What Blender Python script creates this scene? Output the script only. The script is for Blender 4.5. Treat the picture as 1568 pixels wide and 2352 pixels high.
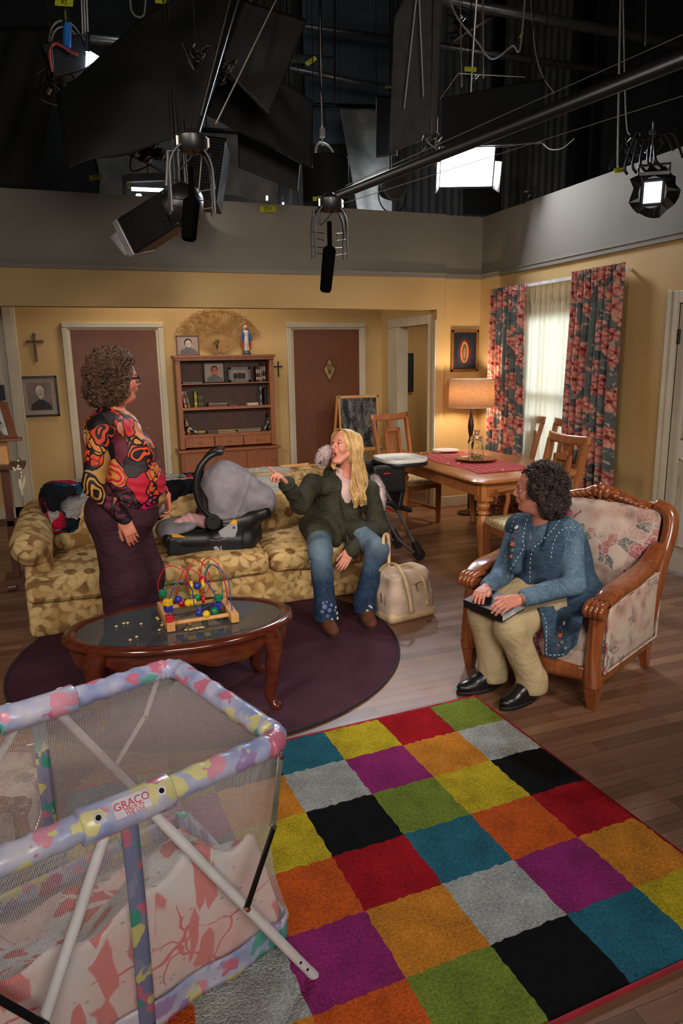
import bpy, bmesh, math, random
import numpy as np
from math import sin, cos, pi, radians, sqrt, atan2
from mathutils import Vector, Matrix
random.seed(7)
C = bpy.context.scene.collection
for o in list(bpy.data.objects): bpy.data.objects.remove(o)

# ---------------------------------------------------------------- camera, world, lights, exposure
H = 1.72
YAW, PITCH, ROLL, FPX = 0.35106, 0.21595, -0.016387, 1616.0
_cy, _sy = cos(YAW), sin(YAW)
VF = np.array([_sy*cos(PITCH), _cy*cos(PITCH), -sin(PITCH)])
_r0 = np.array([_cy, -_sy, 0.0]); _u0 = np.cross(_r0, VF)
VR = cos(ROLL)*_r0 + sin(ROLL)*_u0
VU = -sin(ROLL)*_r0 + cos(ROLL)*_u0
CAM = np.array([0.0, 0.0, H])
cd = bpy.data.cameras.new('camera'); cam = bpy.data.objects.new('camera', cd); C.objects.link(cam)
cd.sensor_fit = 'VERTICAL'; cd.sensor_height = 36.0; cd.sensor_width = 24.0
cd.lens = FPX*36.0/2352.0; cd.clip_start = 0.05; cd.clip_end = 100
cam.matrix_world = Matrix(((VR[0], VU[0], -VF[0], 0), (VR[1], VU[1], -VF[1], 0), (VR[2], VU[2], -VF[2], H), (0, 0, 0, 1)))
bpy.context.scene.camera = cam
vs = bpy.context.scene.view_settings
vs.view_transform = 'Standard'; vs.look = 'None'; vs.gamma = 1.0; vs.use_curve_mapping = False; vs.exposure = 0.12
w = bpy.data.worlds.new('world'); bpy.context.scene.world = w; w.use_nodes = True
w.node_tree.nodes['Background'].inputs[0].default_value = (0.55, 0.6, 0.7, 1)
w.node_tree.nodes['Background'].inputs[1].default_value = 0.035

def _ray(x, y): return VF + VR*(x-784)/FPX - VU*(y-1176)/FPX
def fl(x, y, z=0.0): d = _ray(x, y); return CAM + d*(z-H)/d[2]      # a point of height z seen at a photo position
def aty(x, y, Y): d = _ray(x, y); return CAM + d*Y/d[1]
def atx(x, y, X): d = _ray(x, y); return CAM + d*X/d[0]

def aim(o, target):
    d = Vector(target) - o.location
    o.rotation_euler = d.to_track_quat('-Z', 'Y').to_euler()
def area(name, loc, target, size, power, col, size_y=None, spread=pi):
    l = bpy.data.lights.new(name, 'AREA'); l.energy = power; l.color = col; l.spread = spread
    l.shape = 'RECTANGLE'; l.size = size; l.size_y = size_y or size
    o = bpy.data.objects.new(name, l); C.objects.link(o); o.location = loc; aim(o, target); return o
def spot(name, loc, target, power, col, ang=60, blend=0.6, rad=0.25):
    l = bpy.data.lights.new(name, 'SPOT'); l.energy = power; l.color = col; l.spot_size = radians(ang); l.spot_blend = blend; l.shadow_soft_size = rad
    o = bpy.data.objects.new(name, l); C.objects.link(o); o.location = loc; aim(o, target); return o
WARM = (1.0, 0.83, 0.66); SOFT = (1.0, 0.90, 0.80); COOL = (0.86, 0.92, 1.0)
spot('stage_light', (-1.9, 0.2, 3.3), (1.0, 4.7, 0.4), 330, SOFT, 56, 0.7, 0.35)
spot('stage_light', (2.9, 0.2, 3.3), (1.9, 4.7, 0.4), 300, SOFT, 56, 0.7, 0.35)
spot('stage_light', (0.4, -0.5, 3.2), (1.9, 8.4, 0.45), 330, WARM, 34, 0.6, 0.3)
spot('stage_light', (-1.2, 2.2, 3.4), (4.2, 6.0, 0.75), 170, WARM, 46, 0.7, 0.3)
spot('stage_light', (3.2, 8.4, 4.6), (1.6, 3.0, 0.0), 640, COOL, 60, 0.7, 0.18)
spot('studio_wall_fill', (4.0, 9.2, 3.6), (6.5, 12.6, 3.6), 110, COOL, 120, 0.9, 0.4)  # added fill that makes the dark corrugated studio wall visible
spot('studio_wall_fill', (1.0, 8.0, 6.6), (1.5, 12.6, 4.2), 50, COOL, 110, 0.9, 0.4)  # also an added fill, brightens the studio wall left of the corrugation
spot('stage_light', (-0.3, -1.8, 3.2), (0.25, 1.8, 0.1), 150, SOFT, 52, 0.9, 0.4)  # extra spot added near the camera to brighten the playpen's near side and rug
area('fill_light', (0.8, -2.4, 2.6), (2.2, 7.0, 2.2), 2.2, 50, (1.0, 0.93, 0.85), 1.2, radians(110))
spot('hallway_light', (4.6, 8.2, 2.55), (4.6, 8.6, 0.0), 30, WARM, 150, 0.9, 0.15)
area('alcove_light', (1.2, 7.75, 3.3), (1.4, 8.5, 0.8), 1.6, 22, WARM, 0.4)

# ---------------------------------------------------------------- materials
MATS = {}
def lin(c):
    return tuple((v/12.92 if v <= 0.04045 else ((v+0.055)/1.055)**2.4) for v in (x/255.0 for x in c))
class NT:
    def __init__(s, name, rough=0.6, metal=0.0, spec=0.5):
        s.m = bpy.data.materials.new(name); s.m.use_nodes = True
        s.t = s.m.node_tree; s.b = s.t.nodes['Principled BSDF']
        s.b.inputs['Roughness'].default_value = rough; s.b.inputs['Metallic'].default_value = metal
        s.b.inputs['Specular IOR Level'].default_value = spec
        MATS[name] = s.m; s._c = None
    def n(s, typ, ins=None, **kw):
        nd = s.t.nodes.new('ShaderNode'+typ)
        for k, v in kw.items(): setattr(nd, k, v)
        for k, v in (ins or {}).items():
            if isinstance(v, bpy.types.NodeSocket): s.t.links.new(v, nd.inputs[k])
            else: nd.inputs[k].default_value = v
        return nd
    def co(s, kind='Object'):
        if s._c is None: s._c = s.n('TexCoord')
        return s._c.outputs[kind]
    def map(s, scale=(1, 1, 1), rot=(0, 0, 0), loc=(0, 0, 0), co=None):
        return s.n('Mapping', {0: co or s.co(), 'Scale': scale, 'Rotation': rot, 'Location': loc}).outputs[0]
    def noise(s, scale, detail=3, co=None, rough=0.5, dist=0.0, out='Fac'):
        return s.n('TexNoise', {'Vector': co or s.co(), 'Scale': scale, 'Detail': detail, 'Roughness': rough, 'Distortion': dist}).outputs[out]
    def warp(s, scale, amt, co=None):
        c = co or s.co(); nz = s.noise(scale, 2, c, out='Color')
        a = s.n('VectorMath', {0: nz, 1: (0.5, 0.5, 0.5)}, operation='SUBTRACT').outputs[0]
        b = s.n('VectorMath', {0: a, 'Scale': amt}, operation='SCALE').outputs[0]
        return s.n('VectorMath', {0: c, 1: b}, operation='ADD').outputs[0]
    def ramp(s, fac, stops, interp='LINEAR'):
        r = s.n('ValToRGB', {0: fac}); cr = r.color_ramp; cr.interpolation = interp
        while len(cr.elements) < len(stops): cr.elements.new(0.5)
        for e, (p, c) in zip(cr.elements, stops):
            e.position = p; e.color = (*lin(c), 1) if len(c) == 3 else c
        return r.outputs[0]
    def step(s, fac, lo, hi):
        return s.n('MapRange', {0: fac, 1: lo, 2: hi}).outputs[0]
    def mix(s, fac, a, b):
        nd = s.n('Mix', data_type='RGBA')
        for k, v in ((0, fac), (6, a), (7, b)):
            if isinstance(v, bpy.types.NodeSocket): s.t.links.new(v, nd.inputs[k])
            elif isinstance(v, tuple): nd.inputs[k].default_value = (*lin(v), 1)
            else: nd.inputs[k].default_value = v
        return nd.outputs[2]
    def math(s, op, a, b=0.0, c=None):
        nd = s.n('Math', operation=op)
        for k, v in enumerate((a, b) + (() if c is None else (c,))):
            if isinstance(v, bpy.types.NodeSocket): s.t.links.new(v, nd.inputs[k])
            else: nd.inputs[k].default_value = v
        return nd.outputs[0]
    def vor(s, scale, feat='F1', co=None, out='Distance', rnd=1.0):
        return s.n('TexVoronoi', {'Vector': co or s.co(), 'Scale': scale, 'Randomness': rnd}, feature=feat).outputs[out]
    def petal(s, u, v, sc, lobes, R, off=0.0, pw=0.8, base=0.35, wr=0.12):
        # round flowers with petals (lobes) scattered over the plane u,v: mask, brightness inside a petal, random value, radius
        cv = s.n('CombineXYZ', {0: s.math('MULTIPLY_ADD', u, sc, off), 1: s.math('MULTIPLY_ADD', v, sc, off*1.7)}).outputs[0]
        nz = s.n('TexNoise', {'Vector': cv, 'Scale': 1.7, 'Detail': 2}).outputs['Color']
        cv = s.n('VectorMath', {0: cv, 1: s.n('VectorMath', {0: nz, 'Scale': wr}, operation='SCALE').outputs[0]}, operation='ADD').outputs[0]
        vo = s.n('TexVoronoi', {'Vector': cv, 'Scale': 1.0, 'Randomness': 0.8}, voronoi_dimensions='2D', feature='F1')
        d = s.sep(s.n('VectorMath', {0: cv, 1: vo.outputs['Position']}, operation='SUBTRACT').outputs[0]); k = s.sep(vo.outputs['Color'])
        a = s.math('ADD', s.math('ARCTAN2', d[1], d[0]), s.math('MULTIPLY', k[0], 6.28)); r = vo.outputs['Distance']
        lb = s.math('POWER', s.math('ABSOLUTE', s.math('COSINE', s.math('MULTIPLY', a, lobes/2.0))), pw)
        lim = s.math('MULTIPLY_ADD', lb, R*(1-base), R*base)
        return s.step(s.math('SUBTRACT', r, lim), 0.015, -0.015), lb, k, r
    def sep(s, v):
        return s.n('SeparateXYZ', {0: v}).outputs
    def col(s, c):
        if isinstance(c, bpy.types.NodeSocket): s.t.links.new(c, s.b.inputs['Base Color'])
        else: s.b.inputs['Base Color'].default_value = (*lin(c), 1)
        return s
    def bump(s, h, strength=0.3, dist=0.01):
        b = s.n('Bump', {'Height': h, 'Strength': strength, 'Distance': dist}).outputs[0]
        s.t.links.new(b, s.b.inputs['Normal']); return s
    def set(s, k, v):
        if isinstance(v, bpy.types.NodeSocket): s.t.links.new(v, s.b.inputs[k])
        else: s.b.inputs[k].default_value = v
        return s
def plain(name, c, rough=0.6, metal=0.0, var=0.12, vs_=12, bump=0.0, bs=200, spec=0.5):
    n = NT(name, rough, metal, spec)
    d = tuple(max(0, int(v*(1-var))) for v in c); e = tuple(min(255, int(v*(1+var))) for v in c)
    n.col(n.ramp(n.noise(vs_, 4), [(0.3, d), (0.7, e)]))
    if bump: n.bump(n.noise(bs, 2), bump, 0.004)
    return n.m
def wood(name, dark, light, rough=0.35, scale=(1, 1, 9), fine=14, coat=0.0):
    n = NT(name, rough)
    c = n.map((scale[0], scale[1], scale[2]))
    s = tuple(10.0/v for v in scale)
    g = n.noise(fine, 6, n.map((3.0 if scale[0] < 5 else 0.3, 3.0 if scale[1] < 5 else 0.3, 3.0 if scale[2] < 5 else 0.3)), 0.6, 0.6)
    g2 = n.noise(2.5, 2)
    f = n.math('ADD', n.math('MULTIPLY', g, 0.75), n.math('MULTIPLY', g2, 0.3))
    n.col(n.ramp(f, [(0.33, dark), (0.7, light)]))
    n.bump(g, 0.08, 0.002)
    if coat: n.set('Coat Weight', coat); n.set('Coat Roughness', 0.12)
    return n.m
def emit(name, c, strength):
    n = NT(name); n.col((20, 20, 20)); n.set('Emission Color', (*lin(c), 1)); n.set('Emission Strength', strength); return n.m

# ---------------------------------------------------------------- object helpers
def _props(o, label=None, cat=None, group=None, kind=None):
    if label: o['label'] = label
    if cat: o['category'] = cat
    if group: o['group'] = group
    if kind: o['kind'] = kind
    return o
tag = _props
def thing(name, label, cat, loc=(0, 0, 0), rz=0.0, group=None):
    o = bpy.data.objects.new(name, None); C.objects.link(o); o.empty_display_size = 0.1
    o.location = Vector([float(v) for v in loc]); o.rotation_euler = (0, 0, rz)
    return _props(o, label, cat, group)
def inv_of(o):
    M = Matrix.Translation(o.location) @ o.rotation_euler.to_matrix().to_4x4()
    if o.parent: M = Matrix.Translation(o.parent.location) @ o.parent.rotation_euler.to_matrix().to_4x4() @ M
    return M.inverted()
def dup(root, loc, rz=0.0, label=None, group=None, scale=None):
    r = root.copy(); C.objects.link(r); r.location = Vector([float(v) for v in loc]); r.rotation_euler = (0, 0, rz)
    if label: r['label'] = label
    if group: r['group'] = group
    if scale: r.scale = (scale,)*3
    for ch in list(root.children):
        c = ch.copy(); C.objects.link(c); c.parent = r
        for g in list(ch.children):
            d = g.copy(); C.objects.link(d); d.parent = c
    return r

class MB:
    def __init__(s): s.v = []; s.f = []; s.m = []
    def add(s, vs, fs, mi=0, M=None):
        b = len(s.v)
        if M is not None: vs = [M @ Vector(v) for v in vs]
        s.v += [tuple(float(q) for q in v) for v in vs]; s.f += [[i+b for i in f] for f in fs]
        s.m += (mi if isinstance(mi, list) else [mi]*len(fs)); return s
    def box(s, c, d, mi=0, R=None, taper=1.0):
        x, y, z = d[0]/2, d[1]/2, d[2]/2; t = taper
        vs = [(-x*t, -y*t, -z), (x*t, -y*t, -z), (x*t, y*t, -z), (-x*t, y*t, -z), (-x, -y, z), (x, -y, z), (x, y, z), (-x, y, z)]
        M = Matrix.Translation([float(q) for q in c]) @ (R.to_4x4() if R is not None else Matrix())
        return s.add(vs, [(0, 3, 2, 1), (4, 5, 6, 7), (0, 1, 5, 4), (1, 2, 6, 5), (2, 3, 7, 6), (3, 0, 4, 7)], mi, M)
    def bx(s, x0, x1, y0, y1, z0, z1, mi=0): return s.box(((x0+x1)/2, (y0+y1)/2, (z0+z1)/2), (abs(x1-x0), abs(y1-y0), abs(z1-z0)), mi)
    def bar(s, a, b, w, h, mi=0, up=(0, 0, 1), w2=None, h2=None):
        a = Vector([float(q) for q in a]); b = Vector([float(q) for q in b]); d = (b-a).normalized(); u = Vector(up)
        if abs(d.dot(u)) > 0.98: u = Vector((0, 1, 0))
        x = d.cross(u).normalized(); y = x.cross(d).normalized(); w2 = w2 or w; h2 = h2 or h
        vs = [a-x*w/2-y*h/2, a+x*w/2-y*h/2, a+x*w/2+y*h/2, a-x*w/2+y*h/2, b-x*w2/2-y*h2/2, b+x*w2/2-y*h2/2, b+x*w2/2+y*h2/2, b-x*w2/2+y*h2/2]
        return s.add(vs, [(0, 3, 2, 1), (4, 5, 6, 7), (0, 1, 5, 4), (1, 2, 6, 5), (2, 3, 7, 6), (3, 0, 4, 7)], mi)
    def tube(s, pts, r, n=10, mi=0, cap=True, closed=False, flat=1.0, up=None):
        P = [Vector([float(q) for q in p]) for p in pts]; L = len(P)
        R = r if isinstance(r, (list, tuple)) else [r]*L
        vs = []; fr = None
        for i in range(L):
            if closed: d = P[(i+1) % L]-P[i-1]
            else: d = P[min(i+1, L-1)]-P[max(i-1, 0)]
            if d.length < 1e-9: d = Vector((0, 0, 1))
            d.normalize()
            if fr is None or up is not None:
                u = Vector(up) if up is not None else (Vector((0, 0, 1)) if abs(d.z) < 0.9 else Vector((1, 0, 0)))
                x = d.cross(u).normalized()
            else: x = (fr - d*fr.dot(d)).normalized()
            fr = x; y = d.cross(x)
            for k in range(n):
                a = 2*pi*k/n; vs.append(P[i] + x*cos(a)*R[i] + y*sin(a)*R[i]*flat)
        fs = []
        for i in range(L if closed else L-1):
            j = (i+1) % L
            for k in range(n):
                k2 = (k+1) % n; fs.append((i*n+k, i*n+k2, j*n+k2, j*n+k))
        if cap and not closed: fs += [tuple(range(n))[::-1], tuple((L-1)*n+k for k in range(n))]
        return s.add(vs, fs, mi)
    def cyl(s, a, b, r, r2=None, n=20, mi=0): return s.tube([a, b], [r, r if r2 is None else r2], n, mi)
    def lathe(s, prof, n=28, mi=0, c=(0, 0, 0), M=None, sx=1.0, sy=1.0, capb=True, capt=True):
        vs = []
        for (r, z) in prof:
            for k in range(n):
                a = 2*pi*k/n; vs.append((c[0]+r*cos(a)*sx, c[1]+r*sin(a)*sy, c[2]+z))
        fs = []
        for i in range(len(prof)-1):
            for k in range(n):
                k2 = (k+1) % n; fs.append((i*n+k, i*n+k2, (i+1)*n+k2, (i+1)*n+k))
        if capb: fs.append(tuple(range(n))[::-1])
        if capt: fs.append(tuple((len(prof)-1)*n+k for k in range(n)))
        return s.add(vs, fs, mi, M)
    def prism(s, poly, t, M=None, mi=0):
        n = len(poly); vs = [(p[0], p[1], 0) for p in poly]+[(p[0], p[1], t) for p in poly]
        fs = [tuple(range(n))[::-1], tuple(range(n, 2*n))]+[(i, (i+1) % n, n+(i+1) % n, n+i) for i in range(n)]
        return s.add(vs, fs, mi, M)
    def grid(s, fn, nu, nv, mi=0, wrapu=False):
        vs = [fn(i/(nu-(0 if wrapu else 1)), j/(nv-1)) for i in range(nu) for j in range(nv)]
        fs = []
        for i in range(nu if wrapu else nu-1):
            for j in range(nv-1):
                a = i*nv+j; b = ((i+1) % nu)*nv+j; fs.append((a, b, b+1, a+1))
        return s.add(vs, fs, mi)
    def ball(s, c, r, mi=0, n=14, M=None):
        rr = r if isinstance(r, (tuple, list)) else (r, r, r); vs = []; fs = []
        m = n//2
        for i in range(m+1):
            t = pi*i/m
            for k in range(n):
                a = 2*pi*k/n; vs.append(Vector((sin(t)*cos(a)*rr[0], sin(t)*sin(a)*rr[1], cos(t)*rr[2])))
        if M is not None: vs = [M @ v for v in vs]
        vs = [v+Vector([float(q) for q in c]) for v in vs]
        for i in range(m):
            for k in range(n):
                k2 = (k+1) % n; fs.append((i*n+k, (i+1)*n+k, (i+1)*n+k2, i*n+k2))
        return s.add(vs, fs, mi)
    def build(s, name, mats, parent=None, smooth=40, bevel=0.0, world=False, keep=False, solid=0.0, kind=None, sub=0, seg=2):
        me = bpy.data.meshes.new(name)
        V = s.v; loc = None
        if parent is None and not keep:
            a = np.array(V); mn = a.min(0); mx = a.max(0); loc = Vector(((mn[0]+mx[0])/2, (mn[1]+mx[1])/2, mn[2]))
            V = [(v[0]-loc.x, v[1]-loc.y, v[2]-loc.z) for v in V]
        elif world and parent is not None:
            I = inv_of(parent); V = [tuple(I @ Vector(v)) for v in V]
        me.from_pydata(V, [], s.f)
        for m_ in (mats if isinstance(mats, (list, tuple)) else [mats]): me.materials.append(m_ if not isinstance(m_, str) else MATS[m_])
        me.polygons.foreach_set('material_index', s.m)
        me.validate(); me.update()
        if smooth:
            me.polygons.foreach_set('use_smooth', [True]*len(me.polygons))
            if smooth < 180: me.set_sharp_from_angle(angle=radians(smooth))
        o = bpy.data.objects.new(name, me); C.objects.link(o)
        if loc is not None: o.location = loc
        if parent is not None: o.parent = parent
        if solid: md = o.modifiers.new('thickness', 'SOLIDIFY'); md.thickness = solid; md.offset = 0
        if bevel: md = o.modifiers.new('bevel', 'BEVEL'); md.width = bevel; md.segments = seg; md.limit_method = 'ANGLE'; md.angle_limit = radians(40)
        if sub: md = o.modifiers.new('sub', 'SUBSURF'); md.levels = sub; md.render_levels = sub
        if kind: o['kind'] = kind
        return o
def struct(name, mb, mats, **k): return mb.build(name, mats, kind='structure', **k)
def text_mb(txt, size, depth=0.001):
    cu = bpy.data.curves.new('t', 'FONT'); cu.body = txt; cu.size = size; cu.extrude = depth; cu.align_x = 'CENTER'; cu.align_y = 'CENTER'
    ob = bpy.data.objects.new('t', cu); C.objects.link(ob)
    dg = bpy.context.evaluated_depsgraph_get(); me = bpy.data.meshes.new_from_object(ob.evaluated_get(dg))
    vs = [tuple(v.co) for v in me.vertices]; fs = [tuple(p.vertices) for p in me.polygons]
    bpy.data.objects.remove(ob); bpy.data.meshes.remove(me); bpy.data.curves.remove(cu)
    return vs, fs
def frame_m(origin, xdir, ydir):
    x = Vector([float(q) for q in xdir]).normalized(); y = Vector([float(q) for q in ydir]); y = (y-x*y.dot(x)).normalized(); z = x.cross(y)
    M = Matrix((x, y, z)).transposed().to_4x4(); M.translation = Vector([float(q) for q in origin]); return M
def bez(pts, n=12):
    P = [Vector([float(q) for q in p]) for p in pts]; out = []
    for i in range(len(P)-1):
        a = P[max(i-1, 0)]; b = P[i]; c = P[i+1]; d = P[min(i+2, len(P)-1)]
        for k in range(n):
            t = k/n; out.append(0.5*((2*b)+(c-a)*t+(2*a-5*b+4*c-d)*t*t+(3*b-a-3*c+d)*t*t*t))
    out.append(P[-1]); return out

# ---------------------------------------------------------------- soft shapes: blended solids turned into one mesh
def cap_(a, b, ra, rb=None, k=0.02, m=0, sub=False): return ('c', np.array(a, float), np.array(b, float), ra, ra if rb is None else rb, k, m, sub)
def ell_(c, r, R=None, k=0.02, m=0, sub=False): return ('e', np.array(c, float), np.array(r, float), R, k, m, sub)
def rbx_(c, h, rd, R=None, k=0.02, m=0, sub=False): return ('b', np.array(c, float), np.array(h, float), rd, R, k, m, sub)
def soft(prims, vox, disp=None, cut=None):
    def ext(p):
        if p[0] == 'c': r = max(p[3], p[4]); return np.minimum(p[1], p[2])-r, np.maximum(p[1], p[2])+r
        if p[0] == 'e': r = p[2].max() if p[3] is not None else p[2]; return p[1]-r, p[1]+r
        r = (np.linalg.norm(p[2]) if p[4] is not None else p[2]); return p[1]-r, p[1]+r
    E = [ext(p) for p in prims]
    lo = np.min([e[0] for e, p in zip(E, prims) if not p[-1]], 0)-4*vox; hi = np.max([e[1] for e, p in zip(E, prims) if not p[-1]], 0)+4*vox
    n = np.ceil((hi-lo)/vox).astype(int)+1
    D = np.full(n, 1.0, np.float32); B = np.full(n, 1.0, np.float32); Mi = np.zeros(n, np.uint8)
    ax = [lo[i]+vox*np.arange(n[i]) for i in range(3)]
    for p, e in zip(prims, E):
        k = p[-3]; m = p[-2]; pad = k+4*vox
        i0 = np.clip(np.floor((e[0]-pad-lo)/vox).astype(int), 0, n-1); i1 = np.clip(np.ceil((e[1]+pad-lo)/vox).astype(int)+1, 1, n)
        if (i1 <= i0).any(): continue
        X = ax[0][i0[0]:i1[0], None, None]; Y = ax[1][None, i0[1]:i1[1], None]; Z = ax[2][None, None, i0[2]:i1[2]]
        if p[0] == 'c':
            a, b = p[1], p[2]; ba = b-a; L = max(ba@ba, 1e-12)
            px, py, pz = X-a[0], Y-a[1], Z-a[2]
            h = np.clip((px*ba[0]+py*ba[1]+pz*ba[2])/L, 0, 1)
            d = np.sqrt((px-ba[0]*h)**2+(py-ba[1]*h)**2+(pz-ba[2]*h)**2)-(p[3]+(p[4]-p[3])*h)
        else:
            q = [X-p[1][0], Y-p[1][1], Z-p[1][2]]; R = p[3] if p[0] == 'e' else p[4]
            if R is not None:
                R = np.array(R, float); q = [q[0]*R[0, j]+q[1]*R[1, j]+q[2]*R[2, j] for j in range(3)]
            if p[0] == 'e':
                r = p[2]
                k0 = np.sqrt((q[0]/r[0])**2+(q[1]/r[1])**2+(q[2]/r[2])**2); k1 = np.sqrt((q[0]/r[0]**2)**2+(q[1]/r[1]**2)**2+(q[2]/r[2]**2)**2)
                d = k0*(k0-1)/np.maximum(k1, 1e-6)
            else:
                hh = p[2]-p[3]; a3 = [np.abs(q[j])-hh[j] for j in range(3)]
                d = np.sqrt(np.maximum(a3[0], 0)**2+np.maximum(a3[1], 0)**2+np.maximum(a3[2], 0)**2)+np.minimum(np.maximum(np.maximum(a3[0], a3[1]), a3[2]), 0)-p[3]
        d = d.astype(np.float32); sl = (slice(i0[0], i1[0]), slice(i0[1], i1[1]), slice(i0[2], i1[2]))
        o = D[sl]
        if p[-1]:
            h = np.maximum(k-np.abs(-d-o), 0)/max(k, 1e-6); D[sl] = np.maximum(o, -d)+h*h*k/4
        else:
            h = np.maximum(k-np.abs(d-o), 0)/max(k, 1e-6); D[sl] = np.minimum(o, d)-h*h*k/4
            b = B[sl]; t = d < b; b[t] = d[t]; Mi[sl][t] = m
    if cut is not None or disp is not None:
        near = np.argwhere(np.abs(D) < 0.06) if disp is not None else None
        if disp is not None:
            P = lo+near*vox; D[near[:, 0], near[:, 1], near[:, 2]] += disp(P[:, 0], P[:, 1], P[:, 2]).astype(np.float32)
        if cut is not None:
            X = ax[0][:, None, None]; Y = ax[1][None, :, None]; Z = ax[2][None, None, :]
            D = np.maximum(D, cut(X, Y, Z).astype(np.float32))
    D[0] = 1; D[-1] = 1; D[:, 0] = 1; D[:, -1] = 1; D[:, :, 0] = 1; D[:, :, -1] = 1
    S = D < 0
    c = S[:-1, :-1, :-1].astype(np.uint8)
    for i, j, k_ in ((1, 0, 0), (0, 1, 0), (0, 0, 1), (1, 1, 0), (1, 0, 1), (0, 1, 1), (1, 1, 1)):
        c = c + S[i:n[0]-1+i, j:n[1]-1+j, k_:n[2]-1+k_]
    act = np.argwhere((c > 0) & (c < 8)); idx = np.full(c.shape, -1, np.int32); idx[act[:, 0], act[:, 1], act[:, 2]] = np.arange(len(act))
    cs = [(i, j, k_) for i in (0, 1) for j in (0, 1) for k_ in (0, 1)]
    val = {q: D[act[:, 0]+q[0], act[:, 1]+q[1], act[:, 2]+q[2]] for q in cs}
    acc = np.zeros((len(act), 3)); cnt = np.zeros(len(act))
    for q in cs:
        for a_ in range(3):
            if q[a_] == 0:
                r = list(q); r[a_] = 1; r = tuple(r); v0, v1 = val[q], val[r]
                ch = (v0 < 0) != (v1 < 0); t = np.where(ch, v0/np.where(ch, v0-v1, 1), 0)
                pt = np.tile(np.array(q, float), (len(act), 1)); pt[:, a_] = t
                acc[ch] += pt[ch]; cnt[ch] += 1
    V = lo+(act+acc/np.maximum(cnt, 1)[:, None])*vox
    F = []
    for a_ in range(3):
        b_, c_ = (a_+1) % 3, (a_+2) % 3
        s0 = [slice(None)]*3; s1 = [slice(None)]*3; s0[a_] = slice(0, -1); s1[a_] = slice(1, None)
        e = np.argwhere(S[tuple(s0)] != S[tuple(s1)]); ins = S[e[:, 0], e[:, 1], e[:, 2]]
        q = []
        for db, dc in ((0, 0), (-1, 0), (-1, -1), (0, -1)):
            t = e.copy(); t[:, b_] += db; t[:, c_] += dc; q.append(idx[t[:, 0], t[:, 1], t[:, 2]])
        q = np.stack(q, 1); q[~ins] = q[~ins][:, ::-1]; F.append(q)
    F = np.concatenate(F); F = F[(F >= 0).all(1)]
    mi = Mi[act[:, 0], act[:, 1], act[:, 2]][F[:, 0]]
    return V, F, mi
def soft_obj(name, prims, vox, mats, parent=None, disp=None, cut=None, world=True, kind=None):
    V, F, mi = soft(prims, vox, disp, cut)
    loc = None
    if parent is None:
        mn, mx = V.min(0), V.max(0); loc = np.array([(mn[0]+mx[0])/2, (mn[1]+mx[1])/2, mn[2]]); V = V-loc
    elif world:
        I = np.array(inv_of(parent)); V = V@I[:3, :3].T+I[:3, 3]
    me = bpy.data.meshes.new(name)
    me.vertices.add(len(V)); me.vertices.foreach_set('co', V.astype(np.float32).ravel())
    me.loops.add(len(F)*4); me.loops.foreach_set('vertex_index', F.astype(np.int32).ravel())
    me.polygons.add(len(F)); me.polygons.foreach_set('loop_start', np.arange(0, len(F)*4, 4, dtype=np.int32)); me.polygons.foreach_set('loop_total', np.full(len(F), 4, np.int32))
    for m_ in (mats if isinstance(mats, (list, tuple)) else [mats]): me.materials.append(m_ if not isinstance(m_, str) else MATS[m_])
    me.polygons.foreach_set('material_index', mi.astype(np.int32)); me.polygons.foreach_set('use_smooth', np.ones(len(F), bool))
    me.update(); me.validate()
    o = bpy.data.objects.new(name, me); C.objects.link(o)
    if loc is not None: o.location = loc
    if parent is not None: o.parent = parent
    if kind: o['kind'] = kind
    return o
def nz3(s, seed=0):
    rs = np.random.RandomState(seed); K = rs.randn(7, 3)*s; ph = rs.rand(7)*6.28
    return lambda x, y, z: sum(np.sin(K[i, 0]*x+K[i, 1]*y+K[i, 2]*z+ph[i]) for i in range(7))/7
# ================================================================ materials of the setting
n = NT('wall_paint', 0.75); n.col(n.ramp(n.noise(1.3, 4), [(0.3, (192, 158, 102)), (0.7, (206, 174, 118))])); n.bump(n.noise(180, 2), 0.08, 0.002)
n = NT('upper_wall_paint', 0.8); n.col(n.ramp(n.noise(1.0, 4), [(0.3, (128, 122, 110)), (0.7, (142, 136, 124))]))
plain('trim_paint', (202, 192, 168), 0.55, var=0.04, vs_=3)
plain('white_door_paint', (206, 198, 178), 0.5, var=0.04, vs_=2)
wood('door_brown', (98, 54, 30), (116, 66, 38), 0.5, (1, 1, 6))
n = NT('floor_planks', 0.42)
c = n.co(); br = n.n('TexBrick', {'Vector': c, 'Color1': (0.02, 0.02, 0.02, 1), 'Color2': (0.98, 0.98, 0.98, 1), 'Mortar': (0.5, 0.5, 0.5, 1), 'Scale': 1.0, 'Mortar Size': 0.0012, 'Mortar Smooth': 0.2, 'Bias': 0.0, 'Brick Width': 1.25, 'Row Height': 0.075}, offset=0.37)
grain = n.noise(7, 6, n.map((0.5, 7, 1)), 0.62, 0.4)
f = n.math('ADD', n.math('MULTIPLY', br.outputs['Color'], 0.45), n.math('MULTIPLY', grain, 0.6))
base = n.ramp(f, [(0.2, (92, 62, 46)), (0.55, (126, 88, 66)), (0.85, (150, 110, 84))])
n.col(n.mix(br.outputs['Fac'], base, (62, 42, 32)))
n.set('Roughness', n.ramp(n.noise(3, 5), [(0.35, (150, 150, 150)), (0.7, (178, 178, 178))])); n.bump(n.math('ADD', n.math('MULTIPLY', grain, 0.3), n.math('MULTIPLY', br.outputs['Fac'], -1.0)), 0.18, 0.002)
plain('studio_floor_grey', (46, 48, 50), 0.8)
plain('studio_dark', (34, 35, 37), 0.9, var=0.2, vs_=2)
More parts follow.
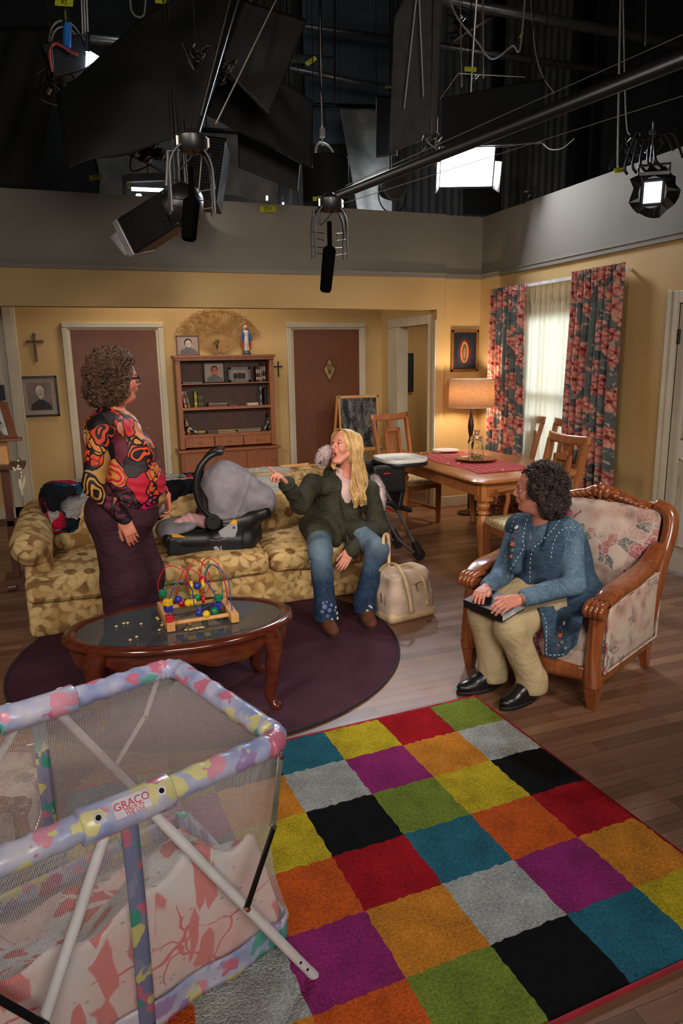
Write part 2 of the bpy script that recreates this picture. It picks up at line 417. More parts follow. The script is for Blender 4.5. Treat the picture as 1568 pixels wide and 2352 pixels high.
n = NT('studio_corrugated', 0.75); n.col(n.ramp(n.noise(2.2, 5), [(0.3, (62, 62, 60)), (0.7, (96, 95, 92))]))
plain('studio_blue_grey', (78, 88, 98), 0.8, var=0.08, vs_=2)
plain('pipe_metal', (120, 120, 122), 0.35, 0.7)
plain('black_metal', (22, 22, 23), 0.38, 0.3, spec=0.5)
plain('chrome', (190, 190, 192), 0.18, 1.0)
n = NT('quilt', 0.6); n.col(n.ramp(n.noise(3, 5), [(0.3, (86, 86, 84)), (0.7, (140, 139, 134))])); n.bump(n.noise(6, 4), 0.6, 0.05)

# ================================================================ floor, walls
m = MB(); m.bx(-7, 9, 1.02, 13, -0.05, 0); struct('floor', m, 'floor_planks', keep=True)
m = MB(); m.bx(-7, 9, 0.94, 1.02, -0.06, 0.004); struct('trim_1', m, 'studio_dark', keep=True)
m = MB(); m.bx(-12, 14, -6, 0.94, -0.12, -0.07); m.bx(-12, 14, 13, 16, -0.12, -0.07); struct('floor', m, 'studio_floor_grey', keep=True)
Yb = 8.6; Xr = 4.31; Yf = 7.09; XA = 3.74; ZT = 3.19; ZB = 2.215; ZC = 2.55
m = MB(); m.bx(-3.2, XA+0.1, Yb, Yb+0.1, 0, 2.62); struct('wall_back', m, 'wall_paint', keep=True)
m = MB(); m.bx(-3.2, -3.1, 2.5, Yb, 0, 2.62); struct('wall_left', m, 'wall_paint', keep=True)
# beam over the alcove mouth: warm face below the picture rail, grey above
m = MB(); m.bx(-3.2, XA+0.09, Yf, Yf+0.14, ZB, ZC); struct('wall_beam', m, 'wall_paint', keep=True)
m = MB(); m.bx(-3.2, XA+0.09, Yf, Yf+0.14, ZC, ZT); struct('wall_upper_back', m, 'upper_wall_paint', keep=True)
m = MB(); m.bx(XA, XA+0.09, Yf, Yf+0.14, 0, ZB); struct('wall_pillar', m, 'wall_paint', keep=True)
m = MB(); m.bx(XA+0.09, Xr, Yf+0.05, Yf+0.14, 0, ZC); struct('wall_corner', m, 'wall_paint', keep=True)
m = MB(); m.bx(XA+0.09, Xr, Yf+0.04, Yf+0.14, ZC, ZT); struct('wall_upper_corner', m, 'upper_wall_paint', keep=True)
# alcove side wall with the hallway opening
m = MB(); m.bx(XA, XA+0.1, 8.16, Yb, 0, 2.6); m.bx(XA, XA+0.1, Yf+0.14, 8.16, 2.12, 2.6); struct('wall_alcove_right', m, 'wall_paint', keep=True)
# casing round the hallway opening
m = MB(); m.bx(XA-0.022, XA+0.12, 8.06, 8.36, 0, 2.068); m.bx(XA-0.022, XA+0.12, Yf+0.172, 8.36, 2.07, 2.17); m.bx(XA-0.02, XA+0.0, Yf, Yf+0.06, 0, 2.11); m.bx(XA-0.022, XA+0.12, Yf+0.145, Yf+0.17, 0, 2.17)
struct('trim_2', m, 'trim_paint', keep=True, bevel=0.004)
# hallway behind
m = MB(); m.bx(5.35, 5.45, Yf+0.3, 11.5, 0, 2.6); m.bx(XA, 5.45, 11.4, 11.5, 0, 2.6); m.bx(XA+0.1, 5.45, Yf+0.14, Yf+0.2, 0, 2.6); struct('wall_hallway', m, 'wall_paint', keep=True)
m = MB(); m.bx(XA+.02, 5.45, Yf+.14, 11.5, 2.62, 2.66); struct('ceiling', m, 'upper_wall_paint', keep=True)
# right wall with window and door openings
WY0, WY1, WZ0, WZ1 = 5.42, 6.2, 0.55, 2.12
DY0, DY1, DZ = 3.36, 4.28, 2.08
m = MB()
for (a, b, z0, z1) in ((WY1, Yf+0.14, 0, ZC), (DY1, WY0, 0, ZC), (WY0, WY1, 0, WZ0), (WY0, WY1, WZ1, ZC), (DY0, DY1, DZ, ZC), (2.4, DY0, 0, ZC)): m.bx(Xr, Xr+0.1, a, b, z0, z1)
struct('wall_right', m, 'wall_paint', keep=True)
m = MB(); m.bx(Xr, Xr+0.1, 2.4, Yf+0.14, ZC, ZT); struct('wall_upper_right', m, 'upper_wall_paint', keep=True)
# picture rail
m = MB(); m.bx(-3.2, XA+0.1, Yf-0.022, Yf, ZC-0.01, ZC+0.045); m.bx(-3.2, XA+0.1, Yf-0.03, Yf, ZC+0.03, ZC+0.045); struct('trim_3', m, 'upper_wall_paint', keep=True, bevel=0.004)
m = MB(); m.bx(XA+0.09, Xr, Yf+0.02, Yf+0.05, ZC-0.01, ZC+0.045); m.bx(Xr-0.022, Xr, 2.4, Yf+0.05, ZC-0.01, ZC+0.045); m.bx(Xr-0.03, Xr, 2.4, Yf+0.05, ZC+0.03, ZC+0.045); struct('trim_4', m, 'upper_wall_paint', keep=True, bevel=0.004)
# baseboards
m = MB(); m.bx(-3.1, XA, Yb-0.02, Yb, 0, 0.13); struct('baseboard_back', m, 'trim_paint', keep=True, bevel=0.003)
m = MB(); m.bx(XA+0.02, XA+0.088, Yf-0.015, Yf, 0, 0.14); m.bx(XA+0.09, Xr, Yf+0.03, Yf+0.05, 0, 0.12); struct('baseboard_corner', m, 'trim_paint', keep=True, bevel=0.003)
m = MB(); m.bx(Xr-0.02, Xr, DY1+0.1, Yf+0.05, 0, 0.12); struct('baseboard_right', m, 'trim_paint', keep=True, bevel=0.003)
# doors in the back wall
def back_door(name, x0, x1, hinge):
    m = MB(); m.bx(x0+0.085, x1-0.085, Yb-0.03, Yb-0.005, 0.01, 2.065); d = struct(name, m, 'door_brown', keep=True, bevel=0.003)
    m = MB()
    for a, b in ((x0, x0+0.06), (x1-0.06, x1)): m.bx(a, b, Yb-0.045, Yb, 0, 2.088)
    m.bx(x0, x1, Yb-0.045, Yb, 2.09, 2.15)
    for a, b in ((x0+0.055, x0+0.088), (x1-0.088, x1-0.055)): m.bx(a, b, Yb-0.03, Yb, 0, 2.063)
    m.bx(x0+0.055, x1-0.055, Yb-0.03, Yb, 2.065, 2.1)
    m.build('door_casing', 'trim_paint', d, bevel=0.006)
    return d
back_door('door_1', -0.11, 0.985, 1)
d2 = back_door('door_2', 2.46, 3.50, 1)
# left edge: casing of another doorway
m = MB(); m.bx(-0.69, -0.591, Yb-0.05, Yb, 0, 2.6); m.bx(-0.59, -0.565, Yb-0.03, Yb, 0, 2.6); struct('trim_5', m, 'trim_paint', keep=True, bevel=0.005)
m = MB(); m.bx(-0.78, -0.69, Yb-0.02, Yb, 0, 2.6); struct('trim_6', m, 'white_door_paint', keep=True)
# hallway door and its casing, seen through the opening
m = MB(); m.bx(4.83, 5.3, 9.2, 9.25, 0, 2.05); d = struct('door_3', m, 'door_brown', keep=True)
m = MB(); m.bx(4.74, 4.83, 9.14, 9.25, 0, 2.13); m.bx(4.74, 5.35, 9.14, 9.25, 2.05, 2.13); m.build('door_casing', 'trim_paint', d, bevel=0.005)
m = MB(); m.cyl((4.88, 9.2, 1.0), (4.88, 9.14, 1.0), 0.012); m.ball((4.88, 9.12, 1.0), 0.027); m.build('door_knob', plain('old_brass', (150, 120, 70), 0.3, 0.9), d)
m = MB(); m.bx(XA+0.1, 5.35, 9.25, 9.35, 0, 2.6); struct('wall_hallway_end', m, 'wall_paint', keep=True)
# white door in the right wall
m = MB(); m.bx(Xr+0.004, Xr+0.05, DY0+0.002, DY1-0.002, 0.02, DZ-0.004); d = struct('door_4', m, 'white_door_paint', keep=True, bevel=0.003)
m = MB()
for z0, z1 in ((0.22, 0.92), (1.06, 1.92)):
    for y0, y1 in ((3.48, 3.79), (3.86, 4.16)):
        for q in ((y0, y1, z0, z0+0.02), (y0, y1, z1-0.02, z1), (y0, y0+0.02, z0, z1), (y1-0.02, y1, z0, z1)): m.bx(Xr-0.006, Xr+0.006, *q)
m.build('door_moulding', plain('door_moulding_paint', (178, 164, 134), 0.5), d, bevel=0.004)
m = MB(); m.bx(Xr-0.02, Xr+0.06, DY1, DY1+0.09, 0, DZ+0.09); m.bx(Xr-0.02, Xr+0.06, DY0-0.09, DY0, 0, DZ+0.09); m.bx(Xr-0.02, Xr+0.06, DY0+.002, DY1-.002, DZ, DZ+0.09); m.bx(Xr-0.028, Xr-0.01, DY1+0.065, DY1+0.1, 0, DZ+0.1); m.build('door_casing', 'trim_paint', d, bevel=0.005)
m = MB()
for z in (0.35, 1.78): m.cyl((Xr+0.0, DY1-0.012, z), (Xr+0.0, DY1-0.012, z+0.11), 0.012)
m.build('hinge', 'black_metal', d)
m = MB(); m.bx(Xr+0.0, Xr+0.1, DY0, DY1, 0.0, 0.018); m.build('threshold', plain('threshold_metal', (210, 215, 225), 0.3, 0.6), d)
m = MB(); m.bx(Xr+0.1, Xr+0.14, DY0-0.1, DY1+0.1, 0, DZ+0.1); struct('wall_behind_door', m, 'studio_dark', keep=True)
# window
m = MB()
for q in ((WY0, WY0+0.05, WZ0, WZ1), (WY1-0.05, WY1, WZ0, WZ1), (WY0+.052, WY1-.052, WZ0, WZ0+0.05), (WY0+.052, WY1-.052, WZ1-0.06, WZ1), (WY0+.052, WY1-.052, 1.3, 1.35)): m.bx(Xr+0.02, Xr+0.07, *q)
for q in ((WY0-0.07, WY0-.001, WZ0, WZ1+0.07), (WY1+.001, WY1+0.07, WZ0, WZ1+0.07), (WY0, WY1, WZ1, WZ1+0.07), (WY0-0.1, WY1+0.1, WZ0-0.07, WZ0-.002)): m.bx(Xr-0.02, Xr+0.01, *q)
wf = struct('window_1', m, plain('window_white', (215, 215, 210), 0.5, var=0.03), keep=True, bevel=0.003)
g = NT('window_glass', 0.02); g.set('Transmission Weight', 1.0); g.set('IOR', 1.02); g.col((240, 245, 248))
m = MB(); m.bx(Xr+0.042, Xr+0.046, WY0+0.04, WY1-0.04, WZ0+0.04, WZ1-0.05); m.build('window_pane', 'window_glass', wf)
area('daylight', (5.6, 5.8, 1.7), (4.2, 5.8, 1.3), 1.3, 80, (0.80, 0.90, 1.0), 1.9)
# pale backing seen through the window
m = MB(); m.bx(6.3, 6.34, 4.6, 7.0, 0.0, 3.0); struct('wall_outside_window', m, plain('outside_backing', (200, 212, 222), 0.9, var=0.05), keep=True)

# ================================================================ the studio behind and above
m = MB(); nn = 300
def corr(x0, x1, y, z0, z1, pitch, amp):
    k = int((x1-x0)/pitch*4); vs = []; fs = []
    for i in range(k+1):
        x = x0+(x1-x0)*i/k; yy = y+amp*(0 if i % 4 in (0, 1) else 1); vs += [(x, yy, z0), (x, yy, z1)]
    for i in range(k): fs.append((2*i, 2*i+2, 2*i+3, 2*i+1))
    return vs, fs
vs, fs = corr(3.2, 14, 12.6, 0, 9.0, 0.16, 0.03); m.add(vs, fs); struct('wall_studio_back', m, 'studio_corrugated', keep=True, smooth=0)
m = MB(); m.bx(-12, 3.2, 12.7, 12.8, 0, 9); struct('wall_studio_left', m, 'studio_dark', keep=True)
m = MB(); m.bx(9.5, 9.6, -6, 13, 0, 9.0); struct('wall_studio_right', m, 'studio_dark', keep=True)
m = MB(); m.bx(-12, 14, -6, 13, 9.0, 9.1); struct('ceiling_studio', m, 'studio_dark', keep=True)
m = MB(); m.grid(lambda u, v: (0.6+u*3.2+0.02*sin(v*40), 12.55+0.06*sin(u*17+2*sin(v*6))+0.05*sin(v*11), 1.5+v*4.6), 60, 60); m.build('quilt_curtain', 'quilt', None, solid=0.02)
tag(bpy.data.objects['quilt_curtain'], 'grey quilted sound blanket hanging on the studio wall behind the black flags', 'blanket')
# ================================================================ fabrics and woods of the furniture
def leaves(n, sc, asp, rot, thr, loc=(0, 0, 0), soft_=0.05, w=0.05):
    c = n.warp(4, w, n.map((asp, asp, 1), rot, loc)); vn_ = n.n('TexVoronoi', {'Vector': c, 'Scale': sc}, feature='F1', distance='MANHATTAN'); d = n.math('MULTIPLY', vn_.outputs['Distance'], 0.72); k = n.sep(vn_.outputs['Color'])[0]
    return n.step(d, thr, thr-soft_), k, d
n = NT('sofa_fabric', 0.85, spec=0.2)
base = n.ramp(n.noise(5, 5), [(0.35, (124, 92, 54)), (0.65, (158, 122, 76))])
q_ = n.sep(n.co()); U_ = n.math('MULTIPLY_ADD', q_[1], 0.35, q_[0]); V_ = n.math('MULTIPLY_ADD', q_[1], 0.85, q_[2]); gr_ = n.noise(40, 3)
for sc, lo, R_, off, pw, bs, c0, c1 in ((5.5, 3, 0.62, 3.3, 1.6, 0.12, (150, 114, 66), (184, 148, 94)), (6.5, 4, 0.60, 7.9, 1.5, 0.15, (166, 130, 80), (204, 172, 118)), (3.6, 9, 0.50, 1.2, 0.7, 0.45, (168, 132, 80), (216, 186, 132))):
    mk, lb, k, r = n.petal(U_, V_, sc, lo, R_, off, pw, bs)
    sh = n.math('ADD', n.math('MULTIPLY', lb, 0.55), n.math('MULTIPLY', gr_, 0.5)); lc = n.mix(sh, c0, c1)
    if lo == 9: lc = n.mix(n.step(r, 0.15, 0.11), lc, n.ramp(gr_, [(0.4, (112, 80, 44)), (0.6, (150, 112, 64))])); mk = n.math('MULTIPLY', mk, n.math('GREATER_THAN', k[1], 0.35))
    base = n.mix(mk, base, lc)
n.col(base); n.bump(n.noise(260, 2), 0.15, 0.002)
n = NT('floral_curtain', 0.85, spec=0.2)
q_ = n.sep(n.co()); U_ = q_[1]; V_ = n.math('MULTIPLY_ADD', q_[0], 0.3, q_[2]); gr_ = n.noise(22, 4)
base = n.ramp(n.noise(6, 3), [(0.4, (178, 146, 132)), (0.7, (206, 178, 160))])
for sc, lo, R_, off, pw, bs in ((9.5, 3, 0.66, 2.1, 1.5, 0.14), (11, 4, 0.62, 5.7, 1.4, 0.14), (9.0, 2, 0.70, 9.4, 1.3, 0.10)):
    mk, lb, k, r = n.petal(U_, V_, sc, lo, R_, off, pw, bs, 0.2)
    base = n.mix(mk, base, n.mix(n.math('MULTIPLY', n.math('ADD', gr_, k[2]), 0.55), (52, 60, 66), (118, 126, 122)))
for sc, off, R_ in ((8.6, 3.9, 0.50), (6.4, 0.7, 0.54)):
    mk, lb, k, r = n.petal(U_, V_, sc, 5, R_, off, 0.5, 0.6, 0.25)
    fl_c = n.ramp(n.math('ADD', n.math('MULTIPLY', gr_, 0.6), n.math('MULTIPLY', lb, 0.32)), [(0.28, (134, 60, 62)), (0.44, (174, 92, 86)), (0.58, (204, 136, 120)), (0.74, (220, 178, 158))])
    fl_c = n.mix(n.step(r, 0.16, 0.06), fl_c, (112, 40, 48)); ml = n.math('LESS_THAN', lb, 0.32); fl_c = n.mix(ml, fl_c, (138, 58, 60))
    base = n.mix(n.math('MULTIPLY', mk, n.math('GREATER_THAN', k[1], 0.38)), base, fl_c)
n.col(base)
def lace(name, c1, c2, c3, dark, sc=13):
    n = NT(name, 0.85, spec=0.2); w_ = n.warp(9, 0.12); e = n.vor(sc, 'DISTANCE_TO_EDGE', w_); v = n.sep(n.vor(sc, 'F1', w_, 'Color'))[0]; e2 = n.vor(sc*2.3, 'DISTANCE_TO_EDGE', n.warp(20, 0.06))
    rose = n.step(n.noise(3.2, 2), 0.36, 0.50)
    a = n.ramp(v, [(0, c1), (0.4, c2), (0.62, c3), (0.85, dark)], 'CONSTANT')
    b = n.ramp(n.noise(7, 4), [(0.42, c1), (0.56, (190, 150, 136)), (0.68, (120, 112, 96))])
    d = n.mix(n.step(n.math('MINIMUM', e, e2), 0.05, 0.015), a, c1)
    n.col(n.mix(rose, b, d)); n.bump(n.noise(240, 2), 0.12, 0.002); return n.m
lace('chair_brocade', (204, 182, 166), (186, 152, 142), (160, 78, 88), (108, 108, 106))
lace('chair_side_brocade', (198, 180, 162), (150, 124, 116), (160, 110, 116), (112, 100, 98), 22)
wood('table_oak', (150, 88, 46), (196, 128, 72), 0.33, (9, 1, 1), coat=0.3)
wood('oak_leg', (158, 92, 46), (206, 136, 76), 0.33, (1, 1, 9), coat=0.3)
wood('honey_pine', (196, 134, 70), (224, 168, 104), 0.45, (1, 1, 9))
wood('bookcase_oak', (136, 78, 44), (166, 100, 60), 0.42, (1, 1, 9))
plain('bookcase_inside', (74, 46, 34), 0.6)
wood('cherry_gloss', (66, 26, 16), (104, 46, 28), 0.16, (9, 1, 1), coat=0.6)
wood('carved_maple', (116, 58, 30), (160, 90, 50), 0.22, (1, 1, 6), coat=0.5)
wood('dark_walnut', (70, 36, 24), (98, 54, 36), 0.35)
wood('chair_walnut', (134, 78, 42), (172, 106, 62), 0.33, (1, 1, 9), coat=0.2)
n = NT('cream_damask', 0.7); n.col(n.ramp(n.vor(16, 'DISTANCE_TO_EDGE', n.warp(14, 0.05)), [(0.0, (168, 146, 100)), (0.25, (214, 190, 140)), (1, (206, 180, 128))]))
def netmat(name, c, p_, th, rough=0.6, uv=True):
    n = NT(name, rough); u = n.co('UV'); s_ = n.sep(n.map((1/p_, 1/p_, 1), co=u))
    a = n.math('LESS_THAN', n.math('FRACT', s_[0]), th); b = n.math('LESS_THAN', n.math('FRACT', s_[1]), th)
    n.set('Alpha', n.math('MAXIMUM', a, b)); n.col(c); return n.m
netmat('cane_weave', (150, 92, 52), 0.014, 0.62)
def set_uv(o, fn):
    me = o.data; uv = me.uv_layers.new(name='uv')
    for l in me.loops: uv.data[l.index].uv = fn(me.vertices[l.vertex_index].co)

# ================================================================ rugs
n = NT('purple_rug', 0.95, spec=0.1); n.col(n.ramp(n.noise(2.5, 5), [(0.3, (62, 34, 46)), (0.7, (82, 50, 62))])); n.bump(n.noise(300, 2), 0.5, 0.004)
rc = np.array([0.62, 3.98]); 
m = MB(); m.lathe([(1.12, 0.0), (1.135, 0.003), (1.135, 0.006), (1.12, 0.009), (0.001, 0.009)], 96, c=(0.62, 4.03, 0.001), capb=True, capt=False)
m2 = MB(); m2.tube([(0.62+1.135*cos(a), 4.03+1.135*sin(a), 0.009) for a in [2*pi*i/96 for i in range(96)]], 0.008, 6, closed=True)
rt = thing('round_rug', 'round dark purple rug under the coffee table', 'rug', (0.62, 4.03, 0)); m.build('rug_pile', 'purple_rug', rt, world=True); m2.build('rug_binding', plain('purple_binding', (40, 22, 30), 0.8), rt, world=True)
# shag checkered rug
TH = 0.050; RX, RY = 1.7744, 2.892; CW, CH = 0.2822, 0.2695
ra = np.array([-cos(TH), -sin(TH)]); rb = np.array([sin(TH), -cos(TH)])
def shag(name, c):
    n = NT(name, 0.95, spec=0.1); d = tuple(int(v*0.72) for v in c); e = tuple(min(255, int(v*1.16)) for v in c)
    f = n.math('ADD', n.math('MULTIPLY', n.noise(110, 3), 0.6), n.math('MULTIPLY', n.noise(9, 3), 0.4)); n.col(n.ramp(f, [(0.3, d), (0.7, e)])); n.bump(n.noise(150, 3), 1.0, 0.012); return n.m
RC = {'g': (122, 138, 52), 'r': (168, 24, 34), 'y': (196, 172, 40), 't': (44, 106, 124), 's': (172, 174, 168), 'a': (208, 132, 44), 'm': (148, 44, 108), 'k': (20, 20, 22), 'o': (208, 92, 34)}
for k_, v in RC.items(): shag('shag_'+k_, v)
rows = ['gryts', 'samsk', 'kygka'] ; 
COLS = ['gskray', 'rayomt', 'ymgtsk', 'tskrag', 'kayomo', 'yromst', 'tskayr', 'ragtsk']   # column by column from the right, far to near
COLS[1] = 'rayomt'; COLS[5] = 'gmtrsa'; COLS[6] = 'tysyok'; COLS[7] = 'rtmagy'
rt = thing('checkered_rug', 'large shag rug of bright coloured squares in front of the playpen', 'rug', (0.8, 2.0, 0))
rnd = random.Random(3); NS = 16
keys = list(RC); mm = MB()
for i in range(8):
    for j in range(6):
        u0, v0 = i*CW, j*CH; mi = keys.index(COLS[i][j]); fs = []
        def P(a, b):
            edge = 0.0 if (a in (0, NS) or b in (0, NS)) else 1
            jx = (noise_v(i*NS+a, j*NS+b, 1)-0.5)*0.007; jy = (noise_v(i*NS+a, j*NS+b, 2)-0.5)*0.007
            gx, gy = i*NS+a, j*NS+b
            if gx in (0, 8*NS) or gy in (0, 6*NS): jx = jy = 0
            q = ra*(u0+CW*a/NS+jx)+rb*(v0+CH*b/NS+jy)
            z = 0.016+0.006*noise_v(gx, gy, 3) if (0 < gx < 8*NS and 0 < gy < 6*NS) else 0.004
            return (RX+q[0], RY+q[1], z)
        def noise_v(a, b, s): return random.Random(a*7919+b*104729+s*31).random()
        vs = [P(a, b) for a in range(NS+1) for b in range(NS+1)]
        fs = [(a*(NS+1)+b, a*(NS+1)+b+1, (a+1)*(NS+1)+b+1, (a+1)*(NS+1)+b) for a in range(NS) for b in range(NS)]
        mm.add(vs, fs, mi)
mm.build('rug_pile', ['shag_'+k_ for k_ in keys], rt, world=True, smooth=180)
def rq(u, v, z=0.008): q = ra*u+rb*v; return (RX+q[0], RY+q[1], z)
mb = MB(); mb.tube([rq(0, 0), rq(8*CW, 0), rq(8*CW, 6*CH), rq(0, 6*CH)], 0.009, 6, closed=True); mb.build('rug_binding', plain('red_binding', (150, 18, 36), 0.8), rt, world=True)

# ================================================================ sofa
sofa = thing('sofa', 'long floral tan and gold sofa with a rolled arm behind the coffee table', 'sofa', (0.72, 5.0, 0))
Ls = 4.60
fold = nz3(14, 2)
soft_obj('sofa_base', [rbx_((0.735, 5.04, 0.155), (1.155, 0.43, 0.125), 0.035), rbx_((0.735, 4.66, 0.06), (1.145, 0.045, 0.05), 0.02)], 0.014, 'sofa_fabric', sofa, disp=lambda x, y, z: 0.004*fold(x, y, z))
cu = [(-0.425, 0.375), (0.375, 1.15), (1.15, 1.885)]
for i, (a, b) in enumerate(cu):
    cx = (a+b)/2; h = (b-a)/2-0.006
    pr_ = [rbx_((cx, 4.985 if i else 4.98, 0.335), (h, 0.42, 0.085), 0.055, k=0.03), ell_((cx, 4.93, 0.395), (h*0.92, 0.36, 0.075), k=0.06), ell_((cx, 4.60, 0.34), (h*0.85, 0.05, 0.06), k=0.05)]
    if i == 0: pr_ = [rbx_((cx+0.075, 4.985, 0.325), (h-0.075, 0.42, 0.085), 0.055, k=0.03), rbx_((cx, 4.64, 0.325), (h, 0.075, 0.085), 0.05, k=0.03), ell_((cx+0.07, 4.93, 0.385), (h*0.85, 0.36, 0.07), k=0.06)]
    s_ = soft_obj('seat_cushion', pr_, 0.012, 'sofa_fabric', sofa, disp=lambda x, y, z: 0.006*fold(x, y, z))
    z0 = 0.285 if i else 0.275
    for zz, yy in ((z0, 4.568), (z0+0.115, 4.572)):
        m = MB(); m.tube([(a+0.03, yy+0.03, zz), (a+0.09, yy+(0.0 if i else 0), zz), (cx, yy-0.006, zz), (b-0.09, yy, zz), (b-0.03, yy+0.03, zz)], 0.006, 6); m.build('piping', 'sofa_fabric', s_, world=True)
for i, (a, b) in enumerate(((-0.26, 0.40), (0.40, 1.14), (1.14, 1.87))):
    cx = (a+b)/2; h = (b-a)/2-0.005
    soft_obj('back_cushion', [rbx_((cx, 5.33, 0.62), (h, 0.12, 0.23), 0.08, R=Matrix.Rotation(radians(-9), 3, 'X'), k=0.03), ell_((cx, 5.24, 0.62), (h*0.85, 0.13, 0.19), k=0.07)], 0.013, 'sofa_fabric', sofa, disp=lambda x, y, z: 0.007*fold(x, y, z))
pleat = lambda x, y, z: 0.010*np.abs(np.sin((y-4.7)*24+3*np.sin(z*7)))+0.004*fold(x, y, z)
soft_obj('sofa_arm', [cap_((-0.375, 4.79, 0.575), (-0.355, 5.42, 0.645), 0.125, 0.115, k=0.05), rbx_((-0.34, 5.08, 0.37), (0.085, 0.34, 0.22), 0.04, k=0.05), cap_((-0.375, 4.72, 0.575), (-0.375, 4.80, 0.575), 0.10, k=0.04)], 0.011, 'sofa_fabric', sofa, disp=pleat)
soft_obj('sofa_back', [rbx_((0.80, 5.50, 0.45), (1.07, 0.075, 0.40), 0.06), ], 0.016, 'sofa_fabric', sofa)
# fluffy throw over the back
n = NT('fluffy_throw', 0.95, spec=0.1); c = n.warp(5, 0.18); e = n.sep(n.vor(5.2, 'F1', c, 'Color'))[0]; d_ = n.sep(n.vor(11, 'F1', n.warp(8, 0.12, n.map(loc=(4, 2, 1))), 'Color'))[1]
xs = n.sep(n.co())[0]; 
pal = n.ramp(e, [(0, (34, 40, 48)), (0.3, (176, 174, 172)), (0.5, (24, 70, 96)), (0.62, (26, 26, 30)), (0.78, (190, 32, 58)), (0.92, (224, 132, 60))], 'CONSTANT')
pal2 = n.ramp(d_, [(0, (30, 34, 40)), (0.35, (176, 174, 172)), (0.55, (24, 70, 96)), (0.7, (30, 30, 34)), (0.86, (196, 30, 60))], 'CONSTANT')
palm = n.mix(n.step(n.noise(2.2, 1), 0.47, 0.53), pal, pal2)
n.col(n.mix(n.math('MULTIPLY', n.step(xs, 0.30, 0.36), 1.0), palm, (186, 184, 178))); n.bump(n.noise(70, 4), 1.0, 0.03)
fz = nz3(150, 4); fz2 = nz3(70, 5)
soft_obj('throw_blanket', [rbx_((-0.06, 5.36, 0.725), (0.26, 0.185, 0.155), 0.09, k=0.05), rbx_((-0.17, 5.28, 0.70), (0.13, 0.17, 0.15), 0.08, k=0.05), cap_((0.1, 5.42, 0.785), (1.50, 5.42, 0.785), 0.088, k=0.05), rbx_((0.62, 5.33, 0.70), (0.36, 0.17, 0.15), 0.08, k=0.05), rbx_((1.22, 5.32, 0.71), (0.30, 0.17, 0.13), 0.08, k=0.06)], 0.0085, 'fluffy_throw', None, disp=lambda x, y, z: 0.006*fz(x, y, z)+0.008*fz2(x, y, z))
tag(bpy.data.objects['throw_blanket'], 'fluffy patterned throw in black, white, blue and red draped over the sofa back', 'blanket')

# ================================================================ coffee table
TC = (0.385, 3.40); RZ = radians(-3)
ct = thing('coffee_table', 'oval glossy cherry coffee table with a glass top and curved legs', 'table', (TC[0], TC[1], 0), RZ)
A_, B_ = 0.560, 0.345; TZ = 0.445
def sc_(a): return 1+0.012*abs(sin(4*a+0.4))**0.5*np.sign(1)
m = MB(); na = 120
ring = [(0.80, -0.006), (0.80, 0.0), (0.86, 0.006), (0.955, 0.004), (0.985, -0.004), (1.0, -0.016), (0.985, -0.026), (0.965, -0.030), (0.80, -0.030)]
vs = []
for (r, z) in ring:
    for k in range(na):
        a = 2*pi*k/na; q = sc_(a) if r > 0.9 else 1; off = (1-r)*0.30
        vs.append(((A_*q-off*1.0 if r < 0.99 else A_*q)*cos(a), (B_*q-off*1.0 if r < 0.99 else B_*q)*sin(a), TZ+z))
fs = [(i*na+k, i*na+(k+1) % na, ((i+1) % len(ring))*na+(k+1) % na, ((i+1) % len(ring))*na+k) for i in range(len(ring)) for k in range(na)]
m.add(vs, fs); m.build('table_rim', 'cherry_gloss', ct, smooth=60)
g = NT('smoked_glass', 0.04); g.col((92, 96, 98)); g.set('Transmission Weight', 0.45); g.set('IOR', 1.45)
m = MB(); m.lathe([(1, 0), (1, 0.006)], 80, c=(0, 0, TZ-0.008), sx=A_-0.058, sy=B_-0.058); m.build('glass_top', 'smoked_glass', ct)
m = MB(); vs = []
for (r, zt) in ((0.93, 0), (0.955, 0.5), (0.94, 1), (0.925, 1), (0.91, 0)):
    for k in range(na):
        a = 2*pi*k/na; zb = TZ-0.115+0.018*cos(8*a)+0.008*cos(16*a)
        vs.append((A_*r*cos(a), B_*(r-0.01)*sin(a), (TZ-0.03)*(1-zt)+zb*zt))
fs = [(i*na+k, ((i+1) % 5)*na+k, ((i+1) % 5)*na+(k+1) % na, i*na+(k+1) % na) for i in range(5) for k in range(na)]
m.add(vs, fs); m.build('apron', 'cherry_gloss', ct, smooth=60)
def cabriole(bx_, by_, h, ox, oy, s=1.0, mat='cherry_gloss', parent=None):
    pts = bez([(bx_, by_, h), (bx_+0.030*ox, by_+0.030*oy, h*0.80), (bx_+0.018*ox, by_+0.018*oy, h*0.5), (bx_-0.004*ox, by_-0.004*oy, h*0.2), (bx_+0.012*ox, by_+0.012*oy, 0.045), (bx_+0.032*ox, by_+0.032*oy, 0.022)], 6)
    L = len(pts); R = [s*(0.040*(1-t)+0.014) if t < 0.8 else s*(0.022+0.05*(t-0.8)) for t in [i/(L-1) for i in range(L)]]
    m = MB(); m.tube(pts, R, 14); m.ball((bx_+0.034*ox, by_+0.034*oy, 0.024), (0.026*s, 0.026*s, 0.024)); m.build('leg', mat, parent, smooth=80)
for sx in (-1, 1):
    for sy in (-1, 1): cabriole(0.395*sx, 0.205*sy, TZ-0.03, 0.8*sx, 0.6*sy, 0.95, parent=ct)

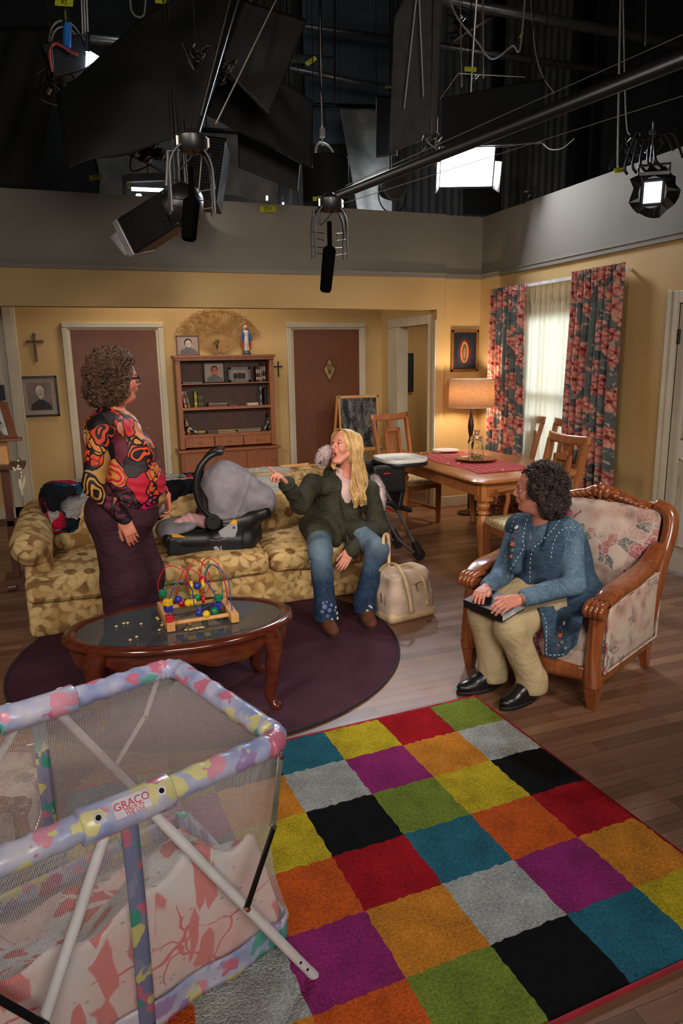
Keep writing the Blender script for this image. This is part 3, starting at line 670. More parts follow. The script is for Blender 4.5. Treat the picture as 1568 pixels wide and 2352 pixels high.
# ================================================================ bead maze on the coffee table
tz = TZ+0.001
bm_ = thing('bead_maze', 'wooden bead maze toy with looping red, blue and green wires on the coffee table', 'toy', (0.468, 3.445, tz), radians(2))
for nm, q in (('red', (196, 24, 34)), ('blue', (40, 52, 150)), ('green', (20, 120, 84)), ('yellow', (232, 188, 40))): plain('toy_'+nm, q, 0.3, var=0.04)
def lp(x, y): return (x, y)
m = MB(); m.box((-0.155, 0, 0.0225), (0.04, 0.34, 0.045)); m.build('base_bar', 'honey_pine', bm_, bevel=0.003)
m = MB(); m.box((0.155, 0, 0.0225), (0.04, 0.36, 0.045)); m.build('base_bar', 'honey_pine', bm_, bevel=0.003)
for y in (-0.12, 0.12): m = MB(); m.cyl((-0.14, y, 0.024), (0.14, y, 0.024), 0.011); m.build('dowel', 'honey_pine', bm_)
def wire(pts, mat): m = MB(); m.tube(bez(pts, 8), 0.0028, 7); m.build('wire', mat, bm_, smooth=180)
z0 = 0.04
wire([(-0.155, 0.14, z0), (-0.165, 0.13, 0.16), (-0.11, 0.12, 0.245), (-0.03, 0.09, 0.20), (-0.02, 0.05, 0.08), (-0.06, 0.02, 0.05), (-0.09, 0.02, 0.12), (-0.04, 0.03, 0.245), (0.03, 0.02, 0.20), (0.045, 0.01, 0.10)], 'toy_red')
wire([(-0.03, 0.10, 0.1), (-0.02, 0.11, 0.20), (0.04, 0.12, 0.262), (0.10, 0.11, 0.16), (0.07, 0.08, 0.09), (0.03, 0.06, 0.13), (0.06, 0.05, 0.27), (0.12, 0.02, 0.26), (0.155, 0.0, 0.14), (0.155, -0.02, z0)], 'toy_red')
wire([(-0.155, -0.10, z0), (-0.150, -0.10, 0.13), (-0.10, -0.09, 0.215), (-0.035, -0.08, 0.18), (-0.02, -0.07, 0.08), (0.02, -0.06, 0.055), (0.09, -0.04, 0.10), (0.05, -0.02, 0.20), (0.09, -0.02, 0.265), (0.15, -0.06, 0.20), (0.155, -0.10, 0.10), (0.155, -0.12, z0)], 'toy_blue')
wire([(-0.155, 0.05, z0), (-0.15, 0.04, 0.14), (-0.10, 0.02, 0.185), (-0.04, 0.0, 0.12), (0.0, -0.01, 0.06), (0.04, 0.0, 0.08), (0.05, 0.04, 0.18), (0.09, 0.06, 0.24), (0.14, 0.07, 0.20), (0.155, 0.08, z0)], 'toy_green')
beads = [(-0.158, -0.145, 0.062, 'red', 'b'), (-0.153, -0.10, 0.095, 'blue', 'b'), (-0.153, -0.10, 0.127, 'yellow', 'b'), (-0.155, 0.05, 0.15-0.02, 'green', 'c'), (-0.155, 0.08, 0.11, 'green', 's'), (-0.085, 0.02, 0.095, 'blue', 's'), (-0.07, 0.02, 0.072, 'red', 's'),
    (-0.045, -0.03, 0.085, 'yellow', 's'), (-0.02, -0.03, 0.085, 'yellow', 's'), (-0.025, -0.03, 0.175, 'yellow', 'd'), (0.0, -0.05, 0.175, 'blue', 's'), (0.028, -0.05, 0.18, 'yellow', 'd'), (0.045, 0.02, 0.18, 'red', 's'), (0.0, 0.04, 0.12, 'yellow', 'b'), (0.01, 0.02, 0.09, 'green', 's'), (0.035, 0.0, 0.085, 'red', 'd'),
    (-0.01, -0.11, 0.055, 'blue', 's'), (0.025, -0.12, 0.045, 'yellow', 's'), (0.07, -0.10, 0.048, 'green', 's'), (0.095, -0.08, 0.068, 'blue', 'b'), (0.10, -0.07, 0.104, 'green', 'c')]
for i, (x, y, z, c_, sh) in enumerate(beads):
    m = MB()
    if sh == 's': m.ball((x, y, z), 0.0195)
    elif sh == 'b': m.box((x, y, z), (0.034, 0.034, 0.031), R=Matrix.Rotation(0.3*i, 3, 'Z'))
    elif sh == 'c': m.cyl((x, y, z-0.014), (x, y, z+0.014), 0.021, n=12)
    else: m.cyl((x-0.007, y, z), (x+0.007, y, z), 0.022, n=18)
    m.build('bead', 'toy_'+c_, bm_, bevel=0.003 if sh in 'bcd' else 0, smooth=50)
# crumbs of cereal on the table top
plain('cereal', (214, 186, 130), 0.8)
SPX = [(267, 1440), (284, 1433), (293, 1432), (324, 1434), (360, 1420), (363, 1423), (372, 1437), (366, 1448), (299, 1471), (314, 1464), (427, 1448), (435, 1434), (375, 1431)]
CL = ['leftmost', 'left one of the close pair behind', 'right one of the close pair behind', 'single one midway', 'rear one of two touching pieces near', 'front one of two touching pieces near', 'piece right beside the left end of', 'piece just in front of the left end of', 'left one of the front pair on', 'right one of the front pair on', 'piece just before the pale crackers by', 'piece under the dowel of', 'reddish piece half under']
CT = ['of the loose pieces left of the bead maze', 'the leftmost piece', 'the leftmost piece', 'between the close pair and the bead maze', 'the bead maze', 'the bead maze', 'the bead maze', 'the bead maze', 'the dark glass', 'the dark glass', 'the bead maze', 'the bead maze', 'the end bar of the bead maze']
for i, (x, y) in enumerate(SPX):
    p = fl(x, y, tz); m = MB(); m.lathe([(0.0035, 0), (0.0075, 0.001), (0.008, 0.004), (0.006, 0.0065), (0.0035, 0.0045)], 10, c=(p[0], p[1], tz), capb=False, capt=False)
    tag(m.build('cereal_ring', 'cereal', None), 'tan cereal ring, '+CL[i]+' '+CT[i], 'cereal', 'cereal pieces on the coffee table')
for i, (x, y) in enumerate([(438, 1447), (460, 1443)]):
    p = fl(x, y, tz); m = MB(); rr = random.Random(i)
    for k in range(3+i*2): m.ball((p[0]+rr.uniform(-.014, .014)*(1+i*.6), p[1]+rr.uniform(-.006, .006), tz+0.004), (0.011, 0.007, 0.004), n=8)
    tag(m.build('cracker_crumb', 'cereal', None), 'pale broken cracker lying '+('in front of' if i == 0 else 'furthest right beside')+' the bead maze', 'cracker')

# ================================================================ dining table and chairs
dt = thing('dining_table', 'honey oak dining table with rounded corners and turned legs', 'table', (3.41, 5.58, 0))
TX0, TX1, TY0, TY1, DZT = 2.86, 3.94, 4.70, 6.48, 0.76
poly = []
for (cx, cy, a0) in ((TX1-0.12, TY1-0.12, 0), (TX0+0.12, TY1-0.12, 90), (TX0+0.12, TY0+0.12, 180), (TX1-0.12, TY0+0.12, 270)):
    for k in range(9): a = radians(a0+90*k/8); poly.append((cx+0.12*cos(a), cy+0.12*sin(a)))
def inset(pl, d): cx, cy = (TX0+TX1)/2, (TY0+TY1)/2; return [(p[0]+(d if p[0] < cx else -d)*min(1, abs(p[0]-cx)*9), p[1]+(d if p[1] < cy else -d)*min(1, abs(p[1]-cy)*9)) for p in pl]
m = MB(); nn = len(poly)
lay = [(0.02, -0.034), (0.006, -0.03), (0.0, -0.02), (0.0, -0.012), (0.012, -0.004), (0.016, 0)]
vs = []
for d, z in lay: vs += [(p[0], p[1], DZT+z) for p in inset(poly, d)]
fs = [(i*nn+k, i*nn+(k+1) % nn, (i+1)*nn+(k+1) % nn, (i+1)*nn+k) for i in range(len(lay)-1) for k in range(nn)]+[tuple(range(nn))[::-1], tuple((len(lay)-1)*nn+k for k in range(nn))]
m.add(vs, fs); m.build('tabletop', 'table_oak', dt, world=True, smooth=50)
m = MB()
for q in ((TX0+0.13, TX1-0.13, TY0+0.075, TY0+0.1), (TX0+0.13, TX1-0.13, TY1-0.1, TY1-0.075), (TX0+0.075, TX0+0.1, TY0+0.13, TY1-0.13), (TX1-0.1, TX1-0.075, TY0+0.13, TY1-0.13)): m.bx(*q, 0.615, DZT-0.034)
m.build('apron', 'table_oak', dt, world=True)
lp_ = [(0.036, 0), (0.038, 0.03), (0.030, 0.05), (0.027, 0.09), (0.030, 0.12), (0.046, 0.30), (0.054, 0.40), (0.052, 0.44), (0.034, 0.485), (0.036, 0.49), (0.048, 0.50), (0.048, 0.515), (0.034, 0.53), (0.040, 0.54), (0.054, 0.565), (0.052, 0.585), (0.036, 0.60), (0.044, 0.605), (0.044, 0.618)]
for x in (TX0+0.135, TX1-0.135):
    for y in (TY0+0.135, TY1-0.135):
        m = MB(); m.lathe([(r, z*0.93) for r, z in lp_], 24, c=(x, y, 0)); m.box((x, y, 0.655), (0.108, 0.108, 0.16)); m.build('leg', 'oak_leg', dt, world=True, smooth=45)
def dining_chair(name, label, arms, loc, rz, group='cane back dining chairs round the oak table'):
    t = thing(name, label, 'chair', loc, rz, group); W = 'chair_walnut'; hw = 0.225
    for sx in (-1, 1):
        m = MB(); m.bar((sx*hw, -0.215, 0), (sx*hw, -0.215, 0.44 if not arms else 0.44), 0.036, 0.036, up=(0, 1, 0), w2=0.045, h2=0.045); m.build('leg', W, t, bevel=0.003)
        m = MB(); pts = [(sx*0.195, 0.29, 0), (sx*0.20, 0.235, 0.25), (sx*0.205, 0.225, 0.46), (sx*0.215, 0.25, 0.72), (sx*0.225, 0.33, 1.08)]
        P = bez(pts, 4)
        for i in range(len(P)-1): m.bar(P[i], P[i+1], 0.032, 0.040, up=(0, -1, 0.2))
        m.build('back_post', W, t)
    m = MB(); m.grid(lambda u, v: ((u-0.5)*0.50, 0.335-0.028*(1-(2*u-1)**2)+0.0*v+0.01*v, 1.055+0.068*v+0.008*(2*u-1)**2), 14, 5); m.build('top_rail', W, t, solid=0.028)
    m = MB(); m.prism([(-0.03, 0), (0.03, 0), (0.022, 0.03), (0.045, 0.075), (-0.045, 0.075), (-0.022, 0.03)], 0.018, frame_m((0, 0.312, 0.975), (1, 0, 0), (0, 0.22, 1))); m.build('splat_neck', W, t)
    fr = frame_m((0, 0.235, 0.52), (1, 0, 0), (0, 0.15, 1)); m = MB(); pw, ph = 0.09, 0.46
    for q in ((-pw-0.012, -pw+0.02, 0, ph), (pw-0.02, pw+0.012, 0, ph), (-pw, pw, 0, 0.05), (-pw, pw, ph-0.04, ph)): m.prism([(q[0], q[2]), (q[1], q[2]), (q[1], q[3]), (q[0], q[3])], 0.026, fr)
    pf = m.build('splat_frame', W, t)
    m = MB(); m.prism([(-pw+.01, 0.04), (pw-.01, 0.04), (pw-.01, ph-0.03), (-pw+.01, ph-0.03)], 0.004, Matrix.Translation((0, 0.011, 0)) @ fr); cp = m.build('cane_panel', 'cane_weave', pf); set_uv(cp, lambda c: (c.x, c.z))
    m = MB(); m.bar((-0.2, 0.25, 0.70), (-0.1, 0.262, 0.73), 0.02, 0.03); m.bar((0.1, 0.262, 0.73), (0.2, 0.25, 0.70), 0.02, 0.03); m.bar((-0.2, 0.23, 0.53), (0.2, 0.23, 0.53), 0.02, 0.03); m.build('cross_rail', W, t)
    m = MB(); m.bx(-hw, hw, -0.225, -0.2, 0.375, 0.44); m.bx(-0.2, 0.2, 0.2, 0.225, 0.375, 0.44)
    for sx in (-1, 1): m.bar((sx*0.222, -0.21, 0.41), (sx*0.2, 0.22, 0.41), 0.024, 0.065)
    m.build('seat_frame', W, t)
    m = MB()
    for sx in (-1, 1): m.bar((sx*hw, -0.215, 0.14), (sx*0.197, 0.25, 0.16), 0.02, 0.03)
    m.bar((-0.21, 0.03, 0.15), (0.21, 0.03, 0.15), 0.03, 0.02); m.build('stretcher', W, t)
    vs, F, mi = soft([rbx_((0, -0.005, 0.455), (0.238, 0.232, 0.035), 0.025, k=0.02), ell_((0, 0, 0.475), (0.2, 0.19, 0.03), k=0.03)], 0.011)
    m = MB(); m.add([tuple(v) for v in vs], [tuple(f) for f in F]); m.build('seat', 'cream_damask', t, smooth=180)
    if arms:
        for sx in (-1, 1):
            m = MB(); m.tube(bez([(sx*0.235, -0.03, 0.40), (sx*0.25, -0.04, 0.50), (sx*0.25, -0.02, 0.60), (sx*0.25, -0.03, 0.665)], 5), 0.019, 10); m.build('arm_post', W, t)
            m = MB(); m.tube(bez([(sx*0.265, -0.12, 0.675), (sx*0.26, 0.0, 0.685), (sx*0.245, 0.14, 0.70), (sx*0.215, 0.25, 0.74)], 5), [0.026]*10+[0.02]*6, 10, flat=0.6); m.build('arm_rest', W, t)
    return t
dining_chair('dining_chair', 'cane back dining chair at the far left corner of the oak table', False, (3.19, 6.63, 0), radians(14))
dining_chair('dining_chair', 'cane back dining chair turned nearly edge on before the sheer curtain', False, (4.03, 6.13, 0), radians(-118))
dining_chair('dining_chair', 'cane back dining chair facing the table before the right curtain', False, (3.90, 5.36, 0), radians(-90))
dining_chair('dining_armchair', 'cane back dining chair with arms just behind the seated woman in blue', True, (3.12, 4.41, 0), radians(-92))
# ================================================================ curtains, rod, sheer
def curtain(name, y0, y1, z0, ztop, x, amp, waves, mat, label, gather=0.5, seed=1, solid=0.004):
    rs = random.Random(seed); ph = [rs.uniform(0, 6.28) for _ in range(4)]
    def fn(u, v):
        t = 1-v; sp = 1.0+0.10*(1-v)
        yc = (y0+y1)/2; yy = yc+((y0-yc)+(y1-y0)*u)*sp
        fr = waves*2*pi*u+0.7*sin(2*pi*u*2+ph[0])
        a = amp*(0.55+0.45*t) if v < 0.93 else amp*0.5
        xx = x+a*sin(fr)+0.3*a*sin(2.3*fr+ph[1]+t*0.8)+0.006*sin(9*t+ph[2])
        if v > 0.93: xx += 0.012*sin(fr*3)
        return (xx, yy, z0+(ztop-z0)*v+0.006*sin(fr))
    m = MB(); m.grid(fn, int(26*waves), 40); o = m.build(name, mat, None, smooth=180, solid=solid)
    return tag(o, label, 'curtain')
curtain('curtain', 6.14, 6.72, 0.03, 2.40, 4.20, 0.035, 6.5, 'floral_curtain', 'red and grey floral curtain on the left of the window behind the lampshade', seed=3)
curtain('curtain', 4.80, 5.42, 0.03, 2.43, 4.20, 0.035, 7, 'floral_curtain', 'red and grey floral curtain on the right of the window nearest the white door', seed=8)
n = NT('sheer_cloth', 0.8, spec=0.1); n.col((226, 214, 180)); n.set('Transmission Weight', 0.0); n.set('Alpha', 0.78)
tr = n.t.nodes.new('ShaderNodeBsdfTranslucent'); tr.inputs[0].default_value = (0.75, 0.70, 0.55, 1); mx = n.t.nodes.new('ShaderNodeMixShader'); mx.inputs[0].default_value = 0.45
out = n.t.nodes['Material Output']; n.t.links.new(n.b.outputs[0], mx.inputs[1]); n.t.links.new(tr.outputs[0], mx.inputs[2]); n.t.links.new(mx.outputs[0], out.inputs[0])
curtain('sheer_curtain', 5.36, 6.2, 0.04, 2.37, 4.262, 0.018, 9, 'sheer_cloth', 'sheer cream curtain hanging between the two floral curtains', seed=5, solid=0)
m = MB(); m.bx(4.235, 4.26, 4.80, 6.75, 2.37, 2.40)
for y in (4.82, 5.8, 6.73): m.bx(4.24, Xr, y-0.01, y+0.01, 2.375, 2.395)
tag(m.build('curtain_rod', plain('rod_white', (222, 222, 224), 0.3), None), 'white curtain rail above the window', 'curtain rod')

# ================================================================ wall things
def rect_m(x0, x1, z0, z1, y, depth, b, fm, name, label, cat, mat_w=0.0):
    t = thing(name, label, cat, ((x0+x1)/2, y, z0)); m = MB()
    for q in ((x0, x1, z0, z0+b), (x0, x1, z1-b, z1), (x0, x0+b, z0, z1), (x1-b, x1, z0, z1)): m.bx(q[0], q[1], y-depth, y, q[2], q[3])
    m.build('frame', fm, t, world=True, bevel=0.003); return t
def disc(cx, cz, rx, rz, y, n_=24, a0=0, a1=360, th=0.0015):
    return [(cx+rx*cos(radians(a0+(a1-a0)*k/n_)), cz+rz*sin(radians(a0+(a1-a0)*k/n_))) for k in range(n_)], y, th
def flat(m, poly, y, mi=0, th=0.0012): m.prism(poly, th, frame_m((0, y, 0), (1, 0, 0), (0, 0, 1)), mi)
plain('photo_paper', (150, 138, 128), 0.6, var=0.05); plain('photo_mat', (164, 146, 134), 0.7, var=0.03); plain('photo_dark', (34, 30, 30), 0.6); plain('photo_skin_bw', (176, 160, 146), 0.6); plain('photo_skin', (190, 92, 66), 0.6, var=0.04); plain('photo_white', (206, 196, 186), 0.6); plain('photo_grey', (98, 98, 102), 0.6)
def portrait(t, x0, x1, z0, z1, y, skin, hair, cloth, bg, hairfull=True, tilt=0.0):
    w_, h_ = x1-x0, z1-z0; cx = (x0+x1)/2+0.02*w_; m = MB()
    flat(m, [(x0, z0), (x1, z0), (x1, z1), (x0, z1)], y, 0)
    sh = [(cx-0.42*w_, z0+0.005), (cx-0.38*w_, z0+0.22*h_), (cx-0.2*w_, z0+0.32*h_), (cx-0.09*w_, z0+0.40*h_), (cx+0.10*w_, z0+0.38*h_), (cx+0.28*w_, z0+0.27*h_), (cx+0.42*w_, z0+0.16*h_), (cx+0.44*w_, z0+0.005)]
    flat(m, sh, y-0.002, 3)
    fz = z0+0.60*h_
    if hairfull: flat(m, disc(cx, fz+0.06*h_, 0.185*w_, 0.235*h_, 0)[0], y-0.0035, 2)
    else: flat(m, disc(cx-0.01*w_, fz+0.07*h_, 0.165*w_, 0.2*h_, 0, a0=0, a1=360)[0], y-0.0035, 2)
    flat(m, disc(cx+0.01*w_, fz-0.01*h_, 0.145*w_, 0.205*h_, 0)[0], y-0.005, 1)
    for s in (-1, 1): flat(m, disc(cx+0.01*w_+s*0.055*w_, fz+0.03*h_, 0.026*w_, 0.010*h_, 0, 10)[0], y-0.0065, 2)
    flat(m, disc(cx+0.012*w_, fz-0.10*h_, 0.055*w_, 0.014*h_, 0, 12)[0], y-0.0065, 2 if not hairfull else 4)
    flat(m, [(cx+0.0*w_, fz+0.01*h_), (cx+0.025*w_, fz-0.05*h_), (cx-0.01*w_, fz-0.05*h_)], y-0.0065, 3)
    return m.build('photograph', [bg, skin, hair, cloth, 'photo_white'], t, world=True, smooth=0)
yb = Yb-0.002
t = rect_m(-0.585, -0.21, 1.13, 1.575, yb, 0.022, 0.022, 'black_metal', 'picture_frame', 'black framed sepia portrait of a man with a moustache on the left wall', 'picture')
m = MB(); m.bx(-0.565, -0.23, yb-0.006, yb, 1.15, 1.555); m.build('mat_board', 'photo_mat', t, world=True)
portrait(t, -0.525, -0.275, 1.20, 1.51, yb-0.008, 'photo_skin_bw', 'photo_white', 'photo_dark', plain('photo_sepia', (122, 108, 98), 0.6), False)
# crucifix
wood('crucifix_wood', (70, 26, 16), (96, 40, 24), 0.4)
def cross(name, x, z0, z1, y, arm, zarm, wd, mat, label, fancy=True, corpus=True):
    t = thing(name, label, 'cross', (x, y, z0)); m = MB()
    m.bx(x-wd/2, x+wd/2, y-0.018, y, z0, z1); m.bx(x-arm, x+arm, y-0.018, y, zarm-wd/2, zarm+wd/2)
    if fancy:
        for (cx, cz) in ((x-arm, zarm), (x+arm, zarm), (x, z1)): m.box((cx, y-0.009, cz), (wd*1.15, 0.02, wd*1.15), R=Matrix.Rotation(pi/4, 3, 'Y'))
    m.build('cross_body', mat, t, world=True, bevel=0.002)
    if corpus:
        m = MB(); yy = y-0.028
        m.tube([(x, yy, zarm+0.0), (x+0.003, yy, zarm-0.05), (x-0.004, yy, zarm-0.09), (x, yy, zarm-0.145)], [0.008, 0.0075, 0.007, 0.004], 8)
        m.ball((x-0.003, yy-0.003, zarm+0.018), 0.011, n=10)
        for s in (-1, 1): m.tube([(x, yy, zarm-0.004), (x+s*arm*0.5, yy, zarm+0.004), (x+s*arm*0.85, yy, zarm+0.018)], [0.005, 0.004, 0.003], 8)
        m.build('corpus', plain('brass_figure', (176, 138, 82), 0.35, 0.8), t, world=True)
    return t
cross('crucifix', -0.395, 1.735, 2.02, yb, 0.077, 1.945, 0.026, 'crucifix_wood', 'dark wooden crucifix with brass figure above the framed sepia portrait')
cross('wall_cross', 2.345, 1.50, 1.68, yb, 0.046, 1.625, 0.014, 'black_metal', 'small black iron cross on the wall beside the bookcase', True, False)
# diamond plaque on the door
t = thing('door_plaque', 'gold diamond shaped wall plaque with a raised plant motif on the brown door', 'plaque', (3.02, Yb-0.04, 1.42))
cx, cz = 3.005, 1.575; m = MB(); Fm = frame_m((0, Yb-0.031, 0), (1, 0, 0), (0, 0, 1))
m.prism([(cx, cz-0.165), (cx+0.088, cz), (cx, cz+0.165), (cx-0.088, cz)], 0.008, Fm); m.build('backing', 'dark_walnut', t, world=True)
m = MB(); m.prism([(cx, cz-0.13), (cx+0.068, cz), (cx, cz+0.13), (cx-0.068, cz)], 0.010, Fm); m.build('plate', plain('pale_gold', (170, 146, 92), 0.4, 0.4), t, world=True)
m = MB(); yy = Yb-0.047
for a in (-0.5, -0.2, 0.2, 0.5): m.tube([(cx, yy, cz-0.06), (cx+0.25*a*0.2, yy, cz), (cx+a*0.07, yy, cz+0.05)], 0.004, 6); m.ball((cx+a*0.07, yy, cz+0.055), (0.009, 0.004, 0.012), n=8)
m.build('relief', 'dark_walnut', t, world=True)
# devotional style painting replaced by a plain glowing oval on deep blue
yc = Yf+0.05
t = rect_m(3.942, 4.285, 1.545, 2.0, yc, 0.03, 0.026, wood('gilt_wood', (96, 60, 28), (142, 96, 46), 0.4), 'picture_frame', 'gilt framed dark blue picture with an orange and green glowing oval beside the curtain', 'picture')
m = MB(); m.bx(3.96, 4.27, yc-0.012, yc-0.008, 1.56, 1.985); cx, cz = 4.112, 1.765
for k, (rx, rz) in enumerate(((0.10, 0.17), (0.060, 0.125), (0.047, 0.112), (0.032, 0.098), (0.016, 0.06))): flat(m, disc(cx, cz-0.004*k, rx, rz, 0, 30)[0], yc-0.013-0.0012*k, k+1)
m.build('canvas', [plain('canvas_blue', (18, 26, 40), 0.5), plain('canvas_navy', (30, 38, 52), 0.5), plain('canvas_red', (150, 42, 26), 0.5), plain('canvas_orange', (206, 116, 48), 0.5), plain('canvas_green', (56, 84, 62), 0.5), plain('canvas_rose', (150, 96, 74), 0.5)], t, world=True, smooth=0)
# hallway picture
m = MB(); m.bx(4.27, 4.5, 9.215, 9.235, 1.23, 1.765); t = rect_m(4.27, 4.5, 1.23, 1.765, 9.24, 0.03, 0.014, 'black_metal', 'picture_frame', 'tall dark slate picture hanging in the hallway behind the dining chair', 'picture'); m.build('slate', plain('slate', (30, 34, 34), 0.7), t, world=True)
# big wicker fan
fan = thing('wall_fan', 'large woven wicker fan spread on the wall above the bookcase', 'fan', (1.62, Yb-0.02, 1.80))
fx, fz_, fr_ = 1.618, 1.775, 0.60; n = plain('wicker', (172, 132, 78), 0.7)
m = MB(); A0, A1 = 27, 153
for k in range(30):
    a = radians(A0+(A1-A0)*k/29); m.tube([(fx+0.03*cos(a), Yb-0.025, fz_+0.03*sin(a)), (fx+0.56*cos(a), Yb-0.025, fz_+0.56*0.93*sin(a))], 0.0034, 5)
m.build('ribs', n, fan, world=True)
m = MB(); rr = random.Random(5)
for k in range(150):
    a = radians(rr.uniform(A0+1, A1-1)); r = rr.uniform(0.30, 0.56); cx, cz = fx+r*cos(a), fz_+r*0.93*sin(a); q = rr.uniform(0.016, 0.034); t0 = rr.uniform(0, 6.28); sg = rr.choice((-1, 1))
    m.tube([(cx+q*(1-j/14)*cos(t0+sg*j*0.62), Yb-0.02-0.004*(j % 2), cz+q*(1-j/14)*sin(t0+sg*j*0.62)) for j in range(12)], 0.0028, 4)
for r in (0.30, 0.57): m.tube([(fx+r*cos(radians(A0+(A1-A0)*k/50))*(1+0.02*sin(k*1.9)), Yb-0.025, fz_+r*0.93*sin(radians(A0+(A1-A0)*k/50))*(1+0.02*sin(k*1.9))) for k in range(51)], 0.005, 5)
m.build('scroll_weave', n, fan, world=True)

# ================================================================ bookcase and what stands on it
BX0, BX1, BY, BT = 1.065, 2.215, 8.32, 1.772
bc = thing('bookcase', 'tall oak bookcase with three open shelves, drawers and lower cupboards', 'bookcase', ((BX0+BX1)/2, 8.45, 0))
m = MB(); m.bx(BX0-0.02, BX1+0.02, BY-0.03, Yb-0.05, BT-0.025, BT); m.bx(BX0-0.005, BX1+0.005, BY-0.015, Yb-0.05, BT-0.06, BT-0.025)
for a in (BX0, BX1-0.055): m.bx(a, a+0.055, BY, Yb-0.05, 0.70, BT-0.06)
m.build('upper_frame', 'bookcase_oak', bc, world=True, bevel=0.003)
m = MB(); m.bx(BX0+0.05, BX1-0.05, Yb-0.07, Yb-0.055, 0.9, BT-0.06); m.build('back_panel', 'bookcase_inside', bc, world=True)
SH = [1.452, 1.178, 0.862]
for i, z in enumerate(SH):
    th = 0.012 if i == 0 else 0.03; m = MB(); m.bx(BX0+0.05, BX1-0.05, BY+(0.02 if i == 0 else 0), Yb-0.07, z-th, z); m.build('shelf', 'bookcase_oak', bc, world=True, bevel=0.002)
dw = (BX1-BX0-0.11)/3
for k in range(3):
    a = BX0+0.055+k*dw; m = MB(); m.bx(a+0.004, a+dw-0.004, BY+0.002, Yb-0.1, 0.715, 0.83); d = m.build('drawer', 'bookcase_oak', bc, world=True, bevel=0.003)
    m = MB(); m.tube([(a+dw/2-0.02, BY-0.004, 0.77), (a+dw/2, BY-0.014, 0.766), (a+dw/2+0.02, BY-0.004, 0.77)], 0.005, 6); m.build('knob', 'old_brass', d, world=True)
m = MB(); m.bx(1.03, 2.25, 8.23, Yb-0.05, 0.665, 0.69); m.build('worktop', 'bookcase_oak', bc, world=True, bevel=0.004)
m = MB(); m.bx(1.06, 2.22, 8.27, Yb-0.05, 0.05, 0.664); m.build('lower_body', 'bookcase_oak', bc, world=True, bevel=0.003)
for k in range(3):
    a = 1.085+k*0.37; m = MB(); m.bx(a+0.01, a+0.36, 8.255, 8.275, 0.10, 0.64); d = m.build('cupboard_door', 'bookcase_oak', bc, world=True, bevel=0.004)
    m = MB(); m.ball((a+(0.33 if k != 1 else 0.04), 8.245, 0.52), 0.012, n=10); m.build('knob', 'old_brass', d, world=True)
# photo frames and ornaments on the top
def Z4(x, y): return (x/3.015+380, y/3.015+680)
def on(x, y, Y): return aty(*Z4(x, y), Y)
p0 = on(78, 402, 8.42); p1 = on(228, 258, 8.42)
t = rect_m(p0[0], p1[0], BT+0.001, BT+0.225, 8.43, 0.015, 0.013, 'dark_walnut', 'photo_frame', 'small framed photo of a boy in a waistcoat on top of the bookcase', 'picture')
portrait(t, p0[0]+0.012, p1[0]-0.012, BT+0.014, BT+0.212, 8.42, 'photo_white', 'photo_dark', 'photo_grey', 'photo_mat')
px_ = on(562, 390, 8.42)[0]
st = thing('statuette', 'painted religious statuette in blue cloak and white robe on top of the bookcase', 'figurine', (px_, 8.42, BT))
m = MB(); m.lathe([(0.048, 0), (0.05, 0.02), (0.038, 0.035), (0.036, 0.05)], 20, c=(0, 0, 0)); m.build('base', plain('statue_base', (60, 72, 84), 0.4), st)
soft_obj('robe', [cap_((0, 0, 0.05), (0, 0, 0.25), 0.036, 0.024, k=0.02), ell_((0, 0, 0.25), (0.036, 0.022, 0.035), k=0.02)], 0.004, plain('statue_white', (206, 190, 170), 0.45), st, world=False, disp=lambda x, y, z: 0.002*np.sin(np.arctan2(y, x)*9))
soft_obj('cloak', [cap_((-0.026, 0.008, 0.06), (-0.028, 0.008, 0.24), 0.022, 0.022, k=0.01), cap_((0.026, 0.008, 0.06), (0.028, 0.008, 0.24), 0.022, 0.022, k=0.01), ell_((0, 0.014, 0.27), (0.046, 0.022, 0.04), k=0.02), cap_((-0.04, -0.01, 0.25), (-0.058, -0.02, 0.18), 0.014, k=0.01), cap_((0.04, -0.01, 0.25), (0.058, -0.02, 0.18), 0.014, k=0.01)], 0.004, plain('statue_blue', (46, 84, 142), 0.4), st, world=False)
m = MB(); m.ball((0, 0, 0.302), (0.018, 0.019, 0.024)); m.ball((-0.06, -0.03, 0.165), 0.008, n=8); m.ball((0.06, -0.03, 0.165), 0.008, n=8); m.build('head_and_hands', 'photo_skin', st)
m = MB(); m.ball((0, 0.008, 0.308), (0.024, 0.021, 0.032)); m.build('veil', 'statue_white', st)
m = MB()
for s in (-1, 1): m.tube([(s*0.045, -0.012, 0.06), (s*0.05, -0.016, 0.12), (s*0.052, -0.02, 0.165)], [0.012, 0.009, 0.006], 8)
m.build('red_lining', plain('statue_red', (170, 60, 40), 0.5), st)
q = on(360, 400, 8.42); t = thing('glass_vase', 'small clear glass vase holding dried leaves in front of the wicker fan', 'vase', (q[0], 8.42, BT))
g = NT('clear_glass', 0.03); g.col((245, 248, 250)); g.set('Transmission Weight', 1.0); g.set('IOR', 1.3)
m = MB(); m.lathe([(0.022, 0), (0.02, 0.04), (0.016, 0.08), (0.02, 0.11), (0.017, 0.11), (0.013, 0.08), (0.017, 0.04), (0.018, 0.006)], 18, capt=True); m.build('vase_body', 'clear_glass', t)
m = MB()
for k in range(9): a = k*0.7; m.tube([(0, 0, 0.03), (0.012*cos(a), 0.012*sin(a), 0.12), (0.03*cos(a)-0.01, 0.02*sin(a), 0.15+0.02*sin(k))], 0.002, 5); m.ball((0.03*cos(a)-0.01, 0.02*sin(a), 0.15+0.02*sin(k)), (0.01, 0.004, 0.014), n=8)
m.build('dried_leaves', plain('dried_green', (84, 84, 50), 0.7), t)
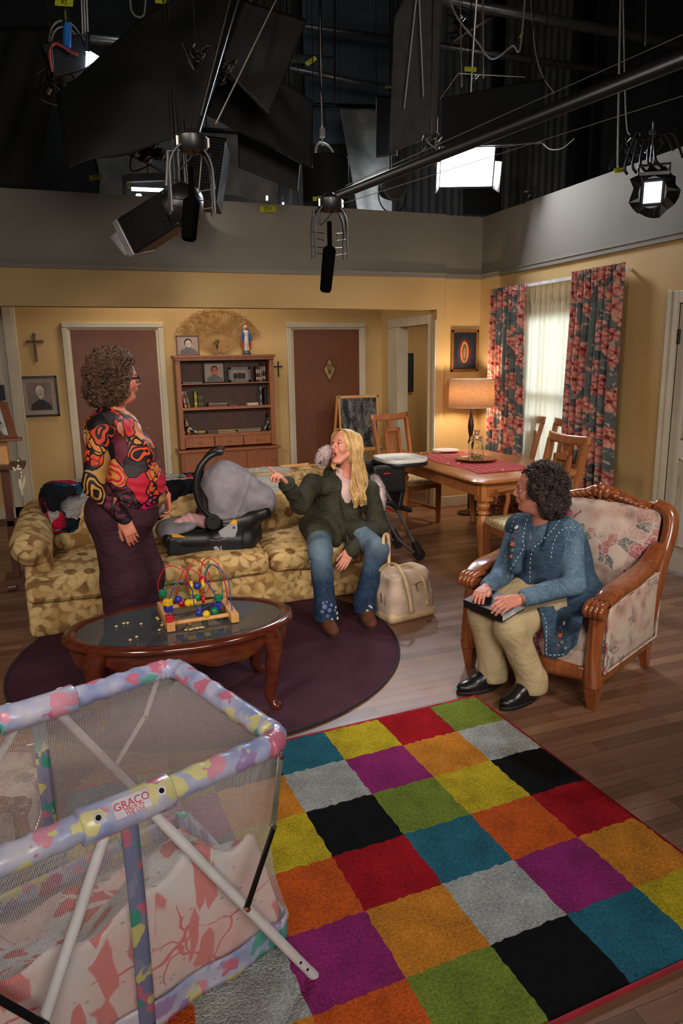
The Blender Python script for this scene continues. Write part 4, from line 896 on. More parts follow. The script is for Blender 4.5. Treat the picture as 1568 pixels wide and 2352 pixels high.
q = on(375, 385, 8.40); m = MB(); m.lathe([(0.018, 0), (0.018, 0.008), (0.006, 0.015), (0.006, 0.035), (0.014, 0.05), (0.012, 0.08)], 16, c=(q[0]+0.035, 8.39, BT)); tag(m.build('glass_candlestick', 'clear_glass', None), 'short clear glass candlestick beside the small vase', 'candlestick')
# frames standing on the shelves
p0 = on(272, 600, 8.45); p1 = on(398, 452, 8.45)
t = rect_m(p0[0]-0.01, p1[0]+0.01, SH[0]+0.001, SH[0]+0.235, 8.46, 0.02, 0.014, 'black_metal', 'photo_frame', 'black framed colour photo of a smiling boy on the top shelf', 'picture')
portrait(t, p0[0]+0.004, p1[0]-0.004, SH[0]+0.014, SH[0]+0.225, 8.445, 'photo_skin', 'photo_dark', 'photo_grey', 'photo_mat')
p0 = on(438, 598, 8.45); p1 = on(585, 487, 8.45)
t = rect_m(p0[0], p1[0], SH[0]+0.001, SH[0]+0.178, 8.46, 0.02, 0.03, plain('grey_frame', (104, 110, 112), 0.5), 'photo_frame', 'grey framed black and white group photo on the top shelf', 'picture')
m = MB(); flat(m, [(p0[0]+.025, SH[0]+.025), (p1[0]-.025, SH[0]+.025), (p1[0]-.025, SH[0]+.155), (p0[0]+.025, SH[0]+.155)], 8.45, 0)
for k, dx in enumerate((-0.05, 0.0, 0.045)): cx = (p0[0]+p1[0])/2+dx; flat(m, disc(cx, SH[0]+0.075, 0.028, 0.04, 0, 16)[0], 8.448-0.001*k, 1); flat(m, disc(cx, SH[0]+0.125, 0.013, 0.016, 0, 12)[0], 8.446-0.001*k, 2)
m.build('photograph', ['photo_paper', 'photo_dark', 'photo_skin_bw'], t, world=True, smooth=0)
# books
pg = plain('book_pages', (202, 192, 170), 0.8)
def book(x0, x1, z0, z1, y, depth, c, label, lean=0.0, stripe=None, group=None, cat='book', name='book'):
    key = 'cover_%d_%d_%d' % c
    if key not in MATS: plain(key, c, 0.55, var=0.08)
    w_, h_ = x1-x0, z1-z0; m = MB()
    m.bx(-w_/2, w_/2, 0, 0.003, 0, h_, 0); m.bx(-w_/2, -w_/2+min(0.003, w_*0.2), 0, depth, 0, h_, 0); m.bx(w_/2-min(0.003, w_*.2), w_/2, 0, depth, 0, h_, 0)
    m.bx(-w_/2+0.002, w_/2-0.002, 0.003, depth-0.004, 0.003, h_-0.003, 1)
    if stripe:
        k2 = 'cover_%d_%d_%d' % stripe
        if k2 not in MATS: plain(k2, stripe, 0.55)
        m.bx(-w_/2+0.001, w_/2-0.001, -0.0012, 0.002, h_*0.55, h_*0.8, 2); m.bx(-w_/2+0.001, w_/2-0.001, -0.0012, 0.002, h_*0.15, h_*0.3, 2)
    mats = [key, 'book_pages']+([k2] if stripe else [])
    o = m.build(name, mats, None, keep=True, smooth=0); o.location = (x0+w_/2, y, z0); o.rotation_euler = (0, radians(lean), 0)
    return tag(o, label, cat, group)
def bz(xa, xb, yt, sh, dep, c, label, lean=0, stripe=None, y=8.40, hh=None, name='book'):
    a = on(xa, 600, y)[0]; b = on(xb, 600, y)[0]; z = SH[sh]+0.001; h = hh if hh else (on((xa+xb)/2, yt, y)[2]-z)
    z += abs(sin(radians(lean)))*(b-a)/2*1.02
    return book(a, b, z, z+h, y, dep, c, label, lean, stripe, None, 'book', name)
bz(100, 110, 470, 0, 0.12, (120, 122, 126), 'thin grey book upright at the far left of the top shelf', stripe=(60, 60, 66))
bz(118, 254, 592, 0, 0.13, (52, 50, 52), 'dark disc case lying flat on the top shelf', stripe=(150, 146, 140), hh=0.02)
cs = [((628, 642), 486, (70, 34, 30), 'maroon disc case upright, first in the row at the right of the top shelf'), ((643, 655), 488, (86, 78, 74), 'grey brown disc case second in the row at the right of the top shelf'), ((656, 669), 486, (150, 128, 112), 'tan disc case third in the row at the right of the top shelf'), ((671, 680), 464, (110, 58, 42), 'reddish taller case fourth in the row at the right of the top shelf'), ((682, 694), 462, (58, 60, 64), 'tall dark case last in the row at the right of the top shelf')]
for (a, b), yt, c, l in cs: bz(a, b, yt, 0, 0.13, c, l, stripe=(176, 160, 146))
bz(122, 140, 646, 1, 0.13, (190, 150, 150), 'pink and white book leaning at the left of the middle shelf', -9, (160, 50, 60), hh=0.19)
bz(146, 164, 646, 1, 0.13, (124, 132, 74), 'olive green book leaning beside the pink and white one', -12, (80, 88, 50), hh=0.19)
bz(192, 212, 660, 1, 0.13, (140, 136, 58), 'yellow green book standing upright on the middle shelf', 0, (196, 176, 40))
bz(216, 256, 668, 1, 0.13, (44, 38, 26), 'thick dark ornate book standing on the middle shelf', 0, (84, 74, 40))
bz(286, 424, 752, 1, 0.13, (96, 50, 36), 'brown case lying at the bottom of the small stack on the middle shelf', hh=0.022)
b_ = bz(290, 422, 752, 1, 0.12, (60, 58, 60), 'dark case lying on top of the brown case', stripe=(170, 166, 160), hh=0.018); b_.location.z += 0.023
bz(430, 496, 752, 1, 0.12, (92, 54, 40), 'short brown box lying flat at the centre of the middle shelf', hh=0.02)
bz(558, 638, 742, 1, 0.13, (196, 180, 158), 'thick cream book lying flat on the middle shelf', hh=0.028)
bz(648, 664, 626, 1, 0.13, (128, 128, 130), 'grey video case upright at the right of the middle shelf', stripe=(54, 54, 58))
bz(682, 695, 640, 1, 0.13, (60, 34, 32), 'dark red book upright beside the grey video case')
bz(697, 712, 634, 1, 0.13, (34, 34, 38), 'black book at the right end of the middle shelf')
bz(132, 150, 858, 2, 0.13, (150, 72, 40), 'orange book leaning at the left of the lowest open shelf', -8, (186, 150, 96), hh=0.185)
bz(200, 216, 880, 2, 0.13, (70, 104, 118), 'blue and white case leaning steeply on the lowest open shelf', -58, (190, 186, 170), hh=0.17)
bz(272, 344, 948, 2, 0.13, (38, 36, 36), 'black case lying flat on the lowest open shelf', stripe=(100, 80, 60), hh=0.03)
bz(346, 478, 958, 2, 0.14, (150, 142, 118), 'loose pale papers lying on the lowest open shelf', hh=0.012, name='papers')['category'] = 'papers'
bz(484, 640, 940, 2, 0.13, (66, 60, 62), 'dark case lying flat at the right of the lowest open shelf', stripe=(170, 166, 160), hh=0.022)
bz(662, 676, 826, 2, 0.13, (96, 94, 92), 'grey case leaning to the right on the lowest open shelf', 28, (150, 146, 140), hh=0.185)
bz(702, 719, 815, 2, 0.13, (46, 46, 56), 'dark blue book upright at the right end of the lowest open shelf', 0, (120, 110, 90))

# ================================================================ chalkboard easel
ez = thing('chalkboard_easel', 'small wooden easel holding a chalked blackboard before the brown door', 'easel', (3.1, 7.75, 0))
n = NT('chalkboard', 0.8); s1 = n.noise(16, 5, n.map((1, 1, 0.35))); s2 = n.noise(60, 3); n.col(n.ramp(n.math('MULTIPLY', s1, n.math('ADD', s2, 0.35)), [(0.36, (30, 32, 33)), (0.56, (120, 122, 120))]))
M0 = Matrix.Translation((3.07, 7.70, 0)) @ Matrix.Rotation(radians(-4), 4, 'Z')
def ebx(name, a, mat, ty=0):
    m = MB(); z0, z1 = a[4], a[5]; k = 0.12
    vs = [(x, y+(z-0.6)*k, z) for (x, y, z) in ((a[0], a[2], z0), (a[1], a[2], z0), (a[1], a[3], z0), (a[0], a[3], z0), (a[0], a[2], z1), (a[1], a[2], z1), (a[1], a[3], z1), (a[0], a[3], z1))]
    m.add(vs, [(0, 3, 2, 1), (4, 5, 6, 7), (0, 1, 5, 4), (1, 2, 6, 5), (2, 3, 7, 6), (3, 0, 4, 7)], 0, M0); m.build(name, mat, ez, world=True, bevel=0.002)
ebx('chalkboard_panel', (-0.225, 0.225, -0.004, 0.004, 0.68, 1.255), 'chalkboard')
for x in (-0.24, 0.225): ebx('leg', (x, x+0.018, -0.012, 0.012, 0.0, 1.29), 'honey_pine')
ebx('top_bar', (-0.245, 0.25, -0.012, 0.014, 1.255, 1.285), 'honey_pine'); ebx('tray', (-0.245, 0.25, -0.05, 0.012, 0.645, 0.68), 'honey_pine')
for s in (-1, 1): m = MB(); m.bar(M0 @ Vector((s*0.245, 0.09, 1.28)), M0 @ Vector((s*0.27, 0.42, 0.0)), 0.022, 0.03); m.build('back_leg', 'honey_pine', ez, world=True)
m = MB()
for x in (-0.235, 0.24): m.cyl(M0 @ Vector((x, 0.05, 1.272)), M0 @ Vector((x, 0.07, 1.272)), 0.011); m.cyl(M0 @ Vector((x, -0.055, 0.66)), M0 @ Vector((x, -0.05, 0.66)), 0.011)
m.build('bolt_cap', 'toy_green', ez, world=True)
# small children's chairs behind the sofa
def kid_chair(loc, rz, label):
    t = thing('child_chair', label, 'chair', loc, rz, 'small pine chairs behind the sofa'); P_ = 'honey_pine'
    for sx in (-1, 1):
        for sy, h in ((-1, 0.36), (1, 0.80)): m = MB(); m.bar((sx*0.10, sy*0.12, 0), (sx*0.10, sy*0.12+(0.03 if sy > 0 else 0), h), 0.026, 0.026, up=(0, 1, 0)); m.build('leg', P_, t, bevel=0.002)
    m = MB(); m.grid(lambda u, v: ((u-0.5)*0.27, 0.15+0.012*(2*u-1)**2*-1, 0.755+0.065*v), 10, 3); m.build('top_rail', P_, t, solid=0.022)
    for x in (-0.05, 0.05): m = MB(); m.bar((x, 0.13, 0.37), (x, 0.15, 0.80), 0.022, 0.01, up=(0, 1, 0)); m.build('spindle', P_, t)
    m = MB(); m.box((0, 0, 0.365), (0.26, 0.27, 0.025)); m.build('seat', P_, t, bevel=0.005); return t
kid_chair((1.37, 5.95, 0), radians(178), 'small pine child chair behind the sofa, left of the pair by the pointing hand')
kid_chair((1.70, 6.0, 0), radians(186), 'small pine child chair behind the sofa, partly behind the pointing hand')
m = MB(); m.bx(1.72, 2.15, 6.1, 6.5, 0.685, 0.71)
for x in (1.75, 2.12):
    for y in (6.13, 6.47): m.bar((x, y, 0), (x, y, 0.685), 0.035, 0.035)
tag(m.build('child_table', 'honey_pine', None, bevel=0.003), 'low pine child table behind the sofa and the pointing arm', 'table')

# ================================================================ lamp
LX, LY = 3.965, 6.70
lampt = thing('floor_lamp', 'lamp with a drum linen shade and dark turned stem by the left curtain', 'lamp', (LX, LY, 0))
n = NT('linen_shade', 0.8, spec=0.1); wv = n.noise(26, 4, n.map((1, 1, 9))); wv2 = n.noise(26, 4, n.map((9, 9, 1)))
f_ = n.math('MULTIPLY', n.math('ADD', wv, wv2), 0.5); cc = n.ramp(f_, [(0.35, (176, 146, 116)), (0.62, (208, 180, 150))]); n.col(cc)
tr = n.t.nodes.new('ShaderNodeBsdfTranslucent'); n.t.links.new(cc, tr.inputs[0]); mx = n.t.nodes.new('ShaderNodeMixShader'); mx.inputs[0].default_value = 0.5
out = n.t.nodes['Material Output']; n.t.links.new(n.b.outputs[0], mx.inputs[1]); n.t.links.new(tr.outputs[0], mx.inputs[2]); n.t.links.new(mx.outputs[0], out.inputs[0])
m = MB(); m.lathe([(0.245, 1.18), (0.235, 1.475)], 48, c=(0, 0, 0), capb=False, capt=False); m.build('lamp_shade', 'linen_shade', lampt, solid=0.003, smooth=180)
m = MB(); m.lathe([(0.247, 1.178), (0.247, 1.186)], 48, capb=False, capt=False); m.lathe([(0.237, 1.468), (0.237, 1.477)], 48, capb=False, capt=False)
for k in range(3): a = k*2.094; m.tube([(0, 0, 1.44), (0.235*cos(a), 0.235*sin(a), 1.47)], 0.003, 5)
m.build('shade_ring', 'rod_white', lampt)
m = MB(); m.lathe([(0.13, 0), (0.13, 0.02), (0.05, 0.035), (0.018, 0.06), (0.016, 0.75), (0.03, 0.80), (0.02, 0.83), (0.016, 0.86), (0.026, 0.90), (0.034, 0.97), (0.026, 1.04), (0.014, 1.09), (0.018, 1.10), (0.012, 1.12), (0.010, 1.30)], 20); m.build('stem', plain('dark_bronze', (50, 34, 26), 0.35, 0.3), lampt)
m = MB(); m.ball((0, 0, 1.35), (0.03, 0.03, 0.045)); m.build('bulb', emit('bulb_glow', (255, 214, 160), 12), lampt)
pl = bpy.data.lights.new('lamp_light', 'POINT'); pl.energy = 42; pl.color = (1, 0.78, 0.54); pl.shadow_soft_size = 0.05; po = bpy.data.objects.new('lamp_light', pl); C.objects.link(po); po.location = (LX, LY, 1.34)

# ================================================================ on the dining table
DT = DZT+0.001
n = NT('striped_runner', 0.85); yy_ = n.sep(n.co())[0]; n.col(n.ramp(n.math('FRACT', n.math('MULTIPLY', yy_, 13.0)), [(0, (186, 44, 50)), (0.35, (204, 70, 72)), (0.5, (212, 150, 140)), (0.56, (186, 44, 50)), (0.7, (200, 176, 168)), (0.76, (84, 84, 96)), (0.82, (196, 50, 56))], 'CONSTANT'))
n = plain('runner_red', (178, 22, 34), 0.8)
rr = random.Random(2)
m = MB(); m.grid(lambda u, v: (3.06+0.56*u+0.008*sin(9*v), 5.05+1.18*v, DT+0.003+0.0015*sin(20*v+5*u)), 20, 40, 0)
m.grid(lambda u, v: (3.05+0.58*u, 5.05-0.05*(1-v)-0.006*sin(u*19), DT+0.003), 24, 4, 1); m.grid(lambda u, v: (3.05+0.58*u, 6.23+0.05*v+0.008*sin(u*17), DT+0.003), 24, 4, 1)
o = m.build('table_runner', ['striped_runner', 'runner_red'], None, solid=0.002); tag(o, 'red striped woven runner along the dining table', 'table runner')
m = MB(); m.lathe([(0.07, 0), (0.075, 0.004), (0.12, 0.014), (0.135, 0.018), (0.135, 0.022), (0.12, 0.019), (0.07, 0.008), (0.001, 0.007)], 40, c=(3.46, 6.33, DT+0.006), capt=False); tag(m.build('dinner_plate', plain('white_china', (226, 224, 220), 0.25, var=0.02), None), 'white round plate at the far end of the dining table', 'plate')
jx, jy = 3.40, 5.64
m = MB(); m.lathe([(0.09, 0), (0.10, 0.004), (0.165, 0.016), (0.19, 0.022), (0.19, 0.026), (0.16, 0.021), (0.09, 0.009), (0.001, 0.008)], 40, c=(jx, jy, DT+0.006), capt=False)
n = NT('autumn_plate', 0.3); n.col(n.ramp(n.sep(n.vor(30, 'F1', out='Color'))[0], [(0, (96, 52, 24)), (0.3, (150, 84, 30)), (0.5, (70, 60, 30)), (0.7, (170, 60, 30)), (0.85, (110, 90, 50))], 'CONSTANT'))
tag(m.build('leaf_platter', 'autumn_plate', None), 'brown and orange leaf patterned platter under the glass jar', 'plate')
gj = thing('glass_jar', 'clear glass jar with a knobbed lid standing on the leaf platter', 'jar', (jx, jy, DT+0.016))
m = MB(); o_ = [(0.062, 0), (0.07, 0.01), (0.072, 0.14), (0.064, 0.165), (0.050, 0.18), (0.052, 0.185), (0.062, 0.19), (0.052, 0.215), (0.025, 0.235), (0.018, 0.245), (0.030, 0.258), (0.030, 0.275), (0.001, 0.278)]
m.lathe(o_, 36, capt=False); m.lathe([(max(0.0005, r-0.003), z-0.0015 if z > 0.1 else z+0.003) for r, z in o_[:8]][::-1], 36, capt=False, capb=False); m.build('jar_body', 'clear_glass', gj, smooth=60)
for k in range(26):
    c_ = ('red', 'green', 'blue', 'yellow')[k % 4]; a = rr.uniform(0, 6.28); r = rr.uniform(0, 0.045); z = DT+0.030+0.014*(k//7); m = MB(); m.ball((jx+r*cos(a), jy+r*sin(a), z), (0.012, 0.009, 0.007), n=8)
    tag(m.build('candy', plain('candy_'+c_, {'red': (214, 60, 40), 'green': (120, 190, 60), 'blue': (40, 130, 170), 'yellow': (236, 180, 60)}[c_], 0.3) if 'candy_'+c_ not in MATS else MATS['candy_'+c_], None), {'red': 'small red candy', 'green': 'small lime green candy', 'blue': 'small blue candy', 'yellow': 'small yellow candy'}[c_]+' inside the glass jar on the dining table', 'candy', 'candies in the glass jar')
for i, (x, y, c_, l) in enumerate([(1028, 1064, 'yellow', 'pale crumb left of the platter'), (1052, 1064, 'yellow', 'tiny crumb just before the platter'), (1062, 1069, 'red', 'orange crumb nearest the platter'), (1154, 1079, 'yellow', 'orange crumb beside the near runner end'), (986, 1042, 'green', 'green crumb near the white plate'), (967, 1041, 'yellow', 'yellow crumb at the far left table corner')]):
    p = fl(x, y, DT+0.006); m = MB(); m.ball((p[0], p[1], DT+0.006), (0.013, 0.008, 0.006), n=7); m.ball((p[0]+0.01, p[1]+0.004, DT+0.007), (0.008, 0.006, 0.007), n=7); tag(m.build('crumb', 'candy_'+c_, None), l+' on the dining table', 'crumb')

# ================================================================ high chair
hc = thing('high_chair', 'black and grey folding high chair with a white tray at the dining table', 'high chair', (2.3, 5.5, 0))
plain('hc_black', (24, 24, 26), 0.4); plain('hc_grey', (112, 112, 116), 0.3, 0.4); plain('hc_red', (190, 16, 40), 0.4); plain('hc_white', (220, 218, 212), 0.3, var=0.02)
YN = 5.27
def hp(x, y, Y=YN): return aty(x, y, Y)
for Yo in (0.0, 0.44):
    def q(x, y): p = hp(x, y); return (p[0], p[1]+Yo, max(p[2], 0.035))
    m = MB(); m.tube(bez([q(866, 1092), q(876, 1112), q(896, 1149), q(913, 1174), q(952, 1252)], 4), 0.019, 12, flat=0.7); m.build('front_leg', 'hc_grey', hc, world=True)
    m = MB(); m.tube(bez([q(870, 1150), q(882, 1175), q(903, 1219), q(920, 1243), q(950, 1268)], 5), 0.019, 12, flat=0.7); m.build('lower_rail', 'hc_grey', hc, world=True)
    a = hp(962, 1266); m = MB(); m.cyl((a[0], a[1]+Yo-0.025, 0.05), (a[0], a[1]+Yo+0.025, 0.05), 0.048, n=28); b_ = q(949, 1243); m.tube([(a[0]-0.005, a[1]+Yo, 0.07), (b_[0]+0.008, b_[1], b_[2])], [0.045, 0.028], 12); m.build('wheel', 'hc_black', hc, world=True, smooth=50)
    m = MB(); m.tube(bez([q(862, 1180), q(872, 1160), q(895, 1154), q(912, 1168)], 4), [0.024, 0.026, 0.028, 0.03, 0.03, 0.03, 0.03, 0.03, 0.03, 0.03, 0.03, 0.03, 0.026], 12, flat=0.8); h_ = m.build('hinge_hub', 'hc_black', hc, world=True)
    m = MB(); r0 = q(886, 1171); m.ball((r0[0], r0[1]-0.02, r0[2]), (0.022, 0.012, 0.012)); m.build('release_button', 'hc_red', h_, world=True)
rl = [(1.83, YN, 0.035), (2.15, YN, 0.5)]
for Yo in (0.0, 0.44):
    p = hp(885, 1150); m = MB(); m.tube([(p[0], YN+Yo, p[2]), (p[0]-0.42, YN+Yo, 0.03)], 0.019, 12, flat=0.7); m.build('rear_leg', 'hc_grey', hc, world=True)
p = hp(900, 1110, 5.35)
soft_obj('seat_shell', [rbx_((p[0]-0.10, 5.49, 0.62), (0.17, 0.15, 0.04), 0.03, k=0.03), rbx_((p[0]-0.27, 5.49, 0.86), (0.03, 0.16, 0.26), 0.03, R=Matrix.Rotation(radians(-12), 3, 'Y'), k=0.04), rbx_((p[0]-0.04, 5.33, 0.72), (0.15, 0.02, 0.12), 0.02, k=0.03), rbx_((p[0]-0.04, 5.65, 0.72), (0.15, 0.02, 0.12), 0.02, k=0.03), rbx_((p[0]+0.10, 5.49, 0.53), (0.025, 0.12, 0.10), 0.02, R=Matrix.Rotation(radians(14), 3, 'Y'), k=0.03), rbx_((p[0]+0.15, 5.49, 0.43), (0.07, 0.10, 0.02), 0.015, R=Matrix.Rotation(radians(20), 3, 'Y'), k=0.03)], 0.012, 'hc_black', hc)
m = MB(); a = hp(889, 1088, 5.30); m.box((a[0], 5.305, a[2]), (0.06, 0.012, 0.014)); m.build('tray_latch', 'hc_red', hc, world=True, bevel=0.003)
ta = aty(968, 1052, 5.5); TZc = ta[2]+0.01; tx1 = ta[0]
pts = []
for k in range(40):
    a = 2*pi*k/40; ex = 0.6; cx_, cy_ = abs(cos(a))**ex*(1 if cos(a) > 0 else -1), abs(sin(a))**ex*(1 if sin(a) > 0 else -1); pts.append((tx1-0.21+0.21*cx_, 5.5+0.235*cy_))
def tray(z0, z1, sc, hole, name, mat, par):
    m = MB(); n_ = len(pts); c0 = (tx1-0.21, 5.5); L = [(1*sc, z0), (1.02*sc, (z0+z1)/2), (1*sc, z1), (0.93*sc, z1), (0.88*sc, z0+hole), (0.001, z0+hole)]; vs = []
    for r, z in L: vs += [(c0[0]+(p[0]-c0[0])*r, c0[1]+(p[1]-c0[1])*r, z) for p in pts]
    fs = [(i*n_+k, i*n_+(k+1) % n_, (i+1)*n_+(k+1) % n_, (i+1)*n_+k) for i in range(len(L)-1) for k in range(n_)]+[tuple(range(n_))[::-1]]
    m.add(vs, fs); return m.build(name, mat, par, world=True, smooth=50)
tray(TZc-0.045, TZc-0.012, 0.99, 0.01, 'tray_base', 'hc_black', hc); tray(TZc-0.012, TZc+0.016, 0.97, 0.006, 'tray', 'hc_white', hc)
for k in range(22):
    a = rr.uniform(0, 6.28); r = rr.uniform(0.01, 0.10); c_ = ('red', 'green', 'blue', 'yellow')[k % 4]; m = MB(); m.lathe([(0.003, 0), (0.006, 0.002), (0.003, 0.004)], 8, c=(tx1-0.24+r*cos(a), 5.5+r*sin(a), TZc-0.003))
    tag(m.build('cereal_ring', 'candy_'+c_, None), {'red': 'tiny red', 'green': 'tiny green', 'blue': 'tiny blue', 'yellow': 'tiny yellow'}[c_]+' piece of cereal scattered on the white high chair tray', 'cereal', 'coloured cereal on the high chair tray')

# ================================================================ tote bag
bag = thing('tote_bag', 'cream canvas tote bag with leather handles on the floor beside the sofa', 'bag', (1.94, 4.10, 0))
n = plain('canvas_cream', (196, 172, 150), 0.85, vs_=8, bump=0.1); plain('leather_tan', (204, 176, 134), 0.5); plain('bag_dark', (92, 70, 60), 0.8)
fb = nz3(16, 9)
BR = Matrix.Rotation(radians(10), 3, 'Z')
soft_obj('bag_body', [rbx_((1.94, 4.12, 0.10), (0.185, 0.13, 0.10), 0.06, R=BR, k=0.05), rbx_((1.95, 4.13, 0.20), (0.16, 0.11, 0.14), 0.06, R=BR, k=0.05), ell_((1.96, 4.15, 0.36), (0.13, 0.075, 0.085), k=0.0, sub=True), ell_((1.85, 4.08, 0.335), (0.05, 0.09, 0.045), k=0.02, sub=True)], 0.008, 'canvas_cream', bag, disp=lambda x, y, z: 0.008*fb(x, y, z)+0.004*fb(x*2.3, y*2, z*2))
soft_obj('bag_base', [rbx_((1.94, 4.12, 0.038), (0.192, 0.137, 0.038), 0.035, R=BR, k=0.02)], 0.008, 'leather_tan', bag)
m = MB(); m.lathe([(0.001, 0.272), (0.08, 0.272), (0.12, 0.28)], 24, c=(1.955, 4.14, 0.0), sy=0.6, capb=False, capt=False); m.build('bag_lining', 'bag_dark', bag, world=True)
def strap(pts, w_, name='handle'): m = MB(); m.tube(bez(pts, 7), w_, 8, flat=0.22, up=(0, 1, 0.3)); m.build(name, 'leather_tan', bag, world=True, smooth=180)
def bp(x, y, Y): return tuple(aty(x, y, Y))
strap([bp(945, 1408, 3.965), bp(940, 1370, 3.965), bp(925, 1318, 3.99), bp(905, 1296, 4.05), bp(882, 1300, 4.12), bp(868, 1318, 4.16)], 0.013)
strap([bp(981, 1390, 4.0), bp(975, 1340, 4.02), bp(955, 1308, 4.06), bp(935, 1298, 4.12), bp(920, 1302, 4.2)], 0.013)
strap([bp(893, 1305, 4.22), bp(893, 1265, 4.24), bp(891, 1232, 4.24), bp(882, 1230, 4.22), bp(880, 1262, 4.2)], 0.012)
m = MB(); m.bar(bp(952, 1342, 3.985), bp(968, 1336, 4.0), 0.004, 0.006); m.bar(bp(956, 1342, 3.98), bp(959, 1358, 3.98), 0.006, 0.004); m.bar(bp(874, 1362, 3.99), bp(876, 1385, 3.985), 0.004, 0.01); m.build('zip_pull', 'old_brass', bag, world=True)
soft_obj('cloth_in_bag', [ell_(bp(968, 1318, 4.10), (0.055, 0.05, 0.05), k=0.02), ell_(bp(975, 1345, 4.10), (0.04, 0.05, 0.07), k=0.02)], 0.007, plain('white_cloth', (206, 196, 190), 0.9), None, disp=lambda x, y, z: 0.006*fb(x*2, y*2, z*2)); tag(bpy.data.objects['cloth_in_bag'], 'white folded cloth poking out of the cream tote bag', 'cloth')

# ================================================================ lectern with a bible at the left edge
lt = thing('lectern', 'dark wooden book stand with an open slanted shelf at the left edge', 'lectern', (-0.62, 5.85, 0))
Y0 = 5.85
wood('lectern_wood', (104, 60, 38), (134, 82, 54), 0.4)
def lc_(x, y, Y=Y0): return aty(x, y, Y)
a = lc_(50, 1003); 
m = MB(); zt, zb = lc_(20, 925)[2], a[2]-0.0
m.add([(-1.02, Y0-0.04, zb), (-0.455, Y0-0.04, zb), (-0.455-0.06, Y0+0.14, zt), (-0.96, Y0+0.14, zt), (-1.02, Y0-0.02, zb-0.01), (-0.455, Y0-0.02, zb-0.01), (-0.455-0.06, Y0+0.16, zt-0.01), (-0.96, Y0+0.16, zt-0.01)], [(0, 1, 2, 3), (7, 6, 5, 4), (0, 4, 5, 1), (1, 5, 6, 2), (2, 6, 7, 3), (3, 7, 4, 0)]); m.build('slanted_board', 'lectern_wood', lt, world=True)
m = MB(); m.bx(-1.05, -0.425, Y0-0.12, Y0-0.02, zb-0.02, zb); m.build('book_ledge', 'lectern_wood', lt, world=True, bevel=0.004)
z1 = lc_(48, 1064)[2]; m = MB(); m.bx(-1.05, -0.43, Y0-0.12, Y0+0.16, z1-0.03, z1); m.build('shelf', 'dark_walnut', lt, world=True, bevel=0.004)
for x in (-0.72, -0.60, -0.455): m = MB(); m.tube([(x, Y0-0.08, z1), (x, Y0-0.08, z1+0.02), (x, Y0-0.08, z1+0.05)], [0.005, 0.007, 0.004], 8); m.build('peg', 'dark_walnut', lt, world=True)
m = MB(); m.bx(-0.60, -0.54, Y0-0.0, Y0+0.12, z1, zb-0.0); m.build('upper_post', 'honey_pine', lt, world=True)
for x in (-0.60, -0.98): m = MB(); m.bx(x, x+0.055, Y0-0.05, Y0+0.0, 0.09, z1-0.03); m.build('leg', 'dark_walnut', lt, world=True, bevel=0.004)
m = MB(); m.bx(-1.02, -0.53, Y0-0.05, Y0+0.05, 0.5, 0.54); m.build('cross_rail', 'dark_walnut', lt, world=True)

for xf in (-0.66, -1.04): m = MB(); m.bx(xf, xf+0.14, Y0-0.12, Y0+0.12, 0.05, 0.09); m.cyl((xf+0.02, Y0-0.1, 0.03), (xf+0.08, Y0-0.1, 0.03), 0.03); m.build('foot', 'dark_walnut', lt, world=True)
n = NT('printed_page', 0.7); zz = n.sep(n.co())[2]; ln = n.math('LESS_THAN', n.math('FRACT', n.math('MULTIPLY', zz, 130.0)), 0.45); bk = n.math('GREATER_THAN', n.noise(90, 1, n.map((1, 0.2, 0.05))), 0.40); n.col(n.mix(n.math('MULTIPLY', n.math('MULTIPLY', ln, bk), 0.6), (206, 202, 194), (80, 76, 74)))
m = MB(); dz = zt-zb
def sl(x, t, off=0.012): return (x-0.06*t, Y0-0.04+0.18*t-off*0.6, zb+dz*t+off*0.7)
for (x0, x1) in ((-0.93, -0.725), (-0.72, -0.515)):
    m.grid(lambda u, v: sl(x0+(x1-x0)*u, 0.04+0.78*v, 0.010+0.010*sin(pi*u)), 8, 4)
bo = m.build('open_bible', 'printed_page', None, solid=0.012); tag(bo, 'open book with two printed columns resting on the slanted lectern board', 'book')
c1 = lc_(8, 990); cr = thing('standing_cross', 'small brown wooden cross with gilt edges leaning on the open book', 'cross', (c1[0], Y0-0.1, zb))
Mx = Matrix.Translation((-0.545, Y0-0.085, zb)) @ Matrix.Rotation(radians(-28), 4, 'Y')
for nm, e, mt, yo in (('gilt_edge', 0.003, 'old_brass', 0.0), ('cross_face', 0.0, 'crucifix_wood', -0.003)):
    m = MB(); m.add(*[(lambda B: (B.v, B.f))(MB().bx(-0.012-e, 0.012+e, yo-0.004, yo+0.004, 0, 0.16))][0], 0, Mx); m.add(*[(lambda B: (B.v, B.f))(MB().bx(-0.05-e, 0.05+e, yo-0.004, yo+0.004, 0.10-e, 0.124+e))][0], 0, Mx); m.build(nm, mt, cr, world=True)
rs_ = thing('rosary', 'pale bead rosary hanging from the corner of the lectern shelf', 'rosary', (-0.43, Y0-0.14, z1-0.2))
m = MB(); ps = [lc_(x, y, Y0-0.13) for x, y in ((42, 1058), (42, 1070), (40, 1076), (34, 1079), (31, 1075), (44, 1078), (47, 1077), (48, 1086), (49, 1095))]
for p in ps: m.ball(p, (0.010, 0.008, 0.010), n=8)
m.build('bead', plain('pearl', (206, 196, 166), 0.25), rs_, world=True)
